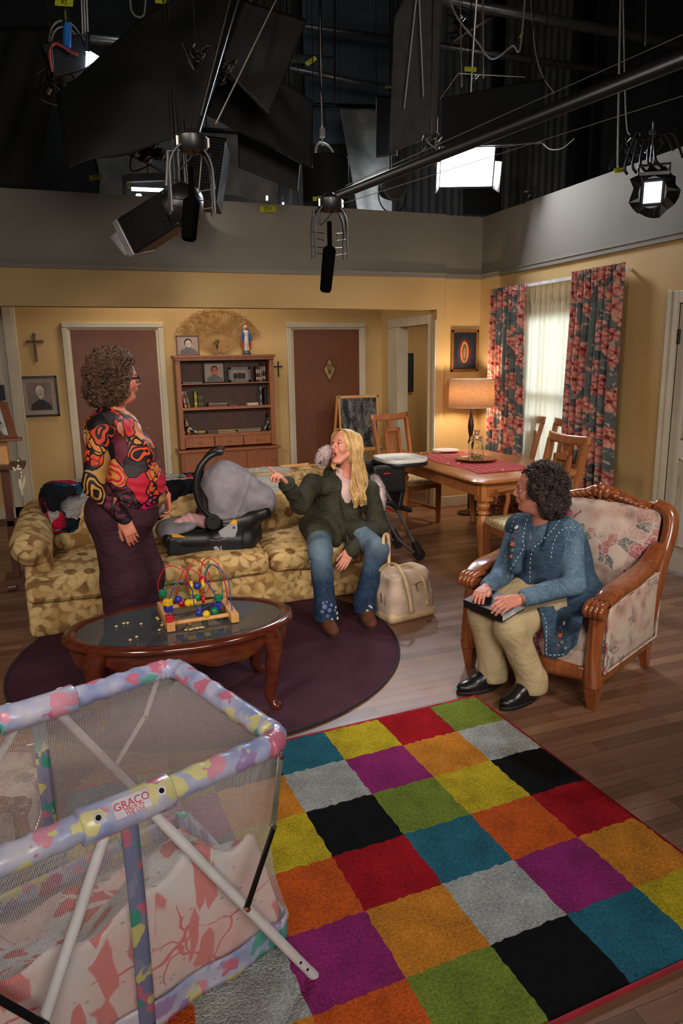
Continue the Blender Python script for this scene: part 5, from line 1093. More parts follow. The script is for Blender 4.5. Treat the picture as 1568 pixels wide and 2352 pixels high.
m = MB(); m.tube(bez([lc_(x, y, Y0-0.13) for x, y in ((49, 1090), (48, 1100), (50, 1115), (51, 1140))], 4), 0.003, 6); m.tube([lc_(x, y, Y0-0.13) for x, y in ((44, 1100), (47, 1118), (52, 1135))], [0.008, 0.016, 0.005], 8); m.tube([lc_(x, y, Y0-0.13) for x, y in ((57, 1092), (55, 1110), (52, 1125))], [0.006, 0.012, 0.006], 8); m.build('tassel', 'pearl', rs_, world=True)
m = MB(); p = lc_(0, 890, 8.2); m.bx(p[0]-0.3, p[0]+0.04, 8.2, 8.22, 1.34, 1.50); tag(m.build('dark_frame', 'black_metal', None), 'small black framed panel at the far left edge behind the lectern', 'picture')
# ================================================================ carved armchair under the seated woman in blue
def carved_armchair(name, label, loc, rz):
    t = thing(name, label, 'armchair', loc, rz, None); W = 'carved_maple'
    fl_ = nz3(30, 3)
    for sx in (-1, 1):
        # carved front leg and arm post
        m = MB(); m.bar((sx*0.36, -0.33, 0.0), (sx*0.36, -0.34, 0.17), 0.045, 0.045, up=(0, 1, 0), w2=0.082, h2=0.082); m.build('leg', W, t, bevel=0.005)
        m = MB(); m.bar((sx*0.355, 0.33, 0.0), (sx*0.35, 0.30, 0.17), 0.04, 0.045, up=(0, 1, 0), w2=0.07, h2=0.07); m.build('leg', W, t, bevel=0.005)
        def post(u, v):
            a = 2*pi*u; z = 0.13+0.40*v; wx = 0.040+0.006*cos(v*6); wy = 0.048-0.012*sin(pi*v); yc = -0.345+0.05*sin(v*pi)*-0.3+0.03*v*v
            q = 1+0.06*sin(18*u*pi+4*v)*sin(pi*v); return (sx*0.36+wx*cos(a)*q, yc+wy*sin(a)*q, z)
        m = MB(); m.grid(post, 60, 26, wrapu=True); m.build('arm_post', W, t, smooth=180)
        # scroll end with knuckles
        m = MB()
        for k in range(4): m.tube(bez([(sx*0.36+(k-1.5)*0.024, -0.27, 0.545), (sx*0.36+(k-1.5)*0.025, -0.345, 0.550), (sx*0.36+(k-1.5)*0.025, -0.392, 0.530), (sx*0.36+(k-1.5)*0.024, -0.385, 0.500), (sx*0.36+(k-1.5)*0.023, -0.35, 0.495)], 6), 0.0155, 10)
        m.build('arm_scroll', W, t, smooth=180)
        soft_ = [(-0.325, 0.548, 0.045, 0.018), (-0.22, 0.575, 0.055, 0.022), (0.0, 0.585, 0.058, 0.024), (0.20, 0.615, 0.052, 0.026), (0.345, 0.69, 0.042, 0.028)]
        m = MB(); P = bez([(sx*0.37, y, z) for y, z, _, _ in soft_], 6)
        def arm(u, v):
            i = min(int(v*(len(P)-1)), len(P)-2); f_ = v*(len(P)-1)-i; p = P[i].lerp(P[i+1], f_); j = v*4; k = min(int(j), 3); g_ = j-k
            w_ = soft_[k][2]*(1-g_)+soft_[k+1][2]*g_; h_ = soft_[k][3]*(1-g_)+soft_[k+1][3]*g_; a = 2*pi*u; e = 0.6
            return (p.x+w_*abs(cos(a))**e*(1 if cos(a) > 0 else -1), p.y, p.z+h_*abs(sin(a))**e*(1 if sin(a) > 0 else -1))
        m.grid(arm, 24, 30, wrapu=True); m.build('arm_rest', W, t, smooth=80)
        m = MB(); m.tube(bez([(sx*0.36, -0.33, 0.50), (sx*0.365, -0.15, 0.53), (sx*0.365, 0.1, 0.535), (sx*0.36, 0.33, 0.60)], 6), [0.032]*19, 10, flat=1.0); m.build('arm_rail', W, t)
        # back post curving up
        m = MB(); m.tube(bez([(sx*0.355, 0.30, 0.16), (sx*0.375, 0.32, 0.40), (sx*0.385, 0.37, 0.60), (sx*0.395, 0.43, 0.78), (sx*0.37, 0.455, 0.865), (sx*0.30, 0.46, 0.895)], 7), [0.035]*8+[0.037]*8+[0.040]*20, 14); m.build('back_post', W, t, smooth=180)
        # upholstered outer side
        m = MB()
        def side(u, v): y = -0.30+0.64*u; z0 = 0.185; z1 = 0.505+0.05*u+0.02*sin(pi*u); return (sx*(0.375+0.015*sin(pi*u)*sin(pi*v)), y+0.03*v*u, z0+(z1-z0)*v)
        m.grid(side, 14, 12); o = m.build('side_panel', 'chair_side_brocade', t, smooth=180, solid=0.04)
        m = MB(); e = [side(u/12, 0) for u in range(13)]+[side(1, v/8) for v in range(9)]+[side(1-u/12, 1) for u in range(13)]+[side(0, 1-v/8) for v in range(9)]
        m.tube([(sx*(abs(p[0])+0.021), p[1], p[2]) for p in e], 0.006, 6, closed=True); m.build('piping', 'chair_brocade', o)
    # crest with carving
    m = MB()
    def crest(u, v):
        s = 2*u-1; x = 0.33*s; top = 0.93+0.045*math.exp(-(s*2.6)**2)-0.035*s*s; a = 2*pi*v; hgt = 0.036+0.018*math.exp(-(s*2.2)**2); cz = top-hgt
        car = 0.006*sin(26*s+3*sin(a*2))*(1-abs(s)**3)*max(0, -sin(a)+0.4); return (x, 0.455+0.018*(1-s*s)+(0.028+car)*sin(a), cz+hgt*cos(a)*(1+0.05*sin(20*s)))
    m.grid(crest, 80, 24); m.build('crest_rail', W, t, smooth=180)
    m = MB(); 
    for dx, r in ((-0.03, 0.032), (0.03, 0.032), (0, 0.034)): m.ball((dx, 0.435-0.004, 0.945+(0.012 if dx == 0 else -0.006)), (r*0.8, r*0.9, r*1.1))
    m.ball((0, 0.41, 0.93), (0.014, 0.016, 0.03))
    for s in (-1, 1):
        for k in range(7): m.tube(bez([(s*(0.05+0.03*k), 0.43, 0.905-0.004*k), (s*(0.075+0.03*k), 0.418, 0.93-0.008*k), (s*(0.105+0.03*k), 0.428, 0.90-0.006*k)], 5), [0.006]*3+[0.011]*5+[0.005]*3, 8)
        m.tube([(s*(0.05+0.02*math.cos(j*0.6)*(1-j/16)), 0.415, 0.885+0.02*math.sin(j*0.6)*(1-j/16)) for j in range(14)], 0.007, 7)
    m.build('carved_ornament', W, t, smooth=180)
    m = MB(); m.grid(lambda u, v: ((2*u-1)*0.33, 0.0+-0.345-0.02*cos(pi*(u-0.5))*1.0, 0.135+0.085*v-0.02*(1-v)*abs(2*u-1)**2*-1), 16, 4); m.build('front_rail', W, t, solid=0.05)
    for s in (-1, 1): m = MB(); m.bar((s*0.36, -0.30, 0.155), (s*0.355, 0.31, 0.155), 0.04, 0.07); m.build('side_rail', W, t, bevel=0.004)
    soft_obj('front_upholstery', [rbx_((0, -0.335, 0.245), (0.315, 0.03, 0.05), 0.025)], 0.010, 'chair_brocade', t, world=False)
    soft_obj('seat_cushion', [rbx_((0, -0.05, 0.33), (0.325, 0.315, 0.07), 0.06, k=0.03), ell_((0, -0.05, 0.375), (0.27, 0.26, 0.05), k=0.04)], 0.010, 'chair_brocade', t, world=False, disp=lambda x, y, z: 0.003*fl_(x, y, z))
    BRm = Matrix.Rotation(radians(-13), 3, 'X')
    soft_obj('back_cushion', [rbx_((0, 0.37, 0.63), (0.345, 0.05, 0.25), 0.05, R=BRm, k=0.04), ell_((0, 0.33, 0.62), (0.29, 0.07, 0.22), R=BRm, k=0.05), ell_((0, 0.42, 0.84), (0.27, 0.05, 0.05), k=0.04)], 0.010, 'chair_brocade', t, world=False, disp=lambda x, y, z: 0.003*fl_(x, y, z))
    soft_obj('outer_back', [rbx_((0, 0.44, 0.55), (0.355, 0.02, 0.36), 0.02, R=Matrix.Rotation(radians(-15), 3, 'X'))], 0.012, 'chair_side_brocade', t, world=False)
    return t
ac = carved_armchair('armchair', 'carved wooden armchair with faded pink floral upholstery under the woman in blue', (2.398, 3.048, 0), radians(-64.8))
ac2 = dup(ac, (-0.47, 2.53, 0), radians(84), label='low carved wooden armchair seen through the playpen netting at the left edge', scale=0.55)
for ch in ac.children:
    for g_ in ch.children: pass

# ================================================================ infant car seat on the sofa
cs = thing('infant_car_seat', 'black infant car seat with grey sun canopy resting on the sofa', 'car seat', (0.85, 4.85, 0.42))
SY = 4.84
n = NT('grey_canopy', 0.8, spec=0.25); n.col(n.ramp(n.noise(9, 4), [(0.3, (118, 112, 118)), (0.7, (150, 144, 150))])); n.bump(n.noise(300, 2), 0.2, 0.002)
plain('seat_black', (20, 20, 22), 0.42)
cw = nz3(22, 12)
soft_obj('seat_shell', [rbx_((0.80, SY, 0.49), (0.28, 0.17, 0.075), 0.07, R=Matrix.Rotation(radians(6), 3, 'Y'), k=0.06), rbx_((0.60, SY, 0.53), (0.16, 0.17, 0.05), 0.045, R=Matrix.Rotation(radians(6), 3, 'Y'), k=0.06), rbx_((0.95, SY, 0.55), (0.14, 0.17, 0.13), 0.06, k=0.05), rbx_((1.06, SY, 0.64), (0.14, 0.165, 0.05), 0.04, R=Matrix.Rotation(radians(-14), 3, 'Y'), k=0.05), rbx_((1.09, SY, 0.56), (0.04, 0.13, 0.09), 0.02, k=0.03), ell_((0.68, SY, 0.66), (0.20, 0.12, 0.10), k=0.03, sub=True)], 0.009, 'seat_black', cs)
soft_obj('canopy', [ell_((0.90, SY, 0.74), (0.185, 0.185, 0.30), k=0.05), cap_((0.98, SY, 0.83), (1.14, SY, 0.76), 0.15, 0.10, k=0.06), ell_((1.08, SY, 0.74), (0.17, 0.16, 0.12), R=Matrix.Rotation(radians(20), 3, 'Y'), k=0.06), ell_((1.185, SY, 0.735), (0.065, 0.14, 0.07), k=0.06), rbx_((0.9, SY, 0.52), (0.6, 0.4, 0.13), 0.01, k=0.01, sub=True), ell_((0.66, SY, 0.72), (0.15, 0.14, 0.16), k=0.02, sub=True)], 0.0085, 'grey_canopy', cs, disp=lambda x, y, z: 0.010*cw(x*0.8, y, z)+0.005*nz3(45, 8)(x, y, z)-0.006*np.exp(-((x-1.0+(z-0.8)*-0.5)/0.012)**2))
m = MB()
for yo in (-0.175, 0.175):
    pass
P_ = [(aty(x, y, SY-0.19)) for x, y in ((488, 1192), (462, 1165), (449, 1120), (456, 1080), (474, 1054), (492, 1042), (505, 1043), (508, 1058))]
near = [(p[0], SY-0.19, p[2]) for p in P_]
top = near[-3]
h = near[:6]+[(near[6][0]+0.01, SY-0.15, near[6][2]+0.004), (near[6][0]+0.015, SY-0.06, near[6][2]+0.01), (near[6][0]+0.05, SY+0.06, near[6][2]+0.005), (near[6][0]+0.075, SY+0.13, near[6][2]-0.004)]+[(p[0]+0.085, SY+0.16, p[2]-0.012) for p in near[:6][::-1]]
m.tube(bez(h, 6), 0.021, 14); m.build('carry_handle', 'seat_black', cs, world=True, smooth=180)
for yo in (-0.19, 0.19): m = MB(); m.cyl((near[0][0], SY+yo-0.02, near[0][2]-0.02), (near[0][0], SY+yo+0.02, near[0][2]-0.02), 0.052, n=28); m.build('handle_pivot', 'seat_black', cs, world=True, bevel=0.006)
soft_obj('foot_muff', [ell_((0.565, SY, 0.60), (0.15, 0.165, 0.055), R=Matrix.Rotation(radians(-12), 3, 'Y'), k=0.03), ell_((0.50, SY, 0.585), (0.08, 0.15, 0.06), k=0.04)], 0.009, 'grey_canopy', cs, disp=lambda x, y, z: 0.005*cw(x, y, z))
m = MB(); yy = SY-0.186
def cp(x, y): p = aty(350+x/4.48, 1030+y/4.48, yy); return (p[0], p[2])
Fc = frame_m((0, yy, 0), (1, 0, 0), (0, 0, 1))
def side_decal(name, poly, mat, off=0.0): m = MB(); m.prism([cp(*p) for p in poly], 0.02, frame_m((0, yy-off, 0), (1, 0, 0), (0, 0, 1))); return m.build(name, mat, cs, world=True, smooth=0)
plain('label_grey', (150, 150, 154), 0.5, var=0.03); plain('label_yellow', (222, 160, 30), 0.5, var=0.03); plain('label_dark', (70, 70, 72), 0.5); plain('label_red', (190, 40, 50), 0.5)
M_ = frame_m((0, yy+0.008, 0), (1, 0, 0), (0, 0, 1))
def dec(poly, mi, z): m.prism([cp(*p) for p in poly], 0.0012, frame_m((0, yy+0.006-z, 0), (1, 0, 0), (0, 0, 1)), mi)
m = MB()
dec([(680, 855), (790, 780), (872, 780), (876, 840), (848, 920), (706, 914)], 0, 0.0); dec([(790, 778), (840, 730), (870, 745), (872, 780)], 1, 0.0); dec([(710, 922), (840, 924), (838, 960), (712, 955)], 2, 0)
dec([(198, 880), (260, 882), (355, 920), (205, 916)], 1, 0); dec([(205, 918), (352, 922), (430, 960), (460, 1010), (330, 990), (250, 960)], 2, 0)
dec([(625, 1020), (660, 1005), (690, 1030), (690, 1050), (650, 1050)], 0, 0); dec([(700, 1005), (750, 1015), (765, 1045), (702, 1050)], 0, 0); dec([(484, 990), (550, 998), (548, 1006), (484, 998)], 3, 0); dec([(754, 1012), (828, 1018), (828, 1028), (754, 1020)], 3, 0)
dec([(706, 988), (842, 992), (842, 997), (706, 993)], 0, 0); dec([(715, 935), (835, 937), (835, 940), (715, 938)], 0, 0.001)
m.build('warning_labels', ['label_grey', 'label_yellow', 'label_dark', 'label_red'], cs, world=True, smooth=0)
m = MB(); p = cp(838, 814); m.cyl((p[0], yy+0.01, p[1]), (p[0], yy-0.004, p[1]), 0.009, n=16); m.build('label_button', 'label_dark', cs, world=True)
# base box so the shell side is flat behind the labels
soft_obj('shell_side', [rbx_((0.72, SY-0.165, 0.475), (0.25, 0.014, 0.062), 0.012, R=Matrix.Rotation(radians(7), 3, 'Y'), k=0.03), rbx_((0.915, SY-0.165, 0.50), (0.075, 0.014, 0.13), 0.012, k=0.03)], 0.008, 'seat_black', cs)
# the baby
skin_baby = plain('baby_skin', (214, 150, 130), 0.5); plain('baby_pink', (206, 158, 160), 0.85, var=0.06)
baby = thing('person', 'baby in pale pink clothes lying in the infant car seat with one leg raised', 'person', (0.70, SY, 0.55))
soft_obj('body', [ell_((0.80, SY, 0.63), (0.10, 0.075, 0.06), k=0.03), ell_((0.92, SY, 0.70), (0.058, 0.055, 0.055), k=0.01), cap_((0.83, SY, 0.655), (0.90, SY, 0.69), 0.035, k=0.02), cap_((0.72, SY-0.05, 0.62), (0.64, SY-0.075, 0.66), 0.035, 0.028, k=0.02), cap_((0.64, SY-0.075, 0.66), (0.575, SY-0.07, 0.645), 0.026, 0.02, k=0.02), cap_((0.72, SY+0.05, 0.62), (0.62, SY+0.06, 0.63), 0.035, 0.026, k=0.02), cap_((0.84, SY-0.06, 0.66), (0.78, SY-0.09, 0.69), 0.02, 0.016, k=0.02), cap_((0.78, SY-0.09, 0.69), (0.73, SY-0.05, 0.70), 0.015, 0.014, k=0.01)], 0.005, 'baby_skin', baby)
soft_obj('romper', [ell_((0.79, SY, 0.63), (0.112, 0.085, 0.068), k=0.03), cap_((0.73, SY-0.05, 0.625), (0.64, SY-0.078, 0.665), 0.042, 0.036, k=0.03), cap_((0.64, SY-0.078, 0.665), (0.575, SY-0.074, 0.648), 0.035, 0.027, k=0.02), ell_((0.555, SY-0.07, 0.64), (0.035, 0.022, 0.022), k=0.01), cap_((0.72, SY+0.05, 0.62), (0.62, SY+0.06, 0.635), 0.042, 0.034, k=0.02), cap_((0.84, SY-0.06, 0.66), (0.78, SY-0.09, 0.69), 0.027, 0.023, k=0.02)], 0.005, 'baby_pink', baby, disp=lambda x, y, z: 0.0025*np.sin(x*130+z*60))

# ================================================================ playpen
PU = Vector((0.9405, 0.3398, 0)); PV = Vector((-0.3398, 0.9405, 0)); NR = Vector((0.452, 1.742, 0)); PW, PL, PZ = 0.655, 0.93, 0.675
pp = thing('playpen', 'folding baby playpen with pastel padded rails and fine net sides in the foreground', 'playpen', tuple(NR-PU*PL/2+PV*PW/2))
def pt(u, v, z): q = NR-PU*u+PV*v; return Vector((q.x, q.y, z))
n = NT('pastel_vinyl', 0.28); c = n.warp(22, 0.075, n.map()); e = n.sep(n.vor(15, 'F1', c, 'Color')); d_ = n.vor(15, 'F1', c, 'Distance')
bg = n.ramp(n.noise(9, 3), [(0.35, (132, 142, 184)), (0.5, (168, 170, 196)), (0.65, (192, 188, 200))])
blob = n.ramp(e[0], [(0, (204, 138, 156)), (0.3, (150, 128, 170)), (0.5, (206, 196, 138)), (0.66, (88, 160, 146)), (0.82, (190, 108, 130))], 'CONSTANT')
n.col(n.mix(n.math('MULTIPLY', n.step(d_, 0.56, 0.50), n.math('GREATER_THAN', e[1], 0.22)), bg, blob)); n.bump(n.noise(20, 3), 0.25, 0.01)
netmat('white_net', (196, 188, 184), 0.0052, 0.27)
n = NT('strap_print', 0.6); e = n.vor(24, 'F1', n.warp(22, 0.05), 'Color'); n.col(n.ramp(n.sep(e)[0], [(0, (108, 112, 142)), (0.45, (124, 124, 148)), (0.62, (176, 100, 122)), (0.75, (184, 174, 110)), (0.88, (60, 136, 118))], 'CONSTANT'))
plain('enamel_white', (206, 202, 200), 0.25, var=0.04)
def rail(a, b, n_, name='padded_rail'):
    A, B = Vector(a), Vector(b); rr_ = random.Random(hash(name+str(n_)) % 99); P = [A.lerp(B, k/n_)+Vector((0, 0, 0.002*sin(k*1.7))) for k in range(n_+1)]
    m = MB(); m.tube(P, [0.033+0.0014*sin(k*2.1+n_) for k in range(n_+1)], 18); return m.build(name, 'pastel_vinyl', pp, world=True, smooth=180)
rail(pt(0.04, 0, PZ), pt(0.36, 0, PZ), 16); rail(pt(0.56, 0, PZ), pt(PL-0.04, 0, PZ), 16); rail(pt(0, 0.05, PZ), pt(0, PW-0.05, PZ), 20); rail(pt(0.04, PW, PZ), pt(0.36, PW, PZ), 16); rail(pt(0.56, PW, PZ), pt(PL-0.04, PW, PZ), 16); rail(pt(PL, 0.05, PZ), pt(PL, PW-0.05, PZ), 20)
for (u0, v0, su, sv) in ((0, 0, 1, 1), (0, PW, 1, -1), (PL, 0, -1, 1), (PL, PW, -1, -1)):
    P = [pt(u0+su*(0.055-0.055*sin(a)), v0+sv*(0.055-0.055*cos(a)), PZ) for a in [pi/2*k/8 for k in range(9)]]
    m = MB(); m.tube(P, [0.033+0.0025*sin(k*2.4) for k in range(9)], 18); m.build('rail_corner', 'pastel_vinyl', pp, world=True, smooth=180)
CU = 0.46
for v in (0, PW):
    sg = -1 if v == 0 else 1
    m = MB(); m.tube([pt(CU-0.115, v, PZ), pt(CU-0.11, v, PZ), pt(CU-0.05, v, PZ-0.003), pt(CU+0.05, v, PZ-0.003), pt(CU+0.11, v, PZ), pt(CU+0.115, v, PZ)], [0.036, 0.044, 0.042, 0.042, 0.044, 0.036], 16, flat=1.0); hcv = m.build('hinge_cover', 'pastel_vinyl', pp, world=True, smooth=60)
    if v == 0:
        # name patch and grommets on the outer face
        nd = (-PV*0.72+Vector((0, 0, 0.69))).normalized(); upv = (PV*0.69+Vector((0, 0, 0.72))).normalized(); c0 = pt(CU, 0, PZ-0.003)
        vs, fs = text_mb('GRACO', 0.025, 0.0006); Mt = frame_m(c0+nd*0.0435+upv*0.004+PU*0.004, PU, upv); mt = MB(); mt.add(vs, fs, 0, Mt); mt.build('lettering', plain('patch_red', (186, 60, 70), 0.5), hcv, world=True, smooth=0)
        m = MB(); q0 = c0+nd*0.0402+PU*0.004
        m.prism([(-0.045, -0.022), (0.045, -0.022), (0.045, 0.022), (-0.045, 0.022)], 0.0022, frame_m(q0, PU, upv)); m.build('name_patch', plain('patch_white', (196, 190, 200), 0.4), hcv, world=True)
        mt = MB()
        for r_, (tx, sz) in enumerate((('MADE IN', 0.012), ('THE USA', 0.012))): vs, fs = text_mb(tx, sz, 0.0005); mt.add(vs, fs, 0, frame_m(c0+nd*0.0433+upv*(-0.0085-0.0095*r_)+PU*0.006, PU, upv))
        mt.build('lettering', 'patch_red', hcv, world=True, smooth=0)
    for du in (-0.078, 0.078):
        nd = ((PV*sg*0.72)+Vector((0, 0, 0.69))).normalized(); c0 = pt(CU+du, v, PZ-0.003)
        m = MB(); m.cyl(c0+nd*0.040, c0+nd*0.045, 0.012, n=22); m.build('grommet', 'patch_white', hcv, world=True); m = MB(); m.cyl(c0+nd*0.0445, c0+nd*0.0462, 0.0065, n=18); m.build('rivet', 'black_metal', hcv, world=True)
# net sides
netmat('fine_net', (206, 198, 194), 0.0046, 0.15)
def net(fn, su, sv, nu, nv, name='net_panel', mat='white_net'):
    m = MB(); m.grid(fn, nu, nv); o = m.build(name, mat, pp, keep=True, smooth=180); o.data.transform(inv_of(pp))
    me = o.data; uv = me.uv_layers.new(name='uv'); 
    for l in me.loops: i = l.vertex_index; uv.data[l.index].uv = ((i//nv)/(nu-1)*su, (i % nv)/(nv-1)*sv)
    return o
ZB0 = 0.10
def side_fn(v, sg):
    def f(a, b): z = ZB0+(PZ-0.02-ZB0)*b; s = sin(pi*b); bow = 0.055*s; u = 0.0+bow+(PL-2*bow)*a+0.035*0; return tuple(pt(u, v+sg*0.012*s*0+(-sg)*0.015*s*sin(pi*a), z))
    return f
net(side_fn(0, 1), PL, 0.56, 30, 20, mat='fine_net'); net(side_fn(PW, -1), PL, 0.56, 30, 20)
def end_fn(u, sg):
    def f(a, b): z = ZB0+(PZ-0.02-ZB0)*b; s = sin(pi*b); return tuple(pt(u+sg*0.055*s, PW*a, z))
    return f
net(end_fn(0, 1), PW, 0.56, 24, 20); net(end_fn(PL, -1), PW, 0.56, 24, 20)
# bottom band
def band(fn, n_): m = MB(); m.grid(lambda a, b: tuple(fn(a, 0.022+(ZB0+0.004-0.022)*b)), n_, 6); return m.build('bottom_band', 'pastel_vinyl', pp, world=True, solid=0.006, smooth=180)
band(lambda a, z: pt(0.03+(PL-0.06)*a, -0.004+0.006*sin(a*25), z), 40); band(lambda a, z: pt(0.03+(PL-0.06)*a, PW, z), 30); band(lambda a, z: pt(-0.004*sin(9*a), 0.03+(PW-0.06)*a, z), 24); band(lambda a, z: pt(PL, 0.03+(PW-0.06)*a, z), 24)
for (u0, v0, su, sv) in ((0, 0, 1, 1), (0, PW, 1, -1), (PL, 0, -1, 1), (PL, PW, -1, -1)):
    m = MB(); m.grid(lambda a, b: tuple(pt(u0+su*(0.035-0.04*sin(a*pi/2)), v0+sv*(0.035-0.04*cos(a*pi/2)), 0.022+0.085*b)), 9, 5); m.build('bottom_corner', 'pastel_vinyl', pp, world=True, solid=0.006, smooth=180)
m = MB(); m.grid(lambda a, b: tuple(pt(CU-0.021+0.042*a, -0.012-0.006*sin(pi*b), 0.03+(PZ-0.05)*b)), 4, 20); m.build('centre_strap', 'strap_print', pp, world=True, solid=0.004, smooth=180)
m = MB(); m.grid(lambda a, b: tuple(pt(CU-0.021+0.042*a, PW+0.012, 0.03+(PZ-0.05)*b)), 4, 10); m.build('centre_strap', 'strap_print', pp, world=True, solid=0.004, smooth=180)
# crossed tubular legs and braces
for v, sg in ((0, -1), (PW, 1)):
    for s, ua in ((-1, CU-0.06), (1, CU+0.06)):
        a = pt(ua, v+sg*0.012, PZ-0.035); b = pt(CU+s*0.435, v+sg*0.15, 0.014); m = MB(); m.tube([a, b], 0.0135, 16); lg = m.build('leg', 'enamel_white', pp, world=True, smooth=50)
        m = MB(); d = (b-a).normalized(); m.tube([b-d*0.025, b-d*0.0], 0.0142, 16); m.build('foot_cap', 'enamel_white', lg, world=True)
        m = MB()
        for k_ in (0.05, 0.085): c_ = b-d*k_; nn_ = (-PV if sg < 0 else PV); nn_ = (nn_-d*nn_.dot(d)).normalized(); m.cyl(c_+nn_*0.0105, c_+nn_*0.0145, 0.004, n=10)
        m.build('spring_hole', 'black_metal', lg, world=True)
        c = pt(0.035 if s < 0 else PL-0.035, v+sg*0.036, PZ-0.02); e = a.lerp(b, 0.52)+PV*sg*0.02; k_ = c.lerp(e, 0.52)+Vector((0, 0, 0.0))-PU*s*0.045*1+Vector((0, 0, 0.02)); k_ = c.lerp(e, 0.5)-PU*s*0.03
        m = MB(); m.bar(c, k_, 0.018, 0.004, up=tuple(-PV)); br_ = m.build('brace_strap', 'enamel_white' if sg > 0 else plain('worn_steel', (140, 136, 118), 0.35, 0.5) if 'worn_steel' not in MATS else 'worn_steel', pp, world=True, bevel=0.001)
        m = MB(); m.bar(k_+PV*sg*0.004, e, 0.017, 0.005, up=tuple(-PV)); m.build('brace_strap', 'black_metal' if sg < 0 else 'enamel_white', pp, world=True, bevel=0.001)
        for q in (c, k_, e): m = MB(); m.cyl(q-PV*0.009, q+PV*0.009, 0.007, n=12); m.build('rivet', 'chrome', br_, world=True)
m = MB(); m.grid(lambda a, b: tuple(pt(0.02+(PL-0.04)*a, 0.01+(PW-0.02)*b, 0.035)), 4, 4); m.build('floor_pad', plain('pad_white', (200, 188, 184), 0.8), pp, world=True, solid=0.02)
# crumpled flamingo sheet
n = NT('flamingo_sheet', 0.85, spec=0.1); c = n.warp(5, 0.16); mk, k_, d_ = leaves(n, 5.0, 2.3, (0.9, 0.3, 0.9), 0.46, (1, 2, 0), 0.05, 0.16)
w2 = n.math('LESS_THAN', n.vor(5, 'DISTANCE_TO_EDGE', n.warp(6, 0.2), 'Distance'), 0.016); tick = n.math('LESS_THAN', n.vor(48, 'F1', n.map((0.35, 1, 1), (0, 0, 0.4))), 0.13)
bg = n.ramp(n.noise(4, 3), [(0.4, (222, 216, 214)), (0.7, (228, 176, 168))]); q = n.mix(tick, bg, (150, 140, 138)); q = n.mix(n.math('MULTIPLY', w2, n.step(n.noise(4, 2), 0.52, 0.56)), q, (214, 84, 84)); n.col(n.mix(n.math('MULTIPLY', mk, 0.95), q, (216, 92, 88)))
wr = nz3(13, 21); wr2 = nz3(34, 22)
def sheet(a, b):
    fall = min(1.0, b/0.22); b = max(0.0, (b-0.22)/0.78); b0 = b
    u = 0.03+(PL-0.06)*a; v = 0.015+(PW-0.10)*b
    z = 0.10+0.045*float(wr(u*1.2, v, 0.1))+0.018*float(wr2(u, v, 0.3))+0.20*math.exp(-((u-0.30)/0.17)**2-((v-0.14)/0.13)**2)+0.07*math.exp(-((u-0.06)/0.08)**2)+min(0.36, 0.34*(1-b)**3*(0.85+0.3*float(wr(u*1.5, 2.0, 0)))*min(1, 0.25+u*6))
    z = max(0.055, z)*min(1, 0.5+6*min(a, 1-a, 1-b, 0.2)); q = pt(u, max(0.012, v+0.02*float(wr(u, v, 4))*fall)+0.012*(1-fall)*abs(float(wr2(u, 0.0, fall*0.2))), 0.055+(z-0.055)*fall); return tuple(q)
m = MB(); m.grid(sheet, 110, 70); tag(m.build('crib_sheet', 'flamingo_sheet', None, smooth=180, solid=0.003), 'crumpled white sheet with pink flamingos lying inside the playpen', 'sheet')
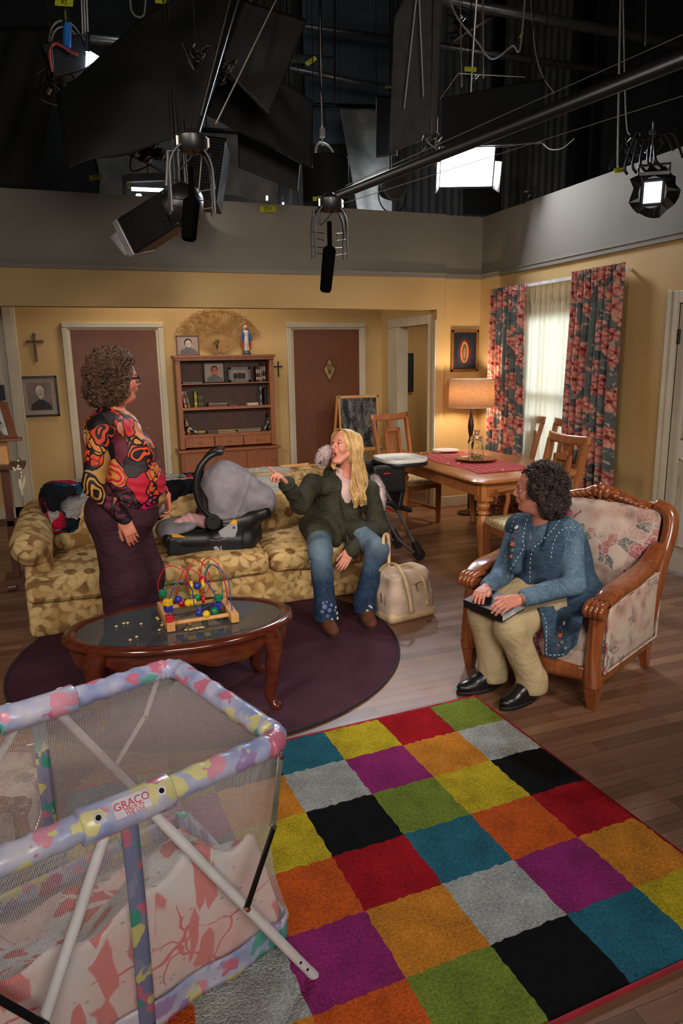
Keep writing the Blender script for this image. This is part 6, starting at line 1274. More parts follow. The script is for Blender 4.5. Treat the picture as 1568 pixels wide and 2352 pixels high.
# ================================================================ people
def P(x, y, Y): return aty(x, y, Y)
def nrm(v): v = np.array(v, float); return v/np.linalg.norm(v)
def frame(f, u=(0, 0, 1), roll=0.0):
    f = nrm(f); l = nrm(np.cross(np.array(u, float), f)); u2 = np.cross(f, l); return np.stack([f, l, u2], 1)
def skinmat(name, c, red):
    n = NT(name, 0.5, spec=0.4); n.col(n.ramp(n.noise(14, 3), [(0.35, c), (0.7, red)])); n.set('Subsurface Weight', 0.08); n.set('Subsurface Radius', (0.02, 0.008, 0.004)); n.bump(n.noise(220, 2), 0.05, 0.001); return n.m
def head(c, R, s=1.0, mouth=0.0, wide=1.0, jaw=1.0):
    def w(p): return c+R@(np.array(p, float)*s)
    def E(p, r, k=0.012, m=0, sub=False): return ell_(w(p), np.array(r)*s, R, k*s, m, sub)
    def K(a, b, ra, rb, k=0.012, m=0, sub=False): return cap_(w(a), w(b), ra*s, rb*s, k*s, m, sub)
    o = mouth
    pr = [E((-0.018, 0, 0.030), (0.098, 0.076*wide, 0.086)), E((0.030, 0, 0.035), (0.058, 0.064*wide, 0.070), 0.02), E((0.036, 0, -0.030), (0.052, 0.060*wide, 0.068), 0.02),
        E((0.048, 0, -0.070-0.4*o), (0.036, 0.042*wide, 0.038), 0.02), E((0.072, 0, -0.098-o), (0.020, 0.024, 0.018), 0.015),
        K((-0.005, 0.056*wide, -0.050), (0.055, 0.026, -0.096-o), 0.020, 0.018, 0.02), K((-0.005, -0.056*wide, -0.050), (0.055, -0.026, -0.096-o), 0.020, 0.018, 0.02),
        E((0.078, 0, 0.030), (0.020, 0.048, 0.013), 0.014), E((0.056, 0.040*wide, -0.026), (0.030, 0.026, 0.028), 0.015), E((0.056, -0.040*wide, -0.026), (0.030, 0.026, 0.028), 0.015),
        E((0.088, 0.031, 0.008), (0.012, 0.016, 0.011), 0.010, 0, True), E((0.088, -0.031, 0.008), (0.012, 0.016, 0.011), 0.010, 0, True),
        K((0.086, 0, 0.022), (0.111, 0, -0.020), 0.008, 0.0105, 0.010), E((0.101, 0.012, -0.026), (0.011, 0.008, 0.008), 0.006), E((0.101, -0.012, -0.026), (0.011, 0.008, 0.008), 0.006),
        E((0.086, 0, -0.050), (0.014, 0.026, 0.022), 0.012),
        E((0.0765, 0.031, 0.0155), (0.0105, 0.0150, 0.0075), 0.004), E((0.0765, -0.031, 0.0155), (0.0105, 0.0150, 0.0075), 0.004), E((0.0755, 0.031, -0.0035), (0.0095, 0.0145, 0.0060), 0.004), E((0.0755, -0.031, -0.0035), (0.0095, 0.0145, 0.0060), 0.004)]
    if o > 0.01: pr += [E((0.094, 0, -0.062-0.35*o), (0.026, 0.017, 0.006+o*0.45), 0.004, 0, True)]
    pr += [E((0.098, 0, -0.0515), (0.0085, 0.022, 0.0050), 0.004, 1), E((0.094, 0, -0.0625-o), (0.0095, 0.019, 0.0062), 0.004, 1)]
    for sy in (-1, 1): pr += [E((-0.010, sy*0.078*wide, -0.008), (0.017, 0.008, 0.029), 0.006), E((-0.004, sy*0.087*wide, -0.004), (0.008, 0.006, 0.016), 0.003, 0, True), E((-0.002, sy*0.077*wide, -0.034), (0.008, 0.006, 0.009), 0.004)]
    return pr
def face_parts(t, c, R, s, iris, brow, smile=0.0, lid=True):
    def w(p): return c+R@(np.array(p, float)*s)
    for sy in (-1, 1):
        m = MB(); m.ball(w((0.0745, sy*0.031, 0.007)), 0.0118*s, n=18); m.ball(w((0.0798, sy*0.0305, 0.007)), 0.0077*s, 1, n=14); m.ball(w((0.0828, sy*0.0305, 0.007)), 0.0052*s, 2, n=12); m.build('eye', ['eye_white', iris, 'pupil'], t, world=True, smooth=180)
        m = MB(); m.tube(bez([w((0.083, sy*0.014, 0.030)), w((0.091, sy*0.028, 0.037)), w((0.080, sy*0.047, 0.033))], 5), [0.0024*s, 0.0035*s]+[0.0035*s]*8+[0.0015*s], 7); m.build('eyebrow', brow, t, world=True, smooth=180)
        m = MB(); m.tube(bez([w((0.0835, sy*0.020, 0.0095)), w((0.0875, sy*0.031, 0.0145)), w((0.079, sy*0.043, 0.0100))], 5), 0.0024*s, 6); m.build('eyelashes', 'lash_dark', t, world=True, smooth=180)
plain('eye_white', (214, 208, 204), 0.2, var=0.02); plain('iris_blue', (74, 104, 130), 0.2); plain('iris_brown', (60, 36, 22), 0.2); plain('pupil', (8, 8, 8), 0.1); plain('lash_dark', (34, 22, 18), 0.6); plain('lip_rose', (186, 92, 86), 0.35, var=0.05); plain('lip_pale', (164, 88, 78), 0.45, var=0.05); plain('teeth', (222, 216, 206), 0.3, var=0.02); plain('mouth_dark', (70, 18, 20), 0.6)
def hand(wr, f, n, ts, curls, s=1.0, spread=0.012, thumb=(0.6, 0.75, -0.25), k=0.006, m=0, tcurl=20):
    f = nrm(f); n = np.array(n, float); n = nrm(n-f*(n@f)); l = np.cross(f, n)*ts      # l points to the thumb side
    wr = np.array(wr, float); Rm = np.stack([f, l, n], 1)
    pr = [rbx_(wr+f*0.050*s, np.array((0.046, 0.036, 0.0125))*s, 0.0122*s, Rm, 0.010, m), ell_(wr+f*0.018*s+l*0.004, np.array((0.028, 0.028, 0.017))*s, Rm, 0.012, m), ell_(wr+f*0.03*s+l*0.024*s-n*0.006*s, np.array((0.030, 0.016, 0.014))*s, Rm, 0.012, m)]
    L = (0.070, 0.078, 0.073, 0.057); off = (0.0275, 0.0095, -0.009, -0.0265); r0 = (0.0088, 0.0090, 0.0086, 0.0076)
    for i in range(4):
        c = curls[i]; p = wr+f*(0.092-(0.008 if i == 3 else 0))*s+l*off[i]*s; d = nrm(f+l*spread*(1.5-i)*4)
        ang = 0
        for j, fr in enumerate((0.46, 0.30, 0.24)):
            ang += radians(c*(0.8, 1.0, 0.7)[j]); dd = d*cos(ang)-n*sin(ang); q = p+dd*L[i]*fr*s
            pr.append(cap_(p, q, (r0[i]-0.0006*j)*s, (r0[i]-0.0006*(j+1))*s, 0.004 if j == 0 else 0.003, m)); p = q
    t0 = wr+f*0.022*s+l*0.028*s-n*0.004*s; dt = nrm(f*thumb[0]+l*thumb[1]+n*thumb[2]); t1 = t0+dt*0.040*s
    a = radians(tcurl); d2 = nrm(dt*cos(a)+(f*0.8-l*0.5)*sin(a)); t2 = t1+d2*0.030*s; d3 = nrm(d2*cos(a)+(f*0.8-l*0.5)*sin(a)); t3 = t2+d3*0.024*s
    pr += [cap_(t0, t1, 0.0135*s, 0.0105*s, 0.010, m), cap_(t1, t2, 0.0103*s, 0.0095*s, 0.004, m), cap_(t2, t3, 0.0095*s, 0.0078*s, 0.004, m)]
    return pr
def curls(name, c, R, rad, n, r, coil, mat, t, excl, seed=1, turns=(1.2, 2.4), length=(0.03, 0.07), droop=0.4):
    rs = random.Random(seed); m = MB(); rad = np.array(rad); k_ = 0; i = 0
    while k_ < n and i < n*6:
        i += 1; z = 1-2*rs.random(); a = rs.uniform(0, 6.2832); q = sqrt(max(0, 1-z*z)); d = np.array((q*cos(a), q*sin(a), z))
        loc = d*rad*rs.uniform(0.90, 1.04)
        if excl(loc, d): continue
        k_ += 1; p = c+R@loc; nn_ = R@nrm(d/rad); tz_ = nrm(np.cross(nn_, np.array((rs.uniform(-1, 1), rs.uniform(-1, 1), rs.uniform(-.4, .4))))); ax = nrm(tz_+np.array((0, 0, -droop))+nn_*rs.uniform(-0.1, 0.25)); e1 = nrm(np.cross(ax, nn_)); e2 = np.cross(ax, e1)
        L = rs.uniform(*length); T = rs.uniform(*turns); cr = coil*rs.uniform(0.7, 1.3); ph = rs.uniform(0, 6.28); ns = int(8*T)+3
        for k3 in range(4):
            of = np.array([rs.gauss(0, 1) for _ in range(3)])*r*1.1; pk_ = ph+rs.uniform(-0.35, 0.35); ck = cr*rs.uniform(0.8, 1.25); lk = L*rs.uniform(0.85, 1.25)
            pts = [p+of+ax*lk*(j/ns-0.3)+(e1*cos(pk_+2*pi*T*j/ns)+e2*sin(pk_+2*pi*T*j/ns))*ck*(1-0.35*j/ns) for j in range(ns+1)]
            m.tube(pts, [r*0.42*(0.35+0.65*sin(pi*(0.12+0.8*j/ns))) for j in range(ns+1)], 4, cap=False)
    return m.build(name, mat, t, world=True, smooth=180)
def hairmat(name, dark, light, sc=60):
    n = NT(name, 0.45, spec=0.35); n.col(n.ramp(n.math('ADD', n.math('MULTIPLY', n.noise(sc, 3, n.map((1, 1, 0.25))), 0.7), n.math('MULTIPLY', n.noise(9, 2), 0.35)), [(0.35, dark), (0.68, light)])); n.bump(n.noise(sc*2, 2, n.map((1, 1, 0.15))), 0.5, 0.004); return n.m
skinmat('skin_a', (196, 116, 92), (206, 128, 104)); skinmat('skin_b', (208, 138, 118), (218, 146, 126)); skinmat('skin_c', (196, 124, 102), (206, 134, 112))
SKV = 0.0036

# ---------------------------------------------------------------- standing woman
ta_ = thing('person', 'standing woman with dark curly hair, glasses and a bright patterned blouse beside the coffee table', 'person', (0.20, 4.15, 0))
FA = nrm((0.96, -0.22, 0)); LA = np.cross((0, 0, 1), FA); RA = frame(FA)
hc_ = P(272, 871, 4.17); RHa = frame((0.985, 0.16, -0.05))
def A(f, l, z): return np.array((0.185, 4.15, 0))+FA*f+LA*l+np.array((0, 0, z))
nk = A(0.0, 0, 1.46); shN = P(232, 985, 3.985); elN = P(214, 1112, 3.93); wrN = P(285, 1193, 3.92); shF = A(-0.02, 0.165, 1.375); elF = A(0.04, 0.25, 1.10); wrF = P(383, 1138, 4.32)
hand_dir = nrm(P(306, 1240, 3.90)-wrN)
skinA = head(hc_, RHa, 1.0, 0.0, 1.05)+[cap_(hc_+RHa@np.array((-0.03, 0, -0.06)), nk-FA*0.02, 0.060, 0.062, 0.03), ell_(hc_+RHa@np.array((0.02, 0, -0.105)), (0.05, 0.05, 0.035), RHa, 0.03),
    ell_(A(0.0, 0, 1.27), (0.13, 0.17, 0.19), RA, 0.05), ell_(A(0.04, 0, 1.05), (0.17, 0.18, 0.18), RA, 0.06), ell_(A(-0.01, 0, 0.88), (0.15, 0.175, 0.15), RA, 0.05), cap_(A(0, -0.15, 1.37), A(0, 0.15, 1.37), 0.06, 0.06, 0.05),
    cap_(shN, elN, 0.050, 0.042, 0.03), cap_(elN, wrN, 0.040, 0.026, 0.02), cap_(shF, elF, 0.050, 0.042, 0.03), cap_(elF, wrF, 0.040, 0.025, 0.02)]
hipN, knN, anN = A(-0.01, -0.09, 0.86), A(0.02, -0.10, 0.47), A(-0.03, -0.11, 0.09); hipF, knF, anF = A(-0.01, 0.09, 0.86), A(0.08, 0.09, 0.47), A(0.06, 0.12, 0.09)
for h_, k_, a_ in ((hipN, knN, anN), (hipF, knF, anF)): skinA += [cap_(h_, k_, 0.085, 0.055, 0.04), cap_(k_, a_, 0.052, 0.034, 0.03), cap_(a_, a_+FA*0.13-np.array((0, 0, 0.05)), 0.034, 0.03, 0.02)]
skinA += hand(wrN, hand_dir, nrm(np.array((-0.1, -1, 0.15))), 1, (22, 26, 28, 32), 1.0, thumb=(0.8, 0.45, -0.35))
skinA += hand(wrF, nrm((0.05, -0.05, -1)), nrm((0.9, 0.3, 0.1)), -1, (30, 38, 42, 46), 0.95)
soft_obj('body', skinA, SKV, ['skin_a', 'lip_pale'], ta_)
face_parts(ta_, hc_, RHa, 1.0, 'iris_brown', 'lash_dark')
# blouse with a psychedelic print
n = NT('print_blouse', 0.6, spec=0.25)
c = n.warp(5.0, 0.27, n.map((1, 1, 0.8))); e = n.vor(9.0, 'DISTANCE_TO_EDGE', c); k_ = n.sep(n.vor(9.0, 'F1', c, 'Color')); d_ = n.vor(9.0, 'F1', c)
pal = n.ramp(k_[0], [(0, (22, 18, 20)), (0.24, (196, 66, 36)), (0.38, (196, 124, 52)), (0.50, (52, 44, 48)), (0.60, (178, 24, 48)), (0.70, (168, 134, 76)), (0.79, (178, 30, 92)), (0.87, (206, 160, 128)), (0.93, (96, 34, 50))], 'CONSTANT')
pal2 = n.ramp(n.math('FRACT', n.math('MULTIPLY', k_[1], 7.0)), [(0, (214, 78, 42)), (0.3, (24, 20, 22)), (0.55, (190, 130, 62)), (0.8, (184, 28, 60))], 'CONSTANT')
ring = n.math('GREATER_THAN', n.math('SINE', n.math('MULTIPLY', d_, 27.0)), 0.15); sel = n.math('GREATER_THAN', k_[2], 0.45)
q = n.mix(n.math('MULTIPLY', n.math('MULTIPLY', ring, sel), n.math('GREATER_THAN', e, 0.05)), pal, pal2)
e2 = n.vor(19, 'DISTANCE_TO_EDGE', n.warp(9, 0.12)); q = n.mix(n.math('MULTIPLY', n.math('LESS_THAN', e2, 0.055), n.math('GREATER_THAN', k_[1], 0.62)), q, (24, 18, 20))
q = n.mix(n.math('LESS_THAN', e, 0.035), q, (24, 18, 20)); n.col(q)
fo = nz3(26, 31)
dispA = lambda x, y, z: 0.005*fo(x, y, z)+0.004*fo(x*1.7+2, y*1.7, z*2.6)+0.003*np.sin(z*120+x*30)*np.exp(-((z-1.0)/0.12)**2)
bl = [ell_(A(-0.01, 0, 1.27), (0.155, 0.195, 0.20), RA, 0.06), ell_(A(0.10, -0.07, 1.22), (0.10, 0.095, 0.10), RA, 0.05), ell_(A(0.10, 0.07, 1.22), (0.10, 0.095, 0.10), RA, 0.05), ell_(A(0.055, 0, 1.05), (0.195, 0.20, 0.17), RA, 0.08), ell_(A(0.04, 0, 0.96), (0.20, 0.20, 0.10), RA, 0.05),
    ell_(A(-0.06, 0, 1.30), (0.12, 0.15, 0.16), RA, 0.05), cap_(A(-0.02, -0.14, 1.385), A(-0.02, 0.14, 1.385), 0.068, 0.068, 0.06), cap_(shN, elN, 0.070, 0.058, 0.05), cap_(elN, wrN-hand_dir*0.005, 0.057, 0.040, 0.02), cap_(shF, elF, 0.07, 0.058, 0.05), cap_(elF, wrF-nrm(wrF-elF)*0.03, 0.055, 0.036, 0.02),
    cap_(A(-0.03, -0.06, 1.43), A(-0.03, 0.06, 1.43), 0.035, 0.035, 0.03)]
ctr = A(0.12, -0.0, 1.44)
bl += [ell_(A(0.03, 0, 1.47), (0.085, 0.075, 0.055), RA, 0.01, 0, True), cap_(A(0.09, 0.03, 1.45), A(0.18, 0.01, 1.335), 0.040, 0.006, 0.006, 0, True)]
cutA = lambda x, y, z: np.maximum(np.where(np.hypot(x-wrN[0], y-wrN[1]) < 0.14, 0.0, 1.0)*(0.905-0.0*x-z)*1.0-0.0*y, -1.0)
soft_obj('blouse', bl, 0.0062, 'print_blouse', ta_, disp=dispA, cut=lambda x, y, z: np.where((np.hypot(x-wrN[0], y-wrN[1]) < 0.15) & (y < 4.03)+0*z.astype(bool), -1.0, 0.905-z+0*x*y))
soft_obj('undershirt', [ell_(A(0.01, 0, 1.31), (0.128, 0.13, 0.15), RA, 0.04), ell_(A(0.02, 0, 1.47), (0.09, 0.09, 0.075), RA, 0.01, 0, True)], 0.006, plain('undershirt_lilac', (206, 186, 196), 0.7), ta_)
m = MB(); m.tube(bez([A(-0.05, -0.075, 1.47), A(0.06, -0.08, 1.445), A(0.165, -0.01, 1.35), A(0.15, 0.05, 1.39), A(0.03, 0.085, 1.45)], 8), 0.0022, 6); m.build('necklace', 'old_brass', ta_, world=True)
n = NT('plum_trousers', 0.85, spec=0.15); n.col(n.ramp(n.noise(8, 4), [(0.3, (56, 32, 42)), (0.7, (70, 42, 52))])); n.bump(n.noise(6, 5, n.map((1, 1, 2.2), (0.3, 0.4, 0)), 0.55, 1.5), 0.7, 0.03)
soft_obj('trousers', [ell_(A(-0.015, 0, 0.90), (0.185, 0.20, 0.13), RA, 0.05), ell_(A(-0.025, 0, 0.84), (0.175, 0.195, 0.16), RA, 0.08), ell_(A(0.03, 0, 0.86), (0.16, 0.185, 0.12), RA, 0.05), cap_(hipN-FA*0.02, knN-FA*0.03, 0.130, 0.122, 0.06), cap_(knN-FA*0.03, anN, 0.122, 0.115, 0.05), cap_(hipF, knF, 0.125, 0.105, 0.05), cap_(knF, anF, 0.105, 0.10, 0.05)], 0.007, 'plum_trousers', ta_, disp=lambda x, y, z: 0.004*fo(x*1.2, y*1.2, z*1.6), cut=lambda x, y, z: 0.06-z+0*x*y)
def shoes(t, items, mat, sole, shaft=0.0):
    for a_, d, L in items:
        d = nrm(d); Rf = frame(d); b = np.array((a_[0], a_[1], 0.0))
        soft_obj('shoe', [ell_(b+d*(L*0.52)+np.array((0, 0, 0.038)), (L*0.36, 0.045, 0.034), Rf, 0.03), ell_(b+d*0.0+np.array((0, 0, 0.05)), (0.068, 0.042, 0.062), Rf, 0.04), cap_(b+np.array((0, 0, 0.07)), b+d*0.02+np.array((0, 0, 0.10)), 0.042, 0.042, 0.02)]+([cap_(b+np.array((0, 0, 0.07)), b+np.array((0, 0, 0.10+shaft)), 0.047, 0.049, 0.02), cap_(b+d*0.02+np.array((0, 0, 0.085)), b+d*0.10+np.array((0, 0, 0.055)), 0.043, 0.036, 0.03)] if shaft else []), 0.006, mat, t, cut=lambda x, y, z: 0.014-z+0*x*y)
        o_ = MB(); P_ = []
        for k in range(28):
            a = 2*pi*k/28; P_.append((b[0]+d[0]*(L*0.36+cos(a)*(L*0.53))-d[1]*sin(a)*(0.046+0.006*cos(a)), b[1]+d[1]*(L*0.36+cos(a)*(L*0.53))+d[0]*sin(a)*(0.046+0.006*cos(a))))
        o_.prism(P_, 0.020, Matrix.Translation((0, 0, 0.003))); o_.build('sole', sole, t, world=True, bevel=0.004)
plain('black_leather', (24, 22, 22), 0.3); plain('black_rubber', (18, 18, 18), 0.6)
shoes(ta_, ((anN, FA, 0.22), (anF, FA, 0.22)), 'black_leather', 'black_rubber')
hairmat('hair_dark_brown', (46, 30, 24), (112, 82, 64))
hcA = hc_+RHa@np.array((-0.035, 0, 0.022)); face_ex = lambda loc, d: loc[0] > 0.052 and loc[2] < 0.070 and abs(loc[1]) < 0.14
soft_obj('hair', [ell_(hcA, (0.125, 0.115, 0.125), RHa, 0.02), ell_(hcA+RHa@np.array((-0.02, 0, -0.075)), (0.10, 0.105, 0.075), RHa, 0.03), ell_(hc_+RHa@np.array((0.10, 0, -0.03)), (0.075, 0.10, 0.105), RHa, 0.01, 0, True)], 0.007, 'hair_dark_brown', ta_, disp=lambda x, y, z: 0.008*nz3(80, 6)(x, y, z))
curls('hair_curls', hcA, RHa, (0.132, 0.125, 0.138), 620, 0.0058, 0.016, 'hair_dark_brown', ta_, face_ex, 3, (0.8, 1.8), (0.03, 0.07))
curls('hair_curls', hcA+RHa@np.array((-0.03, 0, -0.085)), RHa, (0.108, 0.112, 0.085), 260, 0.0058, 0.015, 'hair_dark_brown', ta_, lambda l, d: l[0] > 0.05 or l[2] > 0.03, 4, (0.8, 1.8), (0.03, 0.06))
gl = MB()
def wA(p): return hc_+RHa@np.array(p)
for sy in (-1, 1):
    gl.tube([wA((0.104, sy*0.033+0.026*cos(a)*1.0, 0.004+0.019*sin(a))) for a in [2*pi*k/24 for k in range(24)]], 0.0028, 7, closed=True)
    gl.bar(wA((0.102, sy*0.060, 0.010)), wA((0.0, sy*0.083, 0.006)), 0.004, 0.008)
gl.tube([wA((0.106, -0.008, 0.008)), wA((0.110, 0, 0.010)), wA((0.106, 0.008, 0.008))], 0.0024, 6)
gl.build('glasses', 'black_metal', ta_, world=True)
m = MB(); q0 = wrN-hand_dir*0.002; e1 = nrm(np.cross(hand_dir, (0, 1, 0))); e2 = np.cross(hand_dir, e1); m.tube([q0+(e1*cos(a)+e2*sin(a)*0.8)*0.034 for a in [2*pi*k/20 for k in range(20)]], 0.0035, 6, closed=True); m.build('bracelet', 'dark_bronze', ta_, world=True)

# ---------------------------------------------------------------- blonde woman on the sofa
tb_ = thing('person', 'seated blonde woman in an olive parka and jeans pointing to the left', 'person', (1.62, 4.5, 0))
hb = P(790, 1024, 4.73); RHb = frame((-0.91, -0.40, 0.17))
hipB = np.array((1.66, 4.80, 0.525)); nkB = np.array((1.80, 4.77, 0.885)); chB = np.array((1.75, 4.77, 0.72)); FB = nrm((-0.25, -0.97, 0)); RB = frame(FB); LB = RB[:, 1]
shR = P(716, 1112, 4.68); shL = P(848, 1128, 4.76); elR = P(690, 1160, 4.44); wrR = P(656, 1108, 4.30); elL = P(868, 1212, 4.60); wrL = P(804, 1266, 4.37)
knR, knL = P(735, 1262, 4.27)+np.array((0, 0, 0.0)), P(866, 1262, 4.27); anR = np.array((1.375, 4.09, 0.10)); anL = np.array((1.665, 4.13, 0.10)); hR = hipB+np.array((-0.10, -0.02, -0.01)); hL = hipB+np.array((0.10, 0.0, -0.01))
skB = head(hb, RHb, 0.98, 0.020, 0.97)+[cap_(hb+RHb@np.array((-0.03, 0, -0.05)), nkB, 0.052, 0.055, 0.03), ell_(chB, (0.11, 0.15, 0.17), RB, 0.05), ell_(hipB, (0.13, 0.17, 0.11), RB, 0.05), ell_((chB+hipB)/2, (0.10, 0.13, 0.12), RB, 0.05), cap_(shR, shL, 0.05, 0.05, 0.04),
    cap_(shR, elR, 0.046, 0.040, 0.03), cap_(elR, wrR, 0.038, 0.025, 0.02), cap_(shL, elL, 0.046, 0.040, 0.03), cap_(elL, wrL, 0.038, 0.025, 0.02),
    cap_(hR, knR, 0.075, 0.055, 0.03), cap_(knR, anR, 0.052, 0.034, 0.03), cap_(hL, knL, 0.075, 0.055, 0.03), cap_(knL, anL, 0.052, 0.034, 0.03), cap_(anR, anR+FB*0.10-np.array((0, 0, 0.055)), 0.026, 0.022, 0.02), cap_(anL, anL+FB*0.10-np.array((0, 0, 0.055)), 0.026, 0.022, 0.02)]
tip = P(620, 1071, 4.22); fd = nrm(tip-wrR)
skB += hand(wrR, fd, nrm((-0.25, -0.35, 0.9)), 1, (3, 62, 72, 78), 1.0, thumb=(0.75, 0.25, -0.6), tcurl=35)
skB += hand(wrL, nrm(P(786, 1300, 4.30)-wrL), nrm((-0.1, -0.98, 0.25)), 1, (12, 16, 18, 22), 0.98, thumb=(0.85, 0.35, -0.35))
soft_obj('body', skB, SKV, ['skin_b', 'lip_rose'], tb_)
face_parts(tb_, hb, RHb, 0.98, 'iris_blue', plain('brow_brown', (120, 82, 56), 0.7))
def wB(p): return hb+RHb@(np.array(p)*0.98)
m = MB(); m.ball(wB((0.074, 0, -0.068)), (0.014, 0.014, 0.014)); m.build('mouth_inside', 'mouth_dark', tb_, world=True)
m = MB(); m.tube([wB((0.078, -0.015, -0.0575)), wB((0.090, 0, -0.0575)), wB((0.078, 0.015, -0.0575))], 0.0035, 6); m.build('teeth', 'teeth', tb_, world=True)
m = MB(); m.ball(wB((0.076, 0, -0.078)), (0.016, 0.012, 0.006)); m.build('tongue', 'lip_rose', tb_, world=True)
n = NT('olive_parka', 0.75, spec=0.2); n.col(n.ramp(n.noise(7, 4), [(0.3, (44, 44, 34)), (0.7, (62, 62, 48))])); n.bump(n.noise(9, 5, n.map((1, 1, 1.6)), 0.6, 1.2), 0.8, 0.03)
fp = nz3(22, 41); fp2 = nz3(48, 42); fp3 = nz3(17, 43)
dB = lambda x, y, z: 0.008*fp(x, y, z)+0.004*fp2(x, y, z*1.5)+0.010*np.abs(fp3(x*1.2, y, z*1.8))**0.6-0.004
pk = [ell_(chB+np.array((0, 0.0, 0.03)), (0.145, 0.200, 0.18), RB, 0.06), ell_((chB+hipB)/2, (0.14, 0.185, 0.15), RB, 0.06), ell_(hipB+FB*0.02, (0.19, 0.225, 0.105), RB, 0.06), cap_(shR, shL, 0.066, 0.066, 0.05), cap_(shR, elR, 0.068, 0.064, 0.04), cap_(elR, wrR-nrm(wrR-elR)*0.02, 0.060, 0.050, 0.03), cap_(shL, elL, 0.070, 0.068, 0.04), cap_(elL, wrL-nrm(wrL-elL)*0.01, 0.064, 0.054, 0.03),
    cap_(hR+FB*0.06, hR*0.45+knR*0.55+np.array((0, 0, 0.01)), 0.115, 0.10, 0.06), cap_(hL+FB*0.06, hL*0.55+knL*0.45+np.array((0, 0, 0.01)), 0.11, 0.10, 0.06), cap_(hipB+FB*0.12+np.array((0, 0, 0.02)), hipB+FB*0.24+np.array((0.02, 0, -0.07)), 0.09, 0.05, 0.05),
    cap_(nkB+LB*0.07+np.array((0, 0, -0.01)), nkB-LB*0.07+np.array((0, 0.0, -0.01)), 0.05, 0.05, 0.04)]
vn = nkB+FB*0.11
pk += [cap_(nkB+FB*0.06+np.array((-0.02, 0, 0.02)), vn+np.array((-0.03, -0.05, -0.15)), 0.075, 0.035, 0.010, 0, True), ell_(nkB+np.array((-0.02, -0.03, 0.05)), (0.085, 0.075, 0.06), RB, 0.01, 0, True)]
soft_obj('parka', pk, 0.0062, 'olive_parka', tb_, disp=dB)
cuffR = nrm(wrR-elR); cuffL = nrm(wrL-elL)
for w_, d, r in ((wrR, cuffR, 0.050), (wrL, cuffL, 0.055)):
    e1 = nrm(np.cross(d, (0, 0, 1))); e2 = np.cross(d, e1); q0 = w_-d*0.018
    m = MB(); m.tube([q0+(e1*cos(a)+e2*sin(a))*r for a in [2*pi*k/28 for k in range(28)]], 0.008, 8, closed=True); m.build('cuff', 'olive_parka', tb_, world=True)
soft_obj('undershirt', [ell_(chB+FB*0.012+np.array((0, 0, 0.03)), (0.128, 0.15, 0.165), RB, 0.04), cap_(nkB+LB*0.04, nkB-LB*0.04, 0.058, 0.058, 0.02), ell_(nkB+FB*0.07+np.array((0, 0, 0.05)), (0.06, 0.05, 0.085), RB, 0.01, 0, True)], 0.006, plain('shirt_pink', (206, 174, 172), 0.75, bump=0.2, bs=90), tb_)
m = MB()
for k in range(3): q = vn+np.array((0.0, -0.005, -0.055-0.035*k)); m.ball(q+FB*0.012, 0.004, n=8)
m.build('shirt_button', 'chrome', tb_, world=True)
m = MB(); m.tube(bez([P(780, 1133, 4.59), P(783, 1160, 4.575), P(790, 1190, 4.57), P(795, 1222, 4.54), P(800, 1250, 4.50)], 5), 0.0045, 6); m.build('zip', 'dark_bronze', tb_, world=True)
for a, b in (((724, 1195), (700, 1225)), ((780, 1205), (782, 1240))):
    m = MB(); m.tube(bez([P(a[0], a[1], 4.555), P((a[0]+b[0])/2+4, (a[1]+b[1])/2+4, 4.54), P(b[0], b[1], 4.53)], 4), 0.003, 6); m.ball(P(a[0], a[1], 4.55), 0.008, n=8); m.build('drawcord', 'olive_parka', tb_, world=True)
# fur trim of the hood round the neck
def fur(name, pts, rad, n_, L, mat, seed):
    rs = random.Random(seed); C_ = bez(pts, 8); m = MB(); m.tube(C_, [rad*(0.55+0.45*sin(pi*min(1, 0.1+i/(len(C_)-1)*0.9))) for i in range(len(C_))], 10)
    for i in range(n_):
        j = rs.randrange(len(C_)-1); p = C_[j].lerp(C_[j+1], rs.random()); d = Vector((rs.gauss(0, 1), rs.gauss(0, 1), rs.gauss(0, 1))).normalized(); ax = (C_[j+1]-C_[j]).normalized(); d = (d-ax*d.dot(ax)*0.6).normalized(); s0 = p+d*rad*0.6; l_ = L*rs.uniform(0.5, 1.2); sd = Vector((rs.gauss(0, .4), rs.gauss(0, .4), rs.gauss(0, .4)-0.3))
        m.tube([s0, s0+d*l_*0.5+sd*l_*0.12, s0+(d+sd*0.6).normalized()*l_], [0.0020, 0.0015, 0.0003], 3, cap=False)
    return m.build(name, mat, tb_, world=True, smooth=180)
hairmat('fur_pale', (150, 126, 130), (216, 196, 196), 50)
fur('hood_fur', [P(738, 1062, 4.70), P(744, 1042, 4.74), P(760, 1036, 4.82), P(780, 1040, 4.88)], 0.044, 3000, 0.026, 'fur_pale', 1)
fur('hood_fur', [P(872, 1165, 4.70), P(872, 1140, 4.72), P(868, 1118, 4.76), P(855, 1100, 4.84)], 0.040, 3200, 0.026, 'fur_pale', 2)
soft_obj('hood', [cap_(nkB+np.array((-0.11, 0.06, 0.0)), nkB+np.array((0.0, 0.12, -0.03)), 0.055, 0.06, 0.04), cap_(nkB+np.array((0.0, 0.12, -0.03)), nkB+np.array((0.15, 0.07, -0.05)), 0.06, 0.055, 0.04)], 0.009, 'olive_parka', tb_, disp=dB)
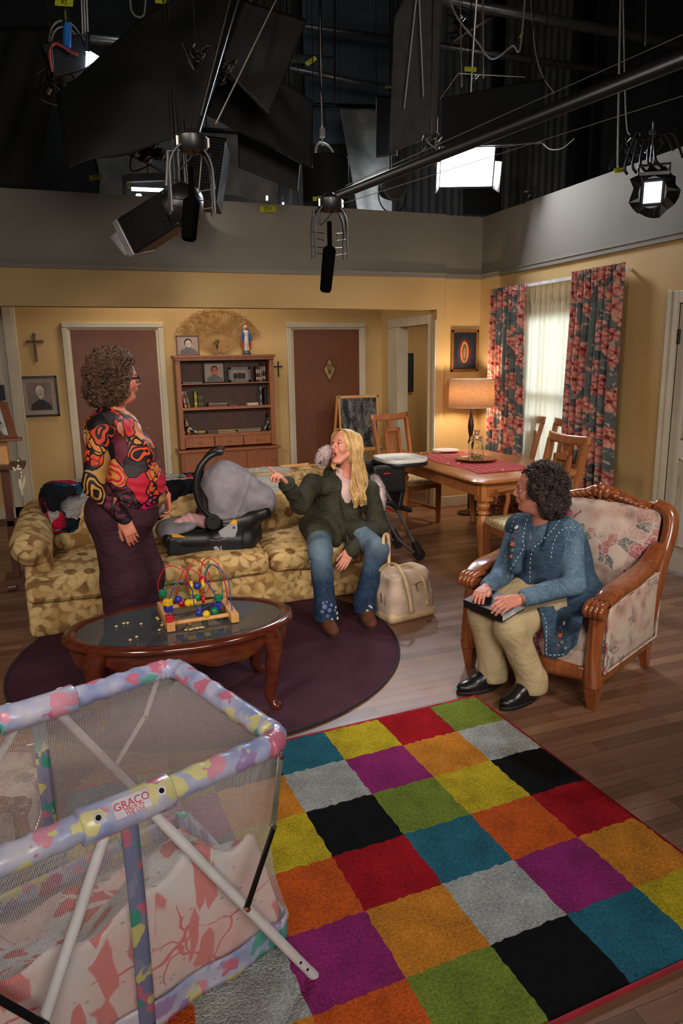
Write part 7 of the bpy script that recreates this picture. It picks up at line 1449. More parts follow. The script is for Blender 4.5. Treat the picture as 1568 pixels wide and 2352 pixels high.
# jeans and boots
n = NT('blue_jeans', 0.8, spec=0.15); zz = n.sep(n.co())[2]; wear = n.step(n.noise(5, 4), 0.40, 0.72); nz_ = n.noise(5, 3)
fade = n.math('MULTIPLY', n.step(zz, 0.30, 0.50), n.step(nz_, 0.2, 0.8)); n.col(n.mix(fade, n.ramp(n.noise(60, 3, n.map((1, 1, 0.3))), [(0.3, (26, 40, 60)), (0.7, (46, 66, 92))]), (124, 146, 162))); n.bump(n.noise(8, 5, n.map((1, 1, 1.4), (0.4, 0.3, 0)), 0.55, 1.5), 0.6, 0.025)
fj = nz3(30, 51)
jn = [ell_(hipB+np.array((0, 0, -0.01)), (0.16, 0.20, 0.10), RB, 0.05), cap_(hR, knR, 0.098, 0.076, 0.04), cap_(knR, anR+np.array((0, 0, 0.05)), 0.073, 0.070, 0.04), cap_(anR+np.array((0, 0, 0.05)), anR+np.array((0, -0.01, -0.02)), 0.070, 0.082, 0.03), cap_(hL, knL, 0.098, 0.076, 0.04), cap_(knL, anL+np.array((0, 0, 0.05)), 0.073, 0.068, 0.04), cap_(anL+np.array((0, 0, 0.05)), anL+np.array((0, -0.01, -0.02)), 0.068, 0.080, 0.03)]
soft_obj('jeans', jn, 0.0062, 'blue_jeans', tb_, disp=lambda x, y, z: 0.0055*fj(x, y, z), cut=lambda x, y, z: 0.070-z+0*x*y)
plain('brown_suede', (94, 52, 28), 0.9, vs_=20); plain('boot_sole', (48, 32, 22), 0.7)
shoes(tb_, ((anR+np.array((0, 0.01, 0)), FB*0.9+np.array((0.2, 0, 0)), 0.245), (anL+np.array((0, 0.0, 0)), FB+np.array((0.12, 0, 0)), 0.245)), 'brown_suede', 'boot_sole', 0.08)
# embroidery on the jeans: small five petal flowers
def flowers(name, spots, t, mat, surf):
    m = MB()
    for (x, y, Y, s_) in spots:
        p = P(x, y, Y); vd = nrm(np.array((p[0], p[1], p[2]-H))); e1 = nrm(np.cross(vd, (0, 0, 1))); e2 = np.cross(e1, vd)
        for k in range(5): a = 2*pi*k/5+x; q = p+(e1*cos(a)+e2*sin(a))*s_*0.62; m.ball(q, s_*0.42, n=7)
    return m.build(name, mat, t, world=True, smooth=180)
plain('embroidery_white', (206, 208, 200), 0.8); plain('embroidery_blue', (104, 120, 158), 0.8)
# hair
hairmat('hair_blonde', (158, 116, 66), (230, 194, 134), 70)
hcB = hb+RHb@np.array((-0.02, 0, 0.03))
fh = nz3(60, 61)
soft_obj('hair', [ell_(hcB, (0.108, 0.094, 0.094), RHb, 0.02), ell_(hb+RHb@np.array((-0.055, 0.035, -0.03)), (0.065, 0.065, 0.10), RHb, 0.03), ell_(hb+RHb@np.array((0.085, 0, -0.005)), (0.055, 0.080, 0.080), RHb, 0.012, 0, True)], 0.006, 'hair_blonde', tb_)
rs = random.Random(9); m = MB()
part = wB((0.045, -0.01, 0.128))
for i in range(460):
    t_ = rs.random(); side = 1 if i < 370 else -1
    root = wB((0.06-0.13*t_, side*(0.012+0.02*rs.random()), 0.118-0.02*t_*t_))
    out = wB((0.045-0.13*t_, side*(0.088+0.012*rs.random()), 0.055))
    low = wB((0.012-0.10*t_, side*(0.098+0.016*rs.random()), -0.04)); r_ = rs.random(); q_ = rs.random()
    if side > 0: e_ = P(806+40*r_*(0.4+0.6*t_), 1105, 4.60+0.1*t_); g_ = P(806+34*r_, 1132+8*q_, 4.575+0.05*q_); h_ = P(806+30*r_+3*sin(r_*9), 1148+20*q_*(0.4+0.6*sin(r_*pi)), 4.56+0.03*q_)
    else: e_ = wB((0.0-0.03*t_, -0.075, -0.10)); g_ = P(762+8*r_, 1070+4*q_, 4.68); h_ = P(766+8*r_, 1078-2*q_, 4.66)
    pts = bez([root, (np.array(root)*0.45+np.array(out)*0.55)+RHb[:, 2]*0.022, out, low, e_, g_, h_], 6); L_ = len(pts); ph = int(r_*6)*1.1+rs.uniform(-.3, .3); am = 0.016
    q = [Vector(p)+Vector((sin(ph+j*0.42), 0.5*cos(ph+j*0.42), 0))*am*max(0, (j/L_-0.5))*2 for j, p in enumerate(pts)]
    m.tube(q, [0.0036*(0.45+0.55*min(1, 5*(1-j/(L_-1))+0.1)) for j in range(L_)], 4, cap=False)
m.build('long_hair', 'hair_blonde', tb_, world=True, smooth=180)

# ---------------------------------------------------------------- woman in blue on the armchair
tc_ = thing('person', 'seated woman with short dark curls in a blue embroidered vest, hands on a book', 'person', (2.15, 2.95, 0))
hcC = P(1229, 1126, 3.09); RHc = frame((-0.80, 0.60, -0.04)); FC = nrm((-0.90, -0.44, 0)); RCm = frame(FC); LC = RCm[:, 1]
hpC = np.array((2.36, 3.04, 0.475)); nkC = P(1243, 1192, 3.10); nkC[2] = 0.865; chC = np.array((2.335, 3.065, 0.69))
shNc = P(1306, 1226, 2.97); shFc = P(1192, 1212, 3.26); elNc = P(1318, 1342, 2.84); wrNc = P(1190, 1377, 2.755); elFc = P(1152, 1322, 3.14); wrFc = P(1113, 1352, 3.02)
knNc = P(1172, 1442, 2.83); knFc = P(1112, 1412, 3.02); anNc = np.array((2.03, 2.775, 0.09)); anFc = np.array((1.915, 2.955, 0.09)); hNc = hpC+LC*0.095*1; hFc = hpC-LC*0.095
if hNc[1] > hFc[1]: hNc, hFc = hFc, hNc
skC = head(hcC, RHc, 0.97, 0.0, 1.0)+[cap_(hcC+RHc@np.array((-0.03, 0, -0.05)), nkC+np.array((0.01, 0, -0.02)), 0.052, 0.058, 0.03), ell_(hcC+RHc@np.array((0.01, 0, -0.10)), (0.045, 0.045, 0.03), RHc, 0.03), ell_(chC, (0.11, 0.15, 0.16), RCm, 0.05), ell_(hpC, (0.13, 0.17, 0.11), RCm, 0.05), ell_((chC+hpC)/2, (0.11, 0.14, 0.12), RCm, 0.05), cap_(shNc, shFc, 0.05, 0.05, 0.04),
    cap_(shNc, elNc, 0.046, 0.040, 0.03), cap_(elNc, wrNc, 0.038, 0.025, 0.02), cap_(shFc, elFc, 0.046, 0.040, 0.03), cap_(elFc, wrFc, 0.036, 0.025, 0.02), cap_(hNc, knNc, 0.075, 0.052, 0.03), cap_(knNc, anNc, 0.05, 0.034, 0.03), cap_(hFc, knFc, 0.075, 0.052, 0.03), cap_(knFc, anFc, 0.05, 0.034, 0.03), cap_(anNc, anNc+np.array((-0.10, -0.01, -0.05)), 0.024, 0.018, 0.02), cap_(anFc, anFc+np.array((-0.10, 0.0, -0.05)), 0.024, 0.018, 0.02)]
dN = nrm(P(1146, 1392, 2.73)-wrNc); skC += hand(wrNc, dN, nrm((-0.05, -0.42, 0.9)), 1, (24, 26, 27, 28), 0.98, thumb=(0.85, 0.4, 0.0))
dF = nrm(P(1086, 1378, 2.88)-wrFc); skC += hand(wrFc, dF, nrm((-0.25, -0.2, 0.92)), -1, (24, 26, 27, 28), 0.98, thumb=(0.85, 0.35, 0.0))
soft_obj('body', skC, SKV, ['skin_c', 'lip_pale'], tc_)
face_parts(tc_, hcC, RHc, 0.97, 'iris_brown', 'lash_dark')
n = NT('blue_lace_top', 0.8, spec=0.2); v_ = n.vor(20, 'DISTANCE_TO_EDGE', n.warp(11, 0.14)); v2 = n.vor(33, 'DISTANCE_TO_EDGE', n.warp(17, 0.08)); n.col(n.mix(n.step(n.math('MINIMUM', v_, n.math('ADD', v2, 0.02)), 0.036, 0.016), n.ramp(n.noise(9, 3), [(0.35, (68, 90, 110)), (0.62, (92, 116, 136))]), (112, 136, 156))); n.bump(n.noise(30, 3), 0.2, 0.005)
fc_ = nz3(28, 71)
dC = lambda x, y, z: 0.004*fc_(x, y, z)
soft_obj('blouse', [ell_(chC, (0.135, 0.18, 0.18), RCm, 0.05), ell_((chC+hpC)/2, (0.145, 0.18, 0.15), RCm, 0.06), cap_(shNc, shFc, 0.062, 0.062, 0.05), cap_(shNc, elNc, 0.064, 0.058, 0.04), cap_(elNc, wrNc-nrm(wrNc-elNc)*0.055, 0.056, 0.046, 0.03), cap_(shFc, elFc, 0.064, 0.055, 0.04), cap_(elFc, wrFc-nrm(wrFc-elFc)*0.045, 0.052, 0.043, 0.03), ell_(nkC+np.array((0, 0, 0.025)), (0.085, 0.08, 0.055), RCm, 0.01, 0, True)], 0.006, 'blue_lace_top', tc_, disp=dC)
n = NT('blue_vest', 0.85, spec=0.15); n.col(n.ramp(n.noise(24, 3, n.map((1, 1, 4))), [(0.3, (46, 64, 84)), (0.7, (68, 88, 108))])); n.bump(n.noise(9, 3), 0.3, 0.015)
vest = [ell_(chC+np.array((0, 0, 0.0)), (0.155, 0.198, 0.19), RCm, 0.05), ell_((chC+hpC)/2-FC*0.01, (0.165, 0.205, 0.17), RCm, 0.06), ell_(hpC-FC*0.02, (0.20, 0.225, 0.13), RCm, 0.06), cap_(shNc*0.88+shFc*0.12, shNc*0.04+shFc*0.96, 0.072, 0.072, 0.05), cap_(shNc*0.06+shFc*0.94+FC*0.015, hFc+FC*0.04+np.array((0, 0, 0.10)), 0.080, 0.10, 0.05),
    cap_(hNc+np.array((0.0, -0.05, 0.0)), hNc+np.array((-0.02, -0.10, -0.10)), 0.11, 0.07, 0.06), cap_(hNc+FC*0.08+np.array((0, -0.06, -0.02)), hNc+FC*0.09+np.array((0, -0.08, -0.13)), 0.075, 0.05, 0.05), cap_(hFc, hFc+FC*0.1, 0.10, 0.09, 0.05)]
vest += [cap_(P(1202, 1196, 3.17), P(1186, 1250, 3.07), 0.030, 0.034, 0.05), cap_(P(1186, 1250, 3.07), P(1184, 1305, 3.03), 0.034, 0.034, 0.06)]
vest += [cap_(nkC+FC*0.06+np.array((0, 0, 0.04)), chC+FC*0.19+np.array((0, 0, 0.02)), 0.075, 0.030, 0.012, 0, True), ell_(nkC+np.array((0, 0, 0.03)), (0.105, 0.085, 0.055), RCm, 0.01, 0, True), cap_(chC+FC*0.19+np.array((0, 0, 0.02)), hpC+FC*0.26+np.array((0, 0, 0.04)), 0.030, 0.075, 0.01, 0, True), cap_(hpC+FC*0.22, hpC+FC*0.5-np.array((0, 0, 0.02)), 0.095, 0.12, 0.02, 0, True)]
soft_obj('vest', vest, 0.006, 'blue_vest', tc_, disp=dC)
_fa = np.array((2.203, 2.592, 0)); _fd = nrm(np.array((1.923, 3.19, 0))-_fa); _fn = np.array((-0.905, -0.425, 0))
def sf(x, y, off): d = _ray(x, y); return CAM+d*(((_fa+_fn*off-CAM)@_fn)/(d@_fn))
vp = [[P(1238, 1396, 2.79), P(1275, 1390, 2.83), P(1312, 1388, 2.88), P(1345, 1385, 2.92)], [P(1246, 1428, 2.76), P(1278, 1426, 2.78), sf(1312, 1424, 0.045), sf(1338, 1416, 0.03)], [sf(1250, 1468, 0.075), sf(1280, 1466, 0.055), sf(1310, 1460, 0.04), sf(1330, 1446, 0.03)], [sf(1252, 1508, 0.085), sf(1278, 1511, 0.06), sf(1304, 1500, 0.045), sf(1322, 1478, 0.035)]]
vq = [bez(row, 8) for row in vp]; vq = [bez([vq[r][c_] for r in range(4)], 8) for c_ in range(len(vq[0]))]
m = MB(); nr_, nc_ = len(vq), len(vq[0]); m.add([tuple(p+Vector((0, 0.004*sin(i*0.8), 0))) for i, row in enumerate(vq) for p in row], [(i*nc_+j, i*nc_+j+1, (i+1)*nc_+j+1, (i+1)*nc_+j) for i in range(nr_-1) for j in range(nc_-1)]); m.build('vest_skirt', 'blue_vest', tc_, world=True, solid=0.012, smooth=180)
n = NT('khaki_trousers', 0.8, spec=0.2); n.col(n.ramp(n.noise(6, 4), [(0.3, (164, 144, 108)), (0.7, (182, 162, 126))])); n.bump(n.noise(6, 5, n.map((1, 1, 1.2), (0.5, 0.2, 0)), 0.55, 1.5), 0.7, 0.03)
soft_obj('trousers', [ell_(hpC, (0.16, 0.195, 0.11), RCm, 0.05), cap_(hNc, knNc, 0.10, 0.080, 0.04), cap_(knNc, anNc+np.array((0, 0, 0.03)), 0.078, 0.074, 0.04), cap_(hFc, knFc, 0.10, 0.080, 0.04), cap_(knFc, anFc+np.array((0, 0, 0.03)), 0.078, 0.072, 0.04), cap_(anNc+np.array((0, 0, 0.03)), anNc+np.array((0, 0, -0.01)), 0.074, 0.080, 0.02), cap_(anFc+np.array((0, 0, 0.03)), anFc+np.array((0, 0, -0.01)), 0.072, 0.078, 0.02)], 0.0062, 'khaki_trousers', tc_, disp=lambda x, y, z: 0.005*fj(x+3, y, z*1.3), cut=lambda x, y, z: 0.052-z+0*x*y)
shoes(tc_, ((anNc, (-0.97, -0.22, 0), 0.245), (anFc, (-0.99, 0.0, 0), 0.24)), 'black_leather', 'black_rubber', 0.04)
hairmat('hair_near_black', (26, 20, 18), (82, 66, 58))
hk = hcC+RHc@np.array((-0.045, 0, 0.018))
soft_obj('hair', [ell_(hk, (0.105, 0.10, 0.112), RHc, 0.02), ell_(hk+RHc@np.array((-0.03, 0, -0.07)), (0.075, 0.085, 0.07), RHc, 0.03), ell_(hcC+RHc@np.array((0.092, 0, -0.025)), (0.066, 0.10, 0.095), RHc, 0.01, 0, True)], 0.006, 'hair_near_black', tc_, disp=lambda x, y, z: 0.007*nz3(100, 6)(x, y, z))
curls('hair_curls', hk, RHc, (0.118, 0.112, 0.126), 720, 0.0048, 0.0115, 'hair_near_black', tc_, lambda l, d: (l[0] > 0.072 and l[2] < 0.075) or (l[0] > 0.02 and l[2] < -0.035), 13, (1.0, 2.2), (0.02, 0.045), 0.2)
curls('hair_curls', hk+RHc@np.array((-0.035, 0, -0.080)), RHc, (0.082, 0.095, 0.078), 260, 0.0048, 0.0115, 'hair_near_black', tc_, lambda l, d: l[0] > 0.035 or l[2] > 0.03, 14, (1.0, 2.2), (0.02, 0.045), 0.2)
m = MB(); e1 = nrm(np.cross(dN, (0, 0, 1))); e2 = np.cross(dN, e1); q0 = wrNc-nrm(wrNc-elNc)*0.004
for k in range(18): a = 2*pi*k/18; m.ball(q0+(e1*cos(a)+e2*sin(a)*0.85)*0.031, 0.0048, n=6)
m.build('bracelet', plain('silver_gold', (200, 176, 130), 0.25, 0.9), tc_, world=True)

# projecting small raised details (stitches, embroidery) onto the clothes that carry them
def drape(name, t, target, px, mk, mat, lift=0.003):
    dg = bpy.context.evaluated_depsgraph_get(); dg.update(); tg = [c for c in t.children if c.name.split('.')[0] in target]; m = MB()
    for q in px:
        x, y = q[0], q[1]; d = Vector([float(v) for v in _ray(x, y)]).normalized(); o = Vector([float(v) for v in CAM]); best = None
        for c in tg:
            I = inv_of(c.parent); ok, loc, nn_, _ = c.ray_cast(I @ o, (I.to_3x3() @ d).normalized())
            if ok:
                W_ = I.inverted() @ loc; dist = (W_-o).length
                if best is None or dist < best[0]: best = (dist, W_, (I.inverted().to_3x3() @ nn_).normalized())
        if best: mk(m, best[1]+best[2]*lift, best[2], q)
    return m.build(name, mat, t, world=True, smooth=180) if m.v else None
def drape_each(name, t, target, px, mk, mat, lift=0.003):
    for q in px: drape(name, t, target, [q], mk, mat, lift)
def stitch_line(pts, step=9.5, ln=5.0):
    out = []; P_ = [Vector((a, b, 0)) for a, b in pts]; C_ = bez([tuple(p) for p in P_], 30); acc = 0; last = C_[0]
    for i in range(1, len(C_)):
        acc += (C_[i]-C_[i-1]).length
        if acc >= step: acc = 0; d = (C_[i]-C_[i-1]).normalized(); out.append((C_[i].x, C_[i].y, d.x, d.y, ln))
    return out
def mk_st(m, p, nn_, q):
    d = Vector([float(v) for v in (VR*q[2]-VU*q[3])]); d = (d-nn_*d.dot(nn_)).normalized(); h = d*(q[4]/430/2); m.tube([p-h, p+h], 0.0019, 5)
lines = [[(1216, 1177), (1206, 1205), (1200, 1240), (1201, 1258), (1186, 1285), (1168, 1315), (1164, 1330)], [(1197, 1174), (1183, 1190), (1172, 1222), (1164, 1240)], [(1292, 1180), (1283, 1198), (1262, 1225), (1240, 1247), (1225, 1260), (1218, 1290), (1217, 1345)], [(1328, 1213), (1314, 1211), (1300, 1213), (1282, 1225), (1270, 1250), (1265, 1280)], [(1241, 1402), (1252, 1430), (1255, 1470), (1254, 1500), (1275, 1504), (1294, 1503)]]
plain('stitch_cream', (206, 214, 204), 0.7)
for ln in lines: drape('stitching', tc_, ('vest', 'blouse', 'vest_skirt'), stitch_line(ln), mk_st, 'stitch_cream', 0.0025)
def mk_leaf(m, p, nn_, q):
    s_ = q[2]/430; e1 = Vector([float(v) for v in VR]); e1 = (e1-nn_*e1.dot(nn_)).normalized(); e2 = nn_.cross(e1)
    for k in range(int(q[3])): a = 2*pi*k/q[3]+0.5; c_ = p+(e1*cos(a)+e2*sin(a))*s_*0.5; m.ball(c_, (s_*0.38,)*3, n=7)
    m.ball(p, s_*0.35, n=7)
plain('leaf_cream', (196, 190, 170), 0.8); plain('leaf_orange', (214, 96, 50), 0.8); plain('leaf_green', (120, 128, 96), 0.8); plain('leaf_plum', (84, 66, 84), 0.8)
drape_each('embroidery', tc_, ('vest', 'vest_skirt', 'blouse'), [(1186, 1212, 7, 5), (1296, 1432, 5, 4)], mk_leaf, 'leaf_cream')
drape_each('embroidery', tc_, ('vest', 'vest_skirt', 'blouse'), [(1177, 1250, 7, 4), (1174, 1278, 5, 5), (1286, 1460, 7, 4), (1281, 1482, 4, 3)], mk_leaf, 'leaf_orange')
drape_each('embroidery', tc_, ('vest', 'vest_skirt', 'blouse'), [(1163, 1273, 5, 3), (1177, 1264, 5, 5), (1290, 1475, 5, 5), (1298, 1488, 5, 5), (1166, 1282, 4, 3), (1303, 1470, 3, 3)], mk_leaf, 'leaf_green')
drape_each('embroidery', tc_, ('vest', 'vest_skirt', 'blouse'), [(1185, 1224, 7, 5), (1182, 1234, 7, 5), (1287, 1442, 7, 5), (1291, 1450, 6, 5)], mk_leaf, 'leaf_plum')
drape_each('embroidery', tb_, ('jeans',), [(773, 1408, 5, 5), (770, 1395, 4, 5), (848, 1392, 4, 5), (852, 1395, 4, 5), (843, 1403, 5, 5), (848, 1409, 4, 5), (762, 1422, 4, 5), (774, 1420, 5, 5), (757, 1430, 4, 5), (748, 1430, 3, 5)], mk_leaf, 'embroidery_white')
drape_each('embroidery', tb_, ('jeans',), [(745, 1394, 9, 6), (756, 1402, 8, 6), (740, 1405, 7, 5), (752, 1415, 7, 6), (742, 1385, 6, 4), (750, 1383, 5, 4), (760, 1390, 6, 5), (768, 1402, 5, 5), (713, 1290, 5, 5), (712, 1300, 3, 4), (714, 1280, 3, 4)], mk_leaf, 'embroidery_blue')
m = MB(); m.tube(bez([P(1216, 1215, 2.95), P(1218, 1235, 2.92), P(1222, 1246, 2.915), P(1232, 1232, 2.94), P(1245, 1212, 2.97)], 5), 0.0015, 5); m.build('necklace', 'silver_gold', tc_, world=True)
# the closed black book on her lap
bk = thing('book', 'thick black leather covered book held on the lap of the woman in blue', 'book', P(1140, 1400, 2.9))
c0 = (P(1150, 1398, 2.83)+P(1118, 1385, 2.98))/2
ux = nrm(P(1215, 1392, 2.80)-P(1140, 1412, 2.72)); ux = nrm(np.array((0.93, 0.30, 0.16))); vy = nrm(np.array((0.30, -0.95, -0.05))); M = frame_m(c0, ux, vy)
def bbox(a, b, c, d, e, f, mi, m): B = MB().bx(a, b, c, d, e, f); m.add(B.v, B.f, mi, M)
m = MB(); bbox(-0.085, 0.085, -0.125, 0.125, -0.030, -0.026, 0, m); bbox(-0.085, 0.085, -0.125, 0.125, 0.010, 0.014, 0, m); bbox(-0.088, -0.083, -0.125, 0.125, -0.030, 0.014, 0, m); m.build('cover', plain('book_black', (20, 19, 20), 0.55), bk, world=True, bevel=0.002)
m = MB(); bbox(-0.083, 0.080, -0.121, 0.121, -0.026, 0.010, 0, m); m.build('page_block', plain('page_edge', (196, 196, 198), 0.6), bk, world=True)
# ================================================================ studio rig above the set
plain('black_cloth', (9, 9, 10), 0.75, bump=0.3, bs=30); plain('black_board', (14, 14, 15), 0.6); plain('duvetyne_grey', (66, 64, 62), 0.7, bump=0.15, bs=60)
plain('tag_yellow', (206, 204, 48), 0.5, var=0.03); plain('tag_ink', (40, 44, 20), 0.6); plain('cable_black', (14, 14, 15), 0.5); plain('rope_grey', (130, 126, 120), 0.7); plain('blue_plastic', (40, 110, 190), 0.4); plain('red_cable', (190, 60, 50), 0.5); plain('white_strap', (190, 188, 184), 0.5)
emit('led_white', (225, 232, 255), 9.0); emit('led_soft', (220, 225, 240), 3.0)
def hang(t, p, r=0.0035, name='hanging_line', mat='black_metal'):
    m = MB(); m.tube([tuple(p), (p[0], p[1], 8.99)], r, 5); return m.build(name, mat, t, world=True)
def sheet_poly(name, pts, Y, mat, label, cat='flag', wr=0.02, th=0.006, dY=None, n_=26):
    # a stretched cloth or board with its corners at known heights; four corners in order
    q = [np.array(aty(x, y, (Y if dY is None else Y+dY[i]))) for i, (x, y) in enumerate(pts)]
    nn_ = nrm(np.cross(q[1]-q[0], q[3]-q[0])); f1 = nz3(9, abs(len(name)+int(pts[0][0])))
    m = MB(); m.grid(lambda u, v: tuple((q[0]*(1-u)+q[1]*u)*(1-v)+(q[3]*(1-u)+q[2]*u)*v+nn_*wr*float(f1(u*0.7+v*0.1, v*0.8, u*v))*sin(pi*min(1, max(0, u)))), n_, n_)
    t = thing(name, label, cat, tuple((q[0]+q[2])/2)); m.build('panel', mat, t, world=True, smooth=180, solid=th)
    top = sorted(q, key=lambda p: -p[2])[:2]
    for p in top: hang(t, p)
    return t
sheet_poly('black_flag', [(156, 388), (452, 300), (600, -200), (128, 215)], 4.6, 'black_cloth', 'huge black cloth flag hanging at an angle over the left of the set', wr=0.07, dY=(0.1, -0.1, -0.5, 0.4), n_=40)
sheet_poly('black_flag', [(505, 150), (618, 268), (706, 45), (560, 0)], 5.0, 'black_board', 'tilted black flag with a frayed silver edge above the dark blanket')
sheet_poly('black_flag', [(470, 262), (718, 388), (720, 232), (530, 110)], 5.6, 'black_cloth', 'broad black flag hanging below the tilted one', wr=0.05)
sheet_poly('black_flag', [(548, 385), (684, 440), (690, 378), (545, 295)], 6.0, 'black_board', 'narrow dark board clipped under the broad black flag', wr=0.0)
sheet_poly('grey_flag', [(893, 352), (1003, 308), (1024, -180), (905, 40)], 5.4, 'duvetyne_grey', 'tall grey panel flag hanging above the bright light panel', wr=0.012)
sheet_poly('black_flag', [(1004, 338), (1250, 330), (1250, 180), (1006, 226)], 5.8, 'black_board', 'wide black flag directly above the bright light panel', wr=0.0)
sheet_poly('black_flag', [(864, 362), (912, 358), (912, 218), (864, 222)], 6.4, 'black_board', 'dark flag half hidden behind the tall grey panel flag', wr=0.0)
sheet_poly('black_flag', [(-40, 432), (86, 434), (150, 60), (-40, 60)], 7.6, 'black_cloth', 'black drape hanging at the far upper left above the set wall', wr=0.05)
sheet_poly('black_flag', [(1062, 494), (1150, 495), (1150, 425), (1062, 425)], 8.2, 'black_board', 'small black flag low behind the wall under the bright light panel', wr=0.0)
sheet_poly('blue_drop', [(705, 330), (900, 330), (905, -60), (690, -60)], 11.5, 'studio_blue_grey', 'blue grey painted backing panel high on the studio wall', 'backdrop', wr=0.0)
sheet_poly('sound_blanket', [(485, 440), (640, 470), (640, 300), (480, 262)], 9.5, 'quilt', 'crumpled grey insulation sheet below the broad black flag', 'blanket', wr=0.10, n_=40)
sheet_poly('sound_blanket', [(820, 480), (900, 490), (900, 250), (780, 250)], 10.2, 'quilt', 'pale grey insulation sheet beside the round black light', 'blanket', wr=0.10, n_=40)
def pole(name, pts, r, mat, label, cat='pipe', n_=8, clip=True):
    pts = [tuple(float(v) for v in p) for p in pts]
    if cat == 'pipe':
        a, b = np.array(pts[0]), np.array(pts[-1]); a, b = a-(b-a)*0.25, b+(b-a)*0.25; t = thing(name, label, cat, tuple((a+b)/2)); m = MB(); m.tube([a, b], r, n_); m.build('tube', mat, t, world=True, smooth=180)
        for f_ in (0.05, 0.97): hang(t, a+(b-a)*f_, 0.008, 'hanger')
        return t
    if pts[0][2] > 4.4 and cat in ('cable', 'rod'): pts = [(pts[0][0], pts[0][1], 8.99)]+pts
    if pts[-1][2] > 5.5 and cat == 'cable': pts = pts+[(pts[-1][0], pts[-1][1], 8.99)]
    m = MB(); m.tube(pts, r, n_); return tag(m.build(name, mat, None, smooth=180), label, cat)
# grid pipes
for (a, b, Y, r, l) in (((-60, 68), (620, 128), 9.0, 0.05, 'horizontal steel grid pipe at the upper left'), ((640, 52), (905, 88), 10.5, 0.035, 'thin bright pipe across the blue grey backing'), ((700, 165), (905, 205), 10.5, 0.045, 'second pipe lower across the blue grey backing'), ((1000, -5), (1600, 110), 8.0, 0.06, 'thick steel grid pipe at the upper right'), ((1010, 105), (1400, 165), 9.5, 0.045, 'dim pipe in front of the corrugated studio wall'), ((1080, 70), (1240, -30), 8.2, 0.03, 'rusty diagonal brace pipe at the top right')):
    pole('grid_pipe', [aty(a[0], a[1], Y), aty(b[0], b[1], Y)], r, 'pipe_metal', l, n_=14)
for (x0, x1, y, Y, l) in ((690, 905, 240, 11.0, 'dark ledge pipe below the backing'), (500, 640, 300, 9.3, 'dark rail across the crumpled insulation')):
    pole('grid_pipe', [aty(x0, y, Y), aty(x1, y+6, Y)], 0.03, 'black_metal', l)
for (x, y0, y1, Y, l) in ((1135, 60, 495, 11.8, 'tall dark steel post against the corrugated wall'), (1330, 60, 470, 11.5, 'dark steel post further right on the corrugated wall')):
    m = MB(); a = aty(x, y1, Y); b = (a[0], a[1], 9.0); a = (a[0], a[1], 0.0); m.bar(a, b, 0.16, 0.16, up=(0, 1, 0)); tag(m.build('steel_post', 'black_metal', None), l, 'post')
# light fixtures
def lensed_panel(name, label, c, f, w_, h_, emat, wings=True, Y=None):
    t = thing(name, label, 'studio light', tuple(c)); f = nrm(f); r = nrm(np.cross(f, (0, 0, 1))); u = np.cross(r, f)
    M = frame_m(c, r, u)   # z axis = r x u = -f
    m = MB(); B = MB().bx(-w_/2-0.02, w_/2+0.02, -h_/2-0.02, h_/2+0.02, 0.0, 0.09); m.add(B.v, B.f, 0, M); m.build('housing', 'black_metal', t, world=True, bevel=0.006)
    m = MB(); B = MB().bx(-w_/2, w_/2, -h_/2, h_/2, -0.012, 0.002); m.add(B.v, B.f, 0, M); m.build('diffuser', emat, t, world=True)
    hang(t, M @ Vector((0, h_/2+0.10, 0.04)), 0.006)
    m = MB(); m.tube([M @ Vector((-w_/2-0.04, 0, 0.04)), M @ Vector((-w_/2-0.04, h_/2+0.10, 0.04)), M @ Vector((w_/2+0.04, h_/2+0.10, 0.04)), M @ Vector((w_/2+0.04, 0, 0.04))], 0.010, 8); m.build('yoke', 'black_metal', t, world=True)
    if wings:
        for s in (-1, 1):
            m = MB(); m.add([M @ Vector(p) for p in ((s*(w_/2+0.012), -h_/2-0.02, -0.02), (s*(w_/2+0.055), -h_/2-0.05, -0.12), (s*(w_/2+0.055), h_/2*0.3, -0.12), (s*(w_/2+0.012), h_/2*0.3, -0.02))], [(0, 1, 2, 3)]); m.build('barn_door', 'white_strap', t, world=True, solid=0.003)
    return t, M
cpn = aty(1072, 384, 6.4); t, M = lensed_panel('led_panel', 'large glaring rectangular light panel aimed down at the set', cpn, (-0.32, -0.88, -0.30), 0.50, 0.335, 'led_white')
area('panel_light', tuple(cpn+nrm((-0.32, -0.88, -0.30))*0.05), tuple(cpn+nrm((-0.32, -0.88, -0.30))*3), 0.5, 45, COOL, 0.33)
m = MB(); m.tube([M @ Vector((0, 0.27, 0.04)), M @ Vector((0.01, 0.9, 0.04)), M @ Vector((0.01, 1.6, 0.04))], 0.012, 8); m.build('hanging_rod', 'pipe_metal', t, world=True)
cb = aty(1498, 442, 3.9); t, M = lensed_panel('small_studio_light', 'small square studio light wrapped in black foil at the far right', cb, (-0.62, -0.74, -0.22), 0.105, 0.125, 'led_soft', False)
m = MB(); rs = random.Random(4)
ring_ = [M @ Vector((0.13*cos(a)*rs.uniform(0.85, 1.35), 0.14*sin(a)*rs.uniform(0.85, 1.3), rs.uniform(-0.02, 0.05))) for a in [2*pi*k/22 for k in range(22)]]; back = [M @ Vector((0.11*cos(a), 0.12*sin(a), 0.20+rs.uniform(-.02, .02))) for a in [2*pi*k/22 for k in range(22)]]; inn = [M @ Vector((0.085*cos(a), 0.095*sin(a), 0.0)) for a in [2*pi*k/22 for k in range(22)]]
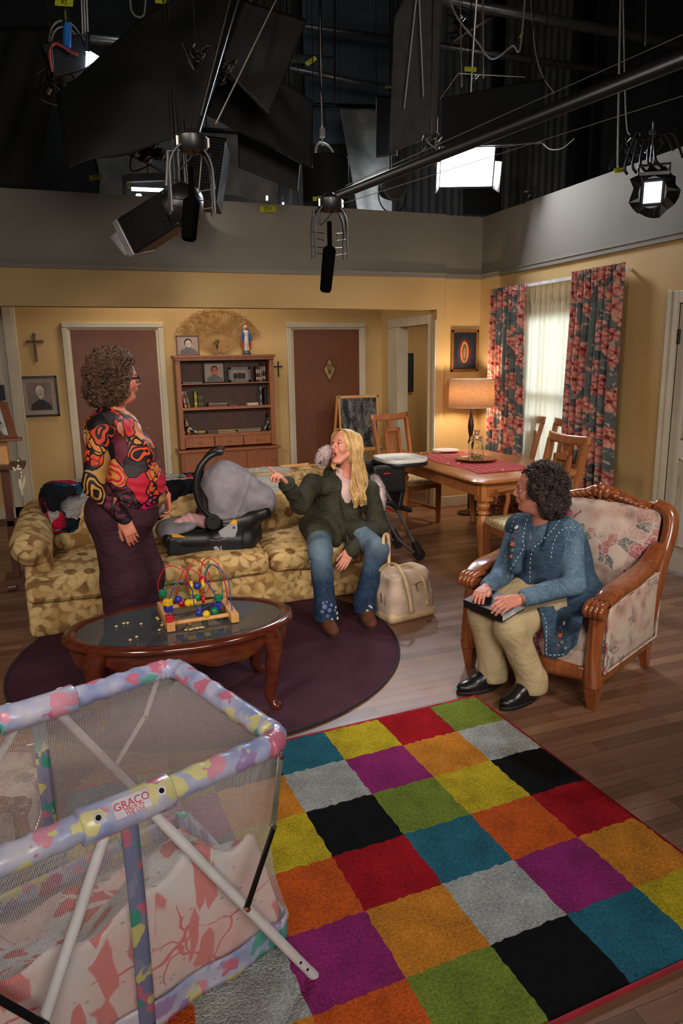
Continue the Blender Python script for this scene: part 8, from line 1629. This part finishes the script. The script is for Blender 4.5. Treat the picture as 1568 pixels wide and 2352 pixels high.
m.add(inn+ring_+back, [(i, (i+1) % 22, 22+(i+1) % 22, 22+i) for i in range(22)]+[(22+i, 22+(i+1) % 22, 44+(i+1) % 22, 44+i) for i in range(22)]); m.build('black_foil', plain('foil_black', (24, 24, 25), 0.3, 0.4), t, world=True, solid=0.002, smooth=0)
m = MB(); m.bar(M @ Vector((-0.09, 0.11, -0.02)), M @ Vector((0.09, 0.115, -0.02)), 0.012, 0.02); m.build('bright_edge', 'chrome', t, world=True)
for k in range(5): m = MB(); a0 = M @ Vector((-0.08+0.06*k, 0.12, 0.08)); m.tube(bez([a0, a0+Vector((-0.10+0.02*k, 0, 0.06)), a0+Vector((-0.05+0.04*k, 0.05, 0.20+0.02*k)), a0+Vector((0.10+0.02*k, 0.08, 0.25)), a0+Vector((0.22, 0.1, 0.12+0.05*k))], 7), 0.009, 7); m.build('cable', 'cable_black', t, world=True)
m = MB(); a = M @ Vector((0.02, 0.12, 0.08)); m.cyl(a, a+Vector((0, 0, 0.30)), 0.007); m.box(a+Vector((0, 0, 0.24)), (0.05, 0.03, 0.02)); m.build('spigot', 'pipe_metal', t, world=True)
# snoot light with the barn door pointing down left
c1, c2 = aty(414, 474, 4.5), aty(312, 540, 4.78); t = thing('snoot_light', 'black box spotlight with silver front and open grey barn door before the upper wall', 'studio light', tuple(c1))
ax = nrm(c2-c1); uy = nrm(np.cross(ax, (0.2, 1, 0))); uz = np.cross(ax, uy)
m = MB(); m.bar(c1, c2, 0.19, 0.21, up=tuple(uy), w2=0.20, h2=0.22); m.build('housing', 'black_metal', t, world=True, bevel=0.01)
m = MB(); m.tube([c1+ax*0.02, c1-ax*0.08, c1-ax*0.14], [0.13, 0.11, 0.05], 18); m.build('rear_housing', 'black_metal', t, world=True, smooth=50); hang(t, c1, 0.008)
m = MB(); m.bar(c2+ax*0.001, c2+ax*0.045, 0.205, 0.225, up=tuple(uy)); m.build('front_frame', plain('brushed_steel', (150, 150, 152), 0.4, 0.6), t, world=True, bevel=0.004)
q = [aty(*p_, Y_) for p_, Y_ in (((252, 545), 4.80), ((288, 588), 4.74), ((330, 562), 4.70), ((284, 520), 4.76))]; m = MB(); m.add(q, [(0, 1, 2, 3)]); m.build('barn_door', plain('pale_steel', (160, 158, 158), 0.55, 0.2), t, world=True, solid=0.004)
m = MB(); a = c1-np.array((0, 0, 0.0)); m.tube(bez([a+uy*0.15, a+np.array((0.04, 0, 0.16)), a+np.array((0.05, 0.02, 0.6))], 5), 0.012, 8); m.build('yoke', 'black_metal', t, world=True)
spot('snoot_beam', tuple(aty(446, 505, 6.85)), tuple(aty(540, 478, 7.08)), 1.1, (1, 0.9, 0.8), 60, 0.3, 0.01)
# cluster with a cool lamp at the top left
t = thing('overhead_light', 'cool lamp head with cables and a yellow tag hanging at the top left', 'studio light', tuple(aty(180, 130, 5.2)))
m = MB(); q = [aty(x, y, 5.2) for x, y in ((196, 154), (228, 132), (200, 116))]; q2 = [aty(x, y, 5.25) for x, y in ((196, 154), (232, 132), (198, 112))]; m.add(q+q2, [(0, 1, 2), (3, 5, 4), (0, 3, 4, 1), (1, 4, 5, 2), (2, 5, 3, 0)]); m.build('lens', 'led_white', t, world=True, smooth=0)
m = MB(); m.bar(aty(110, 150, 5.35), aty(200, 125, 5.35), 0.14, 0.2); m.build('housing', 'black_metal', t, world=True, bevel=0.01)
m = MB(); m.tube(bez([aty(120, 165, 5.2), aty(114, 120, 5.2), aty(128, 100, 5.2), aty(160, 118, 5.2), aty(178, 126, 5.2)], 6), 0.008, 7); m.build('red_handle', 'red_cable', t, world=True)
m = MB(); m.cyl(aty(155, 55, 5.2), aty(153, 108, 5.2), 0.025); m.build('blue_clamp', 'blue_plastic', t, world=True); hang(t, aty(152, 60, 5.2), 0.01); m = MB(); m.cyl(aty(150, 20, 5.2), aty(152, 60, 5.2), 0.02); m.cyl(aty(201, 75, 5.2), aty(201, 120, 5.2), 0.014); m.build('clamp', 'chrome', t, world=True)
for r_, y in ((0.13, 100), (0.115, 108)): m = MB(); c_ = aty(152, y, 5.3); m.tube([c_+np.array((cos(a)*r_*0.75, 0, sin(a)*r_)) for a in [2*pi*k/26 for k in range(26)]], 0.006, 6, closed=True); m.build('cable_loop', 'rope_grey', t, world=True)
for x in (186, 192, 198): m = MB(); m.tube([aty(x-10, -300, 5.2), aty(x+4, 76, 5.2)], 0.005, 6); m.build('cable', 'white_strap', t, world=True)
# soft round light and others behind the beam
def drum(name, label, x0, x1, yt, yb_, Y): 
    a, b = aty(x0, yb_, Y), aty(x1, yb_, Y); z1 = aty((x0+x1)/2, yt, Y)[2]; r = (b[0]-a[0])/2; m = MB(); m.lathe([(r, a[2]), (r, z1-0.02), (r*0.97, z1), (r*0.3, z1+0.02)], 36, c=((a[0]+b[0])/2, Y+r, 0)); t = thing(name, label, 'studio light', ((a[0]+b[0])/2, Y+r, a[2])); m.build('housing', 'black_cloth', t, world=True, smooth=50); return t, r, z1, ((a[0]+b[0])/2, Y+r)
t, r, z1, cc_ = drum('drum_light', 'large black drum shaped soft light hanging behind the microphone', 716, 818, 350, 492, 7.4)
m = MB(); m.tube(bez([(cc_[0]-0.12, cc_[1], z1), (cc_[0]-0.08, cc_[1], z1+0.14), (cc_[0]+0.05, cc_[1], z1+0.12), (cc_[0]+0.12, cc_[1], z1)], 6), 0.012, 8); m.tube([(cc_[0]-0.03, cc_[1], z1+0.12), (cc_[0]-0.05, cc_[1], 8.99)], 0.008, 6); m.box((cc_[0]-0.03, cc_[1], z1+0.25), (0.05, 0.04, 0.09)); m.build('hanger', 'white_strap', t, world=True)
c_ = aty(905, 430, 7.6); t = thing('round_spotlight', 'small round black spotlight hanging left of the bright panel', 'studio light', tuple(c_)); m = MB(); m.cyl(c_, c_+np.array((0.05, 0.30, 0.05)), 0.14, 0.11); m.build('housing', 'black_metal', t, world=True); m = MB(); m.tube([c_+np.array((0.13*cos(a), -0.01, 0.13*sin(a))) for a in [2*pi*k/28 for k in range(28)]], 0.012, 8, closed=True); m.build('lens_ring', 'studio_corrugated', t, world=True); hang(t, c_+np.array((0.02, 0.15, 0.1)), 0.008); m = MB(); m.tube([c_+np.array((0.17*cos(a), 0.05, -0.06+0.2*sin(a))) for a in [pi+pi*k/14 for k in range(15)]], 0.008, 8); m.build('yoke', 'black_metal', t, world=True)
# grid fronted box light behind the left microphone
c_ = aty(462, 385, 5.6); t = thing('grid_box_light', 'black box light with a wire grid front behind the left microphone', 'studio light', tuple(c_)); f_ = frame_m(c_, VR, VU); R_ = Matrix.Rotation(radians(-8), 4, 'Z')
m = MB(); B = MB().bx(-0.15, 0.15, -0.24, 0.22, -0.2, 0.0); m.add(B.v, B.f, 0, f_ @ R_); m.build('housing', 'black_metal', t, world=True)
m = MB()
for k in range(15): B = MB().bx(-0.15+0.0213*k, -0.1475+0.0213*k, -0.24, 0.22, 0.0, 0.008); m.add(B.v, B.f, 0, f_ @ R_)
for k in range(22): B = MB().bx(-0.15, 0.15, -0.24+0.0218*k, -0.2375+0.0218*k, 0.0, 0.008); m.add(B.v, B.f, 0, f_ @ R_)
m.build('wire_grid', 'duvetyne_grey', t, world=True); hang(t, c_+np.array((0, 0.1, 0.2))); m = MB(); B = MB().bx(-0.05, 0.16, 0.22, 0.235, -0.02, 0.01); m.add(B.v, B.f, 0, f_ @ R_); m.build('bright_edge', 'chrome', t, world=True)
# strip light above the beam
c0, c1 = aty(302, 434, 7.6), aty(376, 437, 7.6); t = thing('strip_light', 'thin white fluorescent strip light just above the wall at the left', 'studio light', tuple(c0))
m = MB(); m.bar(c0, c1, 0.03, 0.028); m.build('tube', 'led_white', t, world=True); m = MB(); m.bar(aty(290, 410, 7.62), aty(386, 406, 7.62), 0.06, 0.07); m.bar(aty(286, 405, 7.62), aty(286, 455, 7.62), 0.04, 0.04); m.build('frame', 'duvetyne_grey', t, world=True); hang(t, aty(340, 408, 7.62), 0.006)
m = MB(); 
for x in (316, 321): m.ball(aty(x, 449, 7.3), 0.016)
tag(m.build('pin_lights', 'led_white', None), 'pair of tiny bright lamps at the wall top under the strip light', 'lamp')
for (x, y) in ((613, 458), (650, 473)): m = MB(); m.ball(aty(x, y, 7.4), 0.011); m.cyl(aty(x, y-8, 7.4), aty(x, y-2, 7.4), 0.01); tag(m.build('pin_light', 'led_white', None), 'tiny bright lamp just above the wall top '+('left' if x < 630 else 'right')+' of the 251 tag', 'lamp')
# microphone booms
def mic(name, label, hx, hy, Y, mx, my0, my1, pole_, cables, flip=1):
    t = thing(name, label, 'microphone', tuple(aty(hx, hy, Y))); G = lambda x, y, d=0: Vector([float(v) for v in aty(x, y, Y+d)])
    m = MB(); m.tube([G(*pole_[0]), G(*pole_[1], pole_[2])], [0.020, 0.040], 14); m.build('boom_pole', 'black_metal', t, world=True)
    m = MB(); a = (G(*pole_[1], pole_[2])-G(*pole_[0])); m.tube([G(*pole_[0])+a*0.02+Vector((0, 0, -0.045)), G(*pole_[1], pole_[2])+Vector((0, 0, -0.16))], 0.0018, 5); m.tube([G(*pole_[0])+a*0.02+Vector((0.02, 0, 0.04)), G(*pole_[1], pole_[2])+Vector((0, 0, 0.10))], 0.0022, 5); m.build('control_line', 'duvetyne_grey', t, world=True)
    m = MB(); m.lathe([(0.05, -0.035), (0.062, -0.02), (0.062, 0.02), (0.045, 0.03), (0.02, 0.05)], 24, c=tuple(G(hx, hy))); m.build('swivel_drum', 'black_metal', t, world=True, smooth=50)
    for s in (-1, 1): m = MB(); p = G(hx, hy)+Vector((s*0.062, -0.01, 0)); m.box(p, (0.008, 0.02, 0.035)); m.build('bright_bracket', 'chrome', t, world=True)
    m = MB(); r = 0.075; cx, cz = hx, (hy+my0)/2
    pm = G(mx, my0); c_ = pm+Vector((0, 0, 0.14))
    for dy in (-0.03, 0.03): m.tube([c_+Vector((-r*1.15, dy, -0.20)), c_+Vector((-r*1.15, dy, -0.05))]+[c_+Vector((-r*1.15*cos(a), dy, -0.05+r*1.5*sin(a))) for a in [pi*k/14 for k in range(1, 14)]]+[c_+Vector((r*1.15, dy, -0.05)), c_+Vector((r*1.15, dy, -0.20))], 0.0055, 7)
    for s in (-1, 1): m.tube([G(hx, hy)+Vector((s*0.02, 0, -0.03)), c_+Vector((s*0.085, 0, 0.03)), c_+Vector((s*0.10, 0, -0.10))], 0.006, 7)
    m.build('shock_mount', 'black_metal', t, world=True)
    m = MB()
    for s in (-1, 1):
        for k in range(4): z = -0.07-0.035*k; m.tube([c_+Vector((s*0.085, 0.02*(-1)**k, z)), c_+Vector((s*0.03, 0, z-0.008))], 0.0022, 5)
    m.build('elastic_bands', 'black_metal', t, world=True)
    m = MB(); m.tube(bez([G(hx, hy)+Vector((-0.055, 0, -0.02)), G(hx, hy)+Vector((-0.055, 0, -0.10)), c_+Vector((-0.01, 0, -0.005)), c_+Vector((0.05, 0, 0.05)), c_+Vector((0.03, 0, -0.12))], 7), 0.004, 6); m.build('cable', 'cable_black', t, world=True)
    b0, b1 = pm, G(mx+cables, my1); m = MB(); m.tube([b0+Vector((0, 0, 0.12)), b0+Vector((0, 0, 0.0))], 0.012, 10); d = (b1-b0); m.tube([b0, b0+d*0.06, b0+d*0.1, b0+d*0.95, b1], [0.020, 0.032, 0.034, 0.030, 0.022], 18); m.build('windscreen', plain('foam_black', (5, 5, 5), 1.0, spec=0.0) if 'foam_black' not in MATS else 'foam_black', t, world=True)
    return t
mic('boom_microphone', 'long black boom microphone hanging in the centre before the upper wall', 757, 468, 3.6, 757, 566, 671, ((770, 452), (1640, 105), -1.0), -10)
mic('boom_microphone', 'black boom microphone at the left hanging before the grid box light', 441, 328, 3.1, 440, 455, 553, ((446, 308), (650, -420), 1.2), -7)
# number tags
def tagp(txt, x, y, Y, w_, label, rot=0.0, kind=None):
    t = thing('number_tag', label, 'tag', tuple(aty(x, y, Y))); M = frame_m(aty(x, y, Y), VR, VU) @ Matrix.Rotation(radians(rot), 4, 'Z'); m = MB(); B = MB().bx(-w_/2, w_/2, -w_*0.19, w_*0.19, -0.001, 0.0); m.add(B.v, B.f, 0, M); m.build('tape', 'tag_yellow', t, world=True)
    if txt: vs, fs = text_mb(txt, w_*0.36, 0.0004); m = MB(); m.add(vs, fs, 0, M @ Matrix.Translation((0, 0, 0.0008))); m.build('number', 'tag_ink', t, world=True, smooth=0)
for a in (('103', 221, 407, 7.0, 0.12, 'yellow tape tag numbered 103 at the left above the wall', 8), ('251', 615, 480, 7.04, 0.155, 'yellow tape tag numbered 251 on the top edge of the grey wall', 0), ('22', 731, 456, 7.0, 0.11, 'yellow tape tag numbered 22 beside the centre microphone', 4), ('366', 1424, 391, 4.9, 0.10, 'yellow tape tag numbered 366 on the right wall top', 6), ('92', 147, 6, 5.1, 0.11, 'yellow tape tag numbered 92 at the very top left', -4), ('220', 714, 140, 6.2, 0.10, 'yellow tape tag numbered 220 right of the tilted black flag', 35), ('03', 380, 0, 5.5, 0.14, 'yellow tape tag cut off by the top edge of the view', -6), ('102', 294, 426, 7.5, 0.06, 'small yellow tape tag beside the strip light', -70), ('', 891, 199, 6.3, 0.06, 'small blank yellow tape at the left edge of the tall grey panel', 0), ('', 1080, 159, 6.2, 0.11, 'yellow tape tag above the bright light panel', -4), ('', 1197, 80, 6.2, 0.06, 'short yellow tape on the looping cable at the top right', 70)): tagp(a[0], a[1], a[2], a[3], a[4], a[5], a[6])
# cables, ropes and chains
CB = [([(1010, -120), (1040, 20), (1095, 95), (1130, 135), (1175, 105), (1197, 88), (1222, -300)], 6.2, 0.010, 'rope_grey', 'grey cable looping down beside the yellow tape at the top right'), ([(1243, 325), (1262, 342), (1290, 340), (1318, 318)], 6.0, 0.006, 'white_strap', 'short pale cable drooping from the wide black flag'), ([(1206, 330), (1208, 380), (1222, 425), (1240, 450)], 7.0, 0.008, 'cable_black', 'dark cable dropping to the wall top right of the bright panel'),
    ([(1205, -420), (1225, 90), (1272, 215)], 6.5, 0.006, 'rope_grey', 'grey rope slanting down at the upper right'), ([(1106, -300), (1110, 180)], 6.6, 0.007, 'rope_grey', 'straight grey rope above the bright panel'), ([(1048, -420), (1060, 200)], 6.6, 0.007, 'rope_grey', 'second straight rope left above the bright panel'), ([(736, -420), (733, 120), (742, 230), (748, 300)], 7.4, 0.008, 'cable_black', 'dark hanging cable above the drum shaped light'), ([(770, -420), (768, 250)], 9.0, 0.012, 'cable_black', 'long dark chain in front of the blue grey backing'),
    ([(1430, -300), (1420, 250), (1418, 385)], 5.4, 0.008, 'rope_grey', 'long cable hanging to the wall top left of the small studio light'), ([(1426, -260), (1436, 240), (1446, 310)], 5.4, 0.006, 'rope_grey', 'second long cable beside the small studio light'), ([(1483, -420), (1482, 60), (1480, 96)], 6.5, 0.006, 'rope_grey', 'thin rope at the top right corner'), ([(760, -260), (580, 110), (495, 285)], 4.0, 0.004, 'rope_grey', 'thin line slanting across the tilted black flag'), ([(290, -200), (298, -10), (305, 30), (325, 38), (334, 5), (345, -200)], 5.4, 0.006, 'rope_grey', 'small loop of cable at the top edge left of the big flag')]
for pts_, Y_, r_, mt_, lb_ in CB: pole('hanging_cable', bez([aty(x, y, Y_) for x, y in pts_], 7), r_, mt_, lb_, 'cable', 6)
for i, (a, b) in enumerate((((984, -260), (928, 250)), ((952, -260), (972, 222)))): pole('support_rod', [aty(a[0], a[1], 5.33), aty(b[0], b[1], 5.33)], 0.005, 'white_strap', ('left' if i == 0 else 'right')+' one of the two thin white rods before the tall grey panel', 'rod')
pole('edge_wire', [aty(1010, 228, 5.75), aty(1052, 168, 5.75), aty(1205, 177, 5.75)], 0.004, 'rope_grey', 'thin wire above the wide black flag', 'wire'); pole('edge_wire', [aty(1140, 338, 5.7), aty(1245, 326, 5.7)], 0.004, 'rope_grey', 'thin wire under the wide black flag', 'wire')
def clutter(name, label, c, sz, n_, seed, cat='clamp', up=True):
    rs = random.Random(seed); t = thing(name, label, cat, tuple(c)); m = MB(); c = Vector([float(v) for v in c])
    for k in range(n_): m = MB(); p = c+Vector([rs.uniform(-sz, sz)*0.7 for _ in range(3)]); d = (c-p)*1.5+Vector([rs.gauss(0, 1) for _ in range(3)]).normalized()*sz*rs.uniform(.2, .5); m.bar(p, p+d, sz*0.36, sz*0.26); m.build('bracket', 'black_metal', t, world=True, bevel=0.003)
    if up: hang(t, c)
    for k in range(3): m = MB(); p = c+Vector([rs.uniform(-sz, sz)*.7 for _ in range(3)]); m.cyl(p, p+Vector((0.02, -0.02, 0.03)), sz*0.12); m.build('knob', 'chrome', t, world=True)
    for k in range(4): m = MB(); p = [c+Vector([rs.uniform(-sz, sz)*1.3 for _ in range(3)]) for _ in range(4)]; m.tube(bez(p, 7), 0.006, 6); m.build('cable', 'cable_black', t, world=True)
clutter('rigging_clamp', 'black clamp cluster with cables above the left microphone', aty(450, 130, 4.0), 0.05, 6, 1); clutter('rigging_clamp', 'black clamp cluster right of the left boom pole under the tilted flag', aty(520, 165, 4.4), 0.05, 6, 2); clutter('rigging_clamp', 'black clamp bundle on the rising boom pole beside the bright panel', aty(990, 325, 3.35), 0.035, 5, 3); clutter('rigging_clamp', 'clamp cluster on the thick pipe at the top right', aty(1060, 60, 7.6), 0.12, 8, 4)
clutter('rigging_clamp', 'dark foil wrapped lamp head with cables at the right above the wall', aty(1458, 345, 5.6), 0.13, 10, 5); clutter('rigging_clamp', 'dark lamp head with crumpled foil beside the left microphone', aty(405, 490, 4.5), 0.09, 9, 6); clutter('rigging_clamp', 'dark lamp cluster between the big flag and the grid box light', aty(345, 345, 5.5), 0.12, 10, 7); clutter('rigging_clamp', 'dark clamp on the blue clamp lamp at the top left', aty(125, 190, 5.4), 0.12, 8, 8); clutter('rigging_clamp', 'blue and red cable connector on the right wall top', aty(1208, 452, 6.3), 0.05, 4, 9); clutter('rigging_clamp', 'pipe clamp above the bright light panel', aty(1082, 185, 6.35), 0.06, 6, 10)
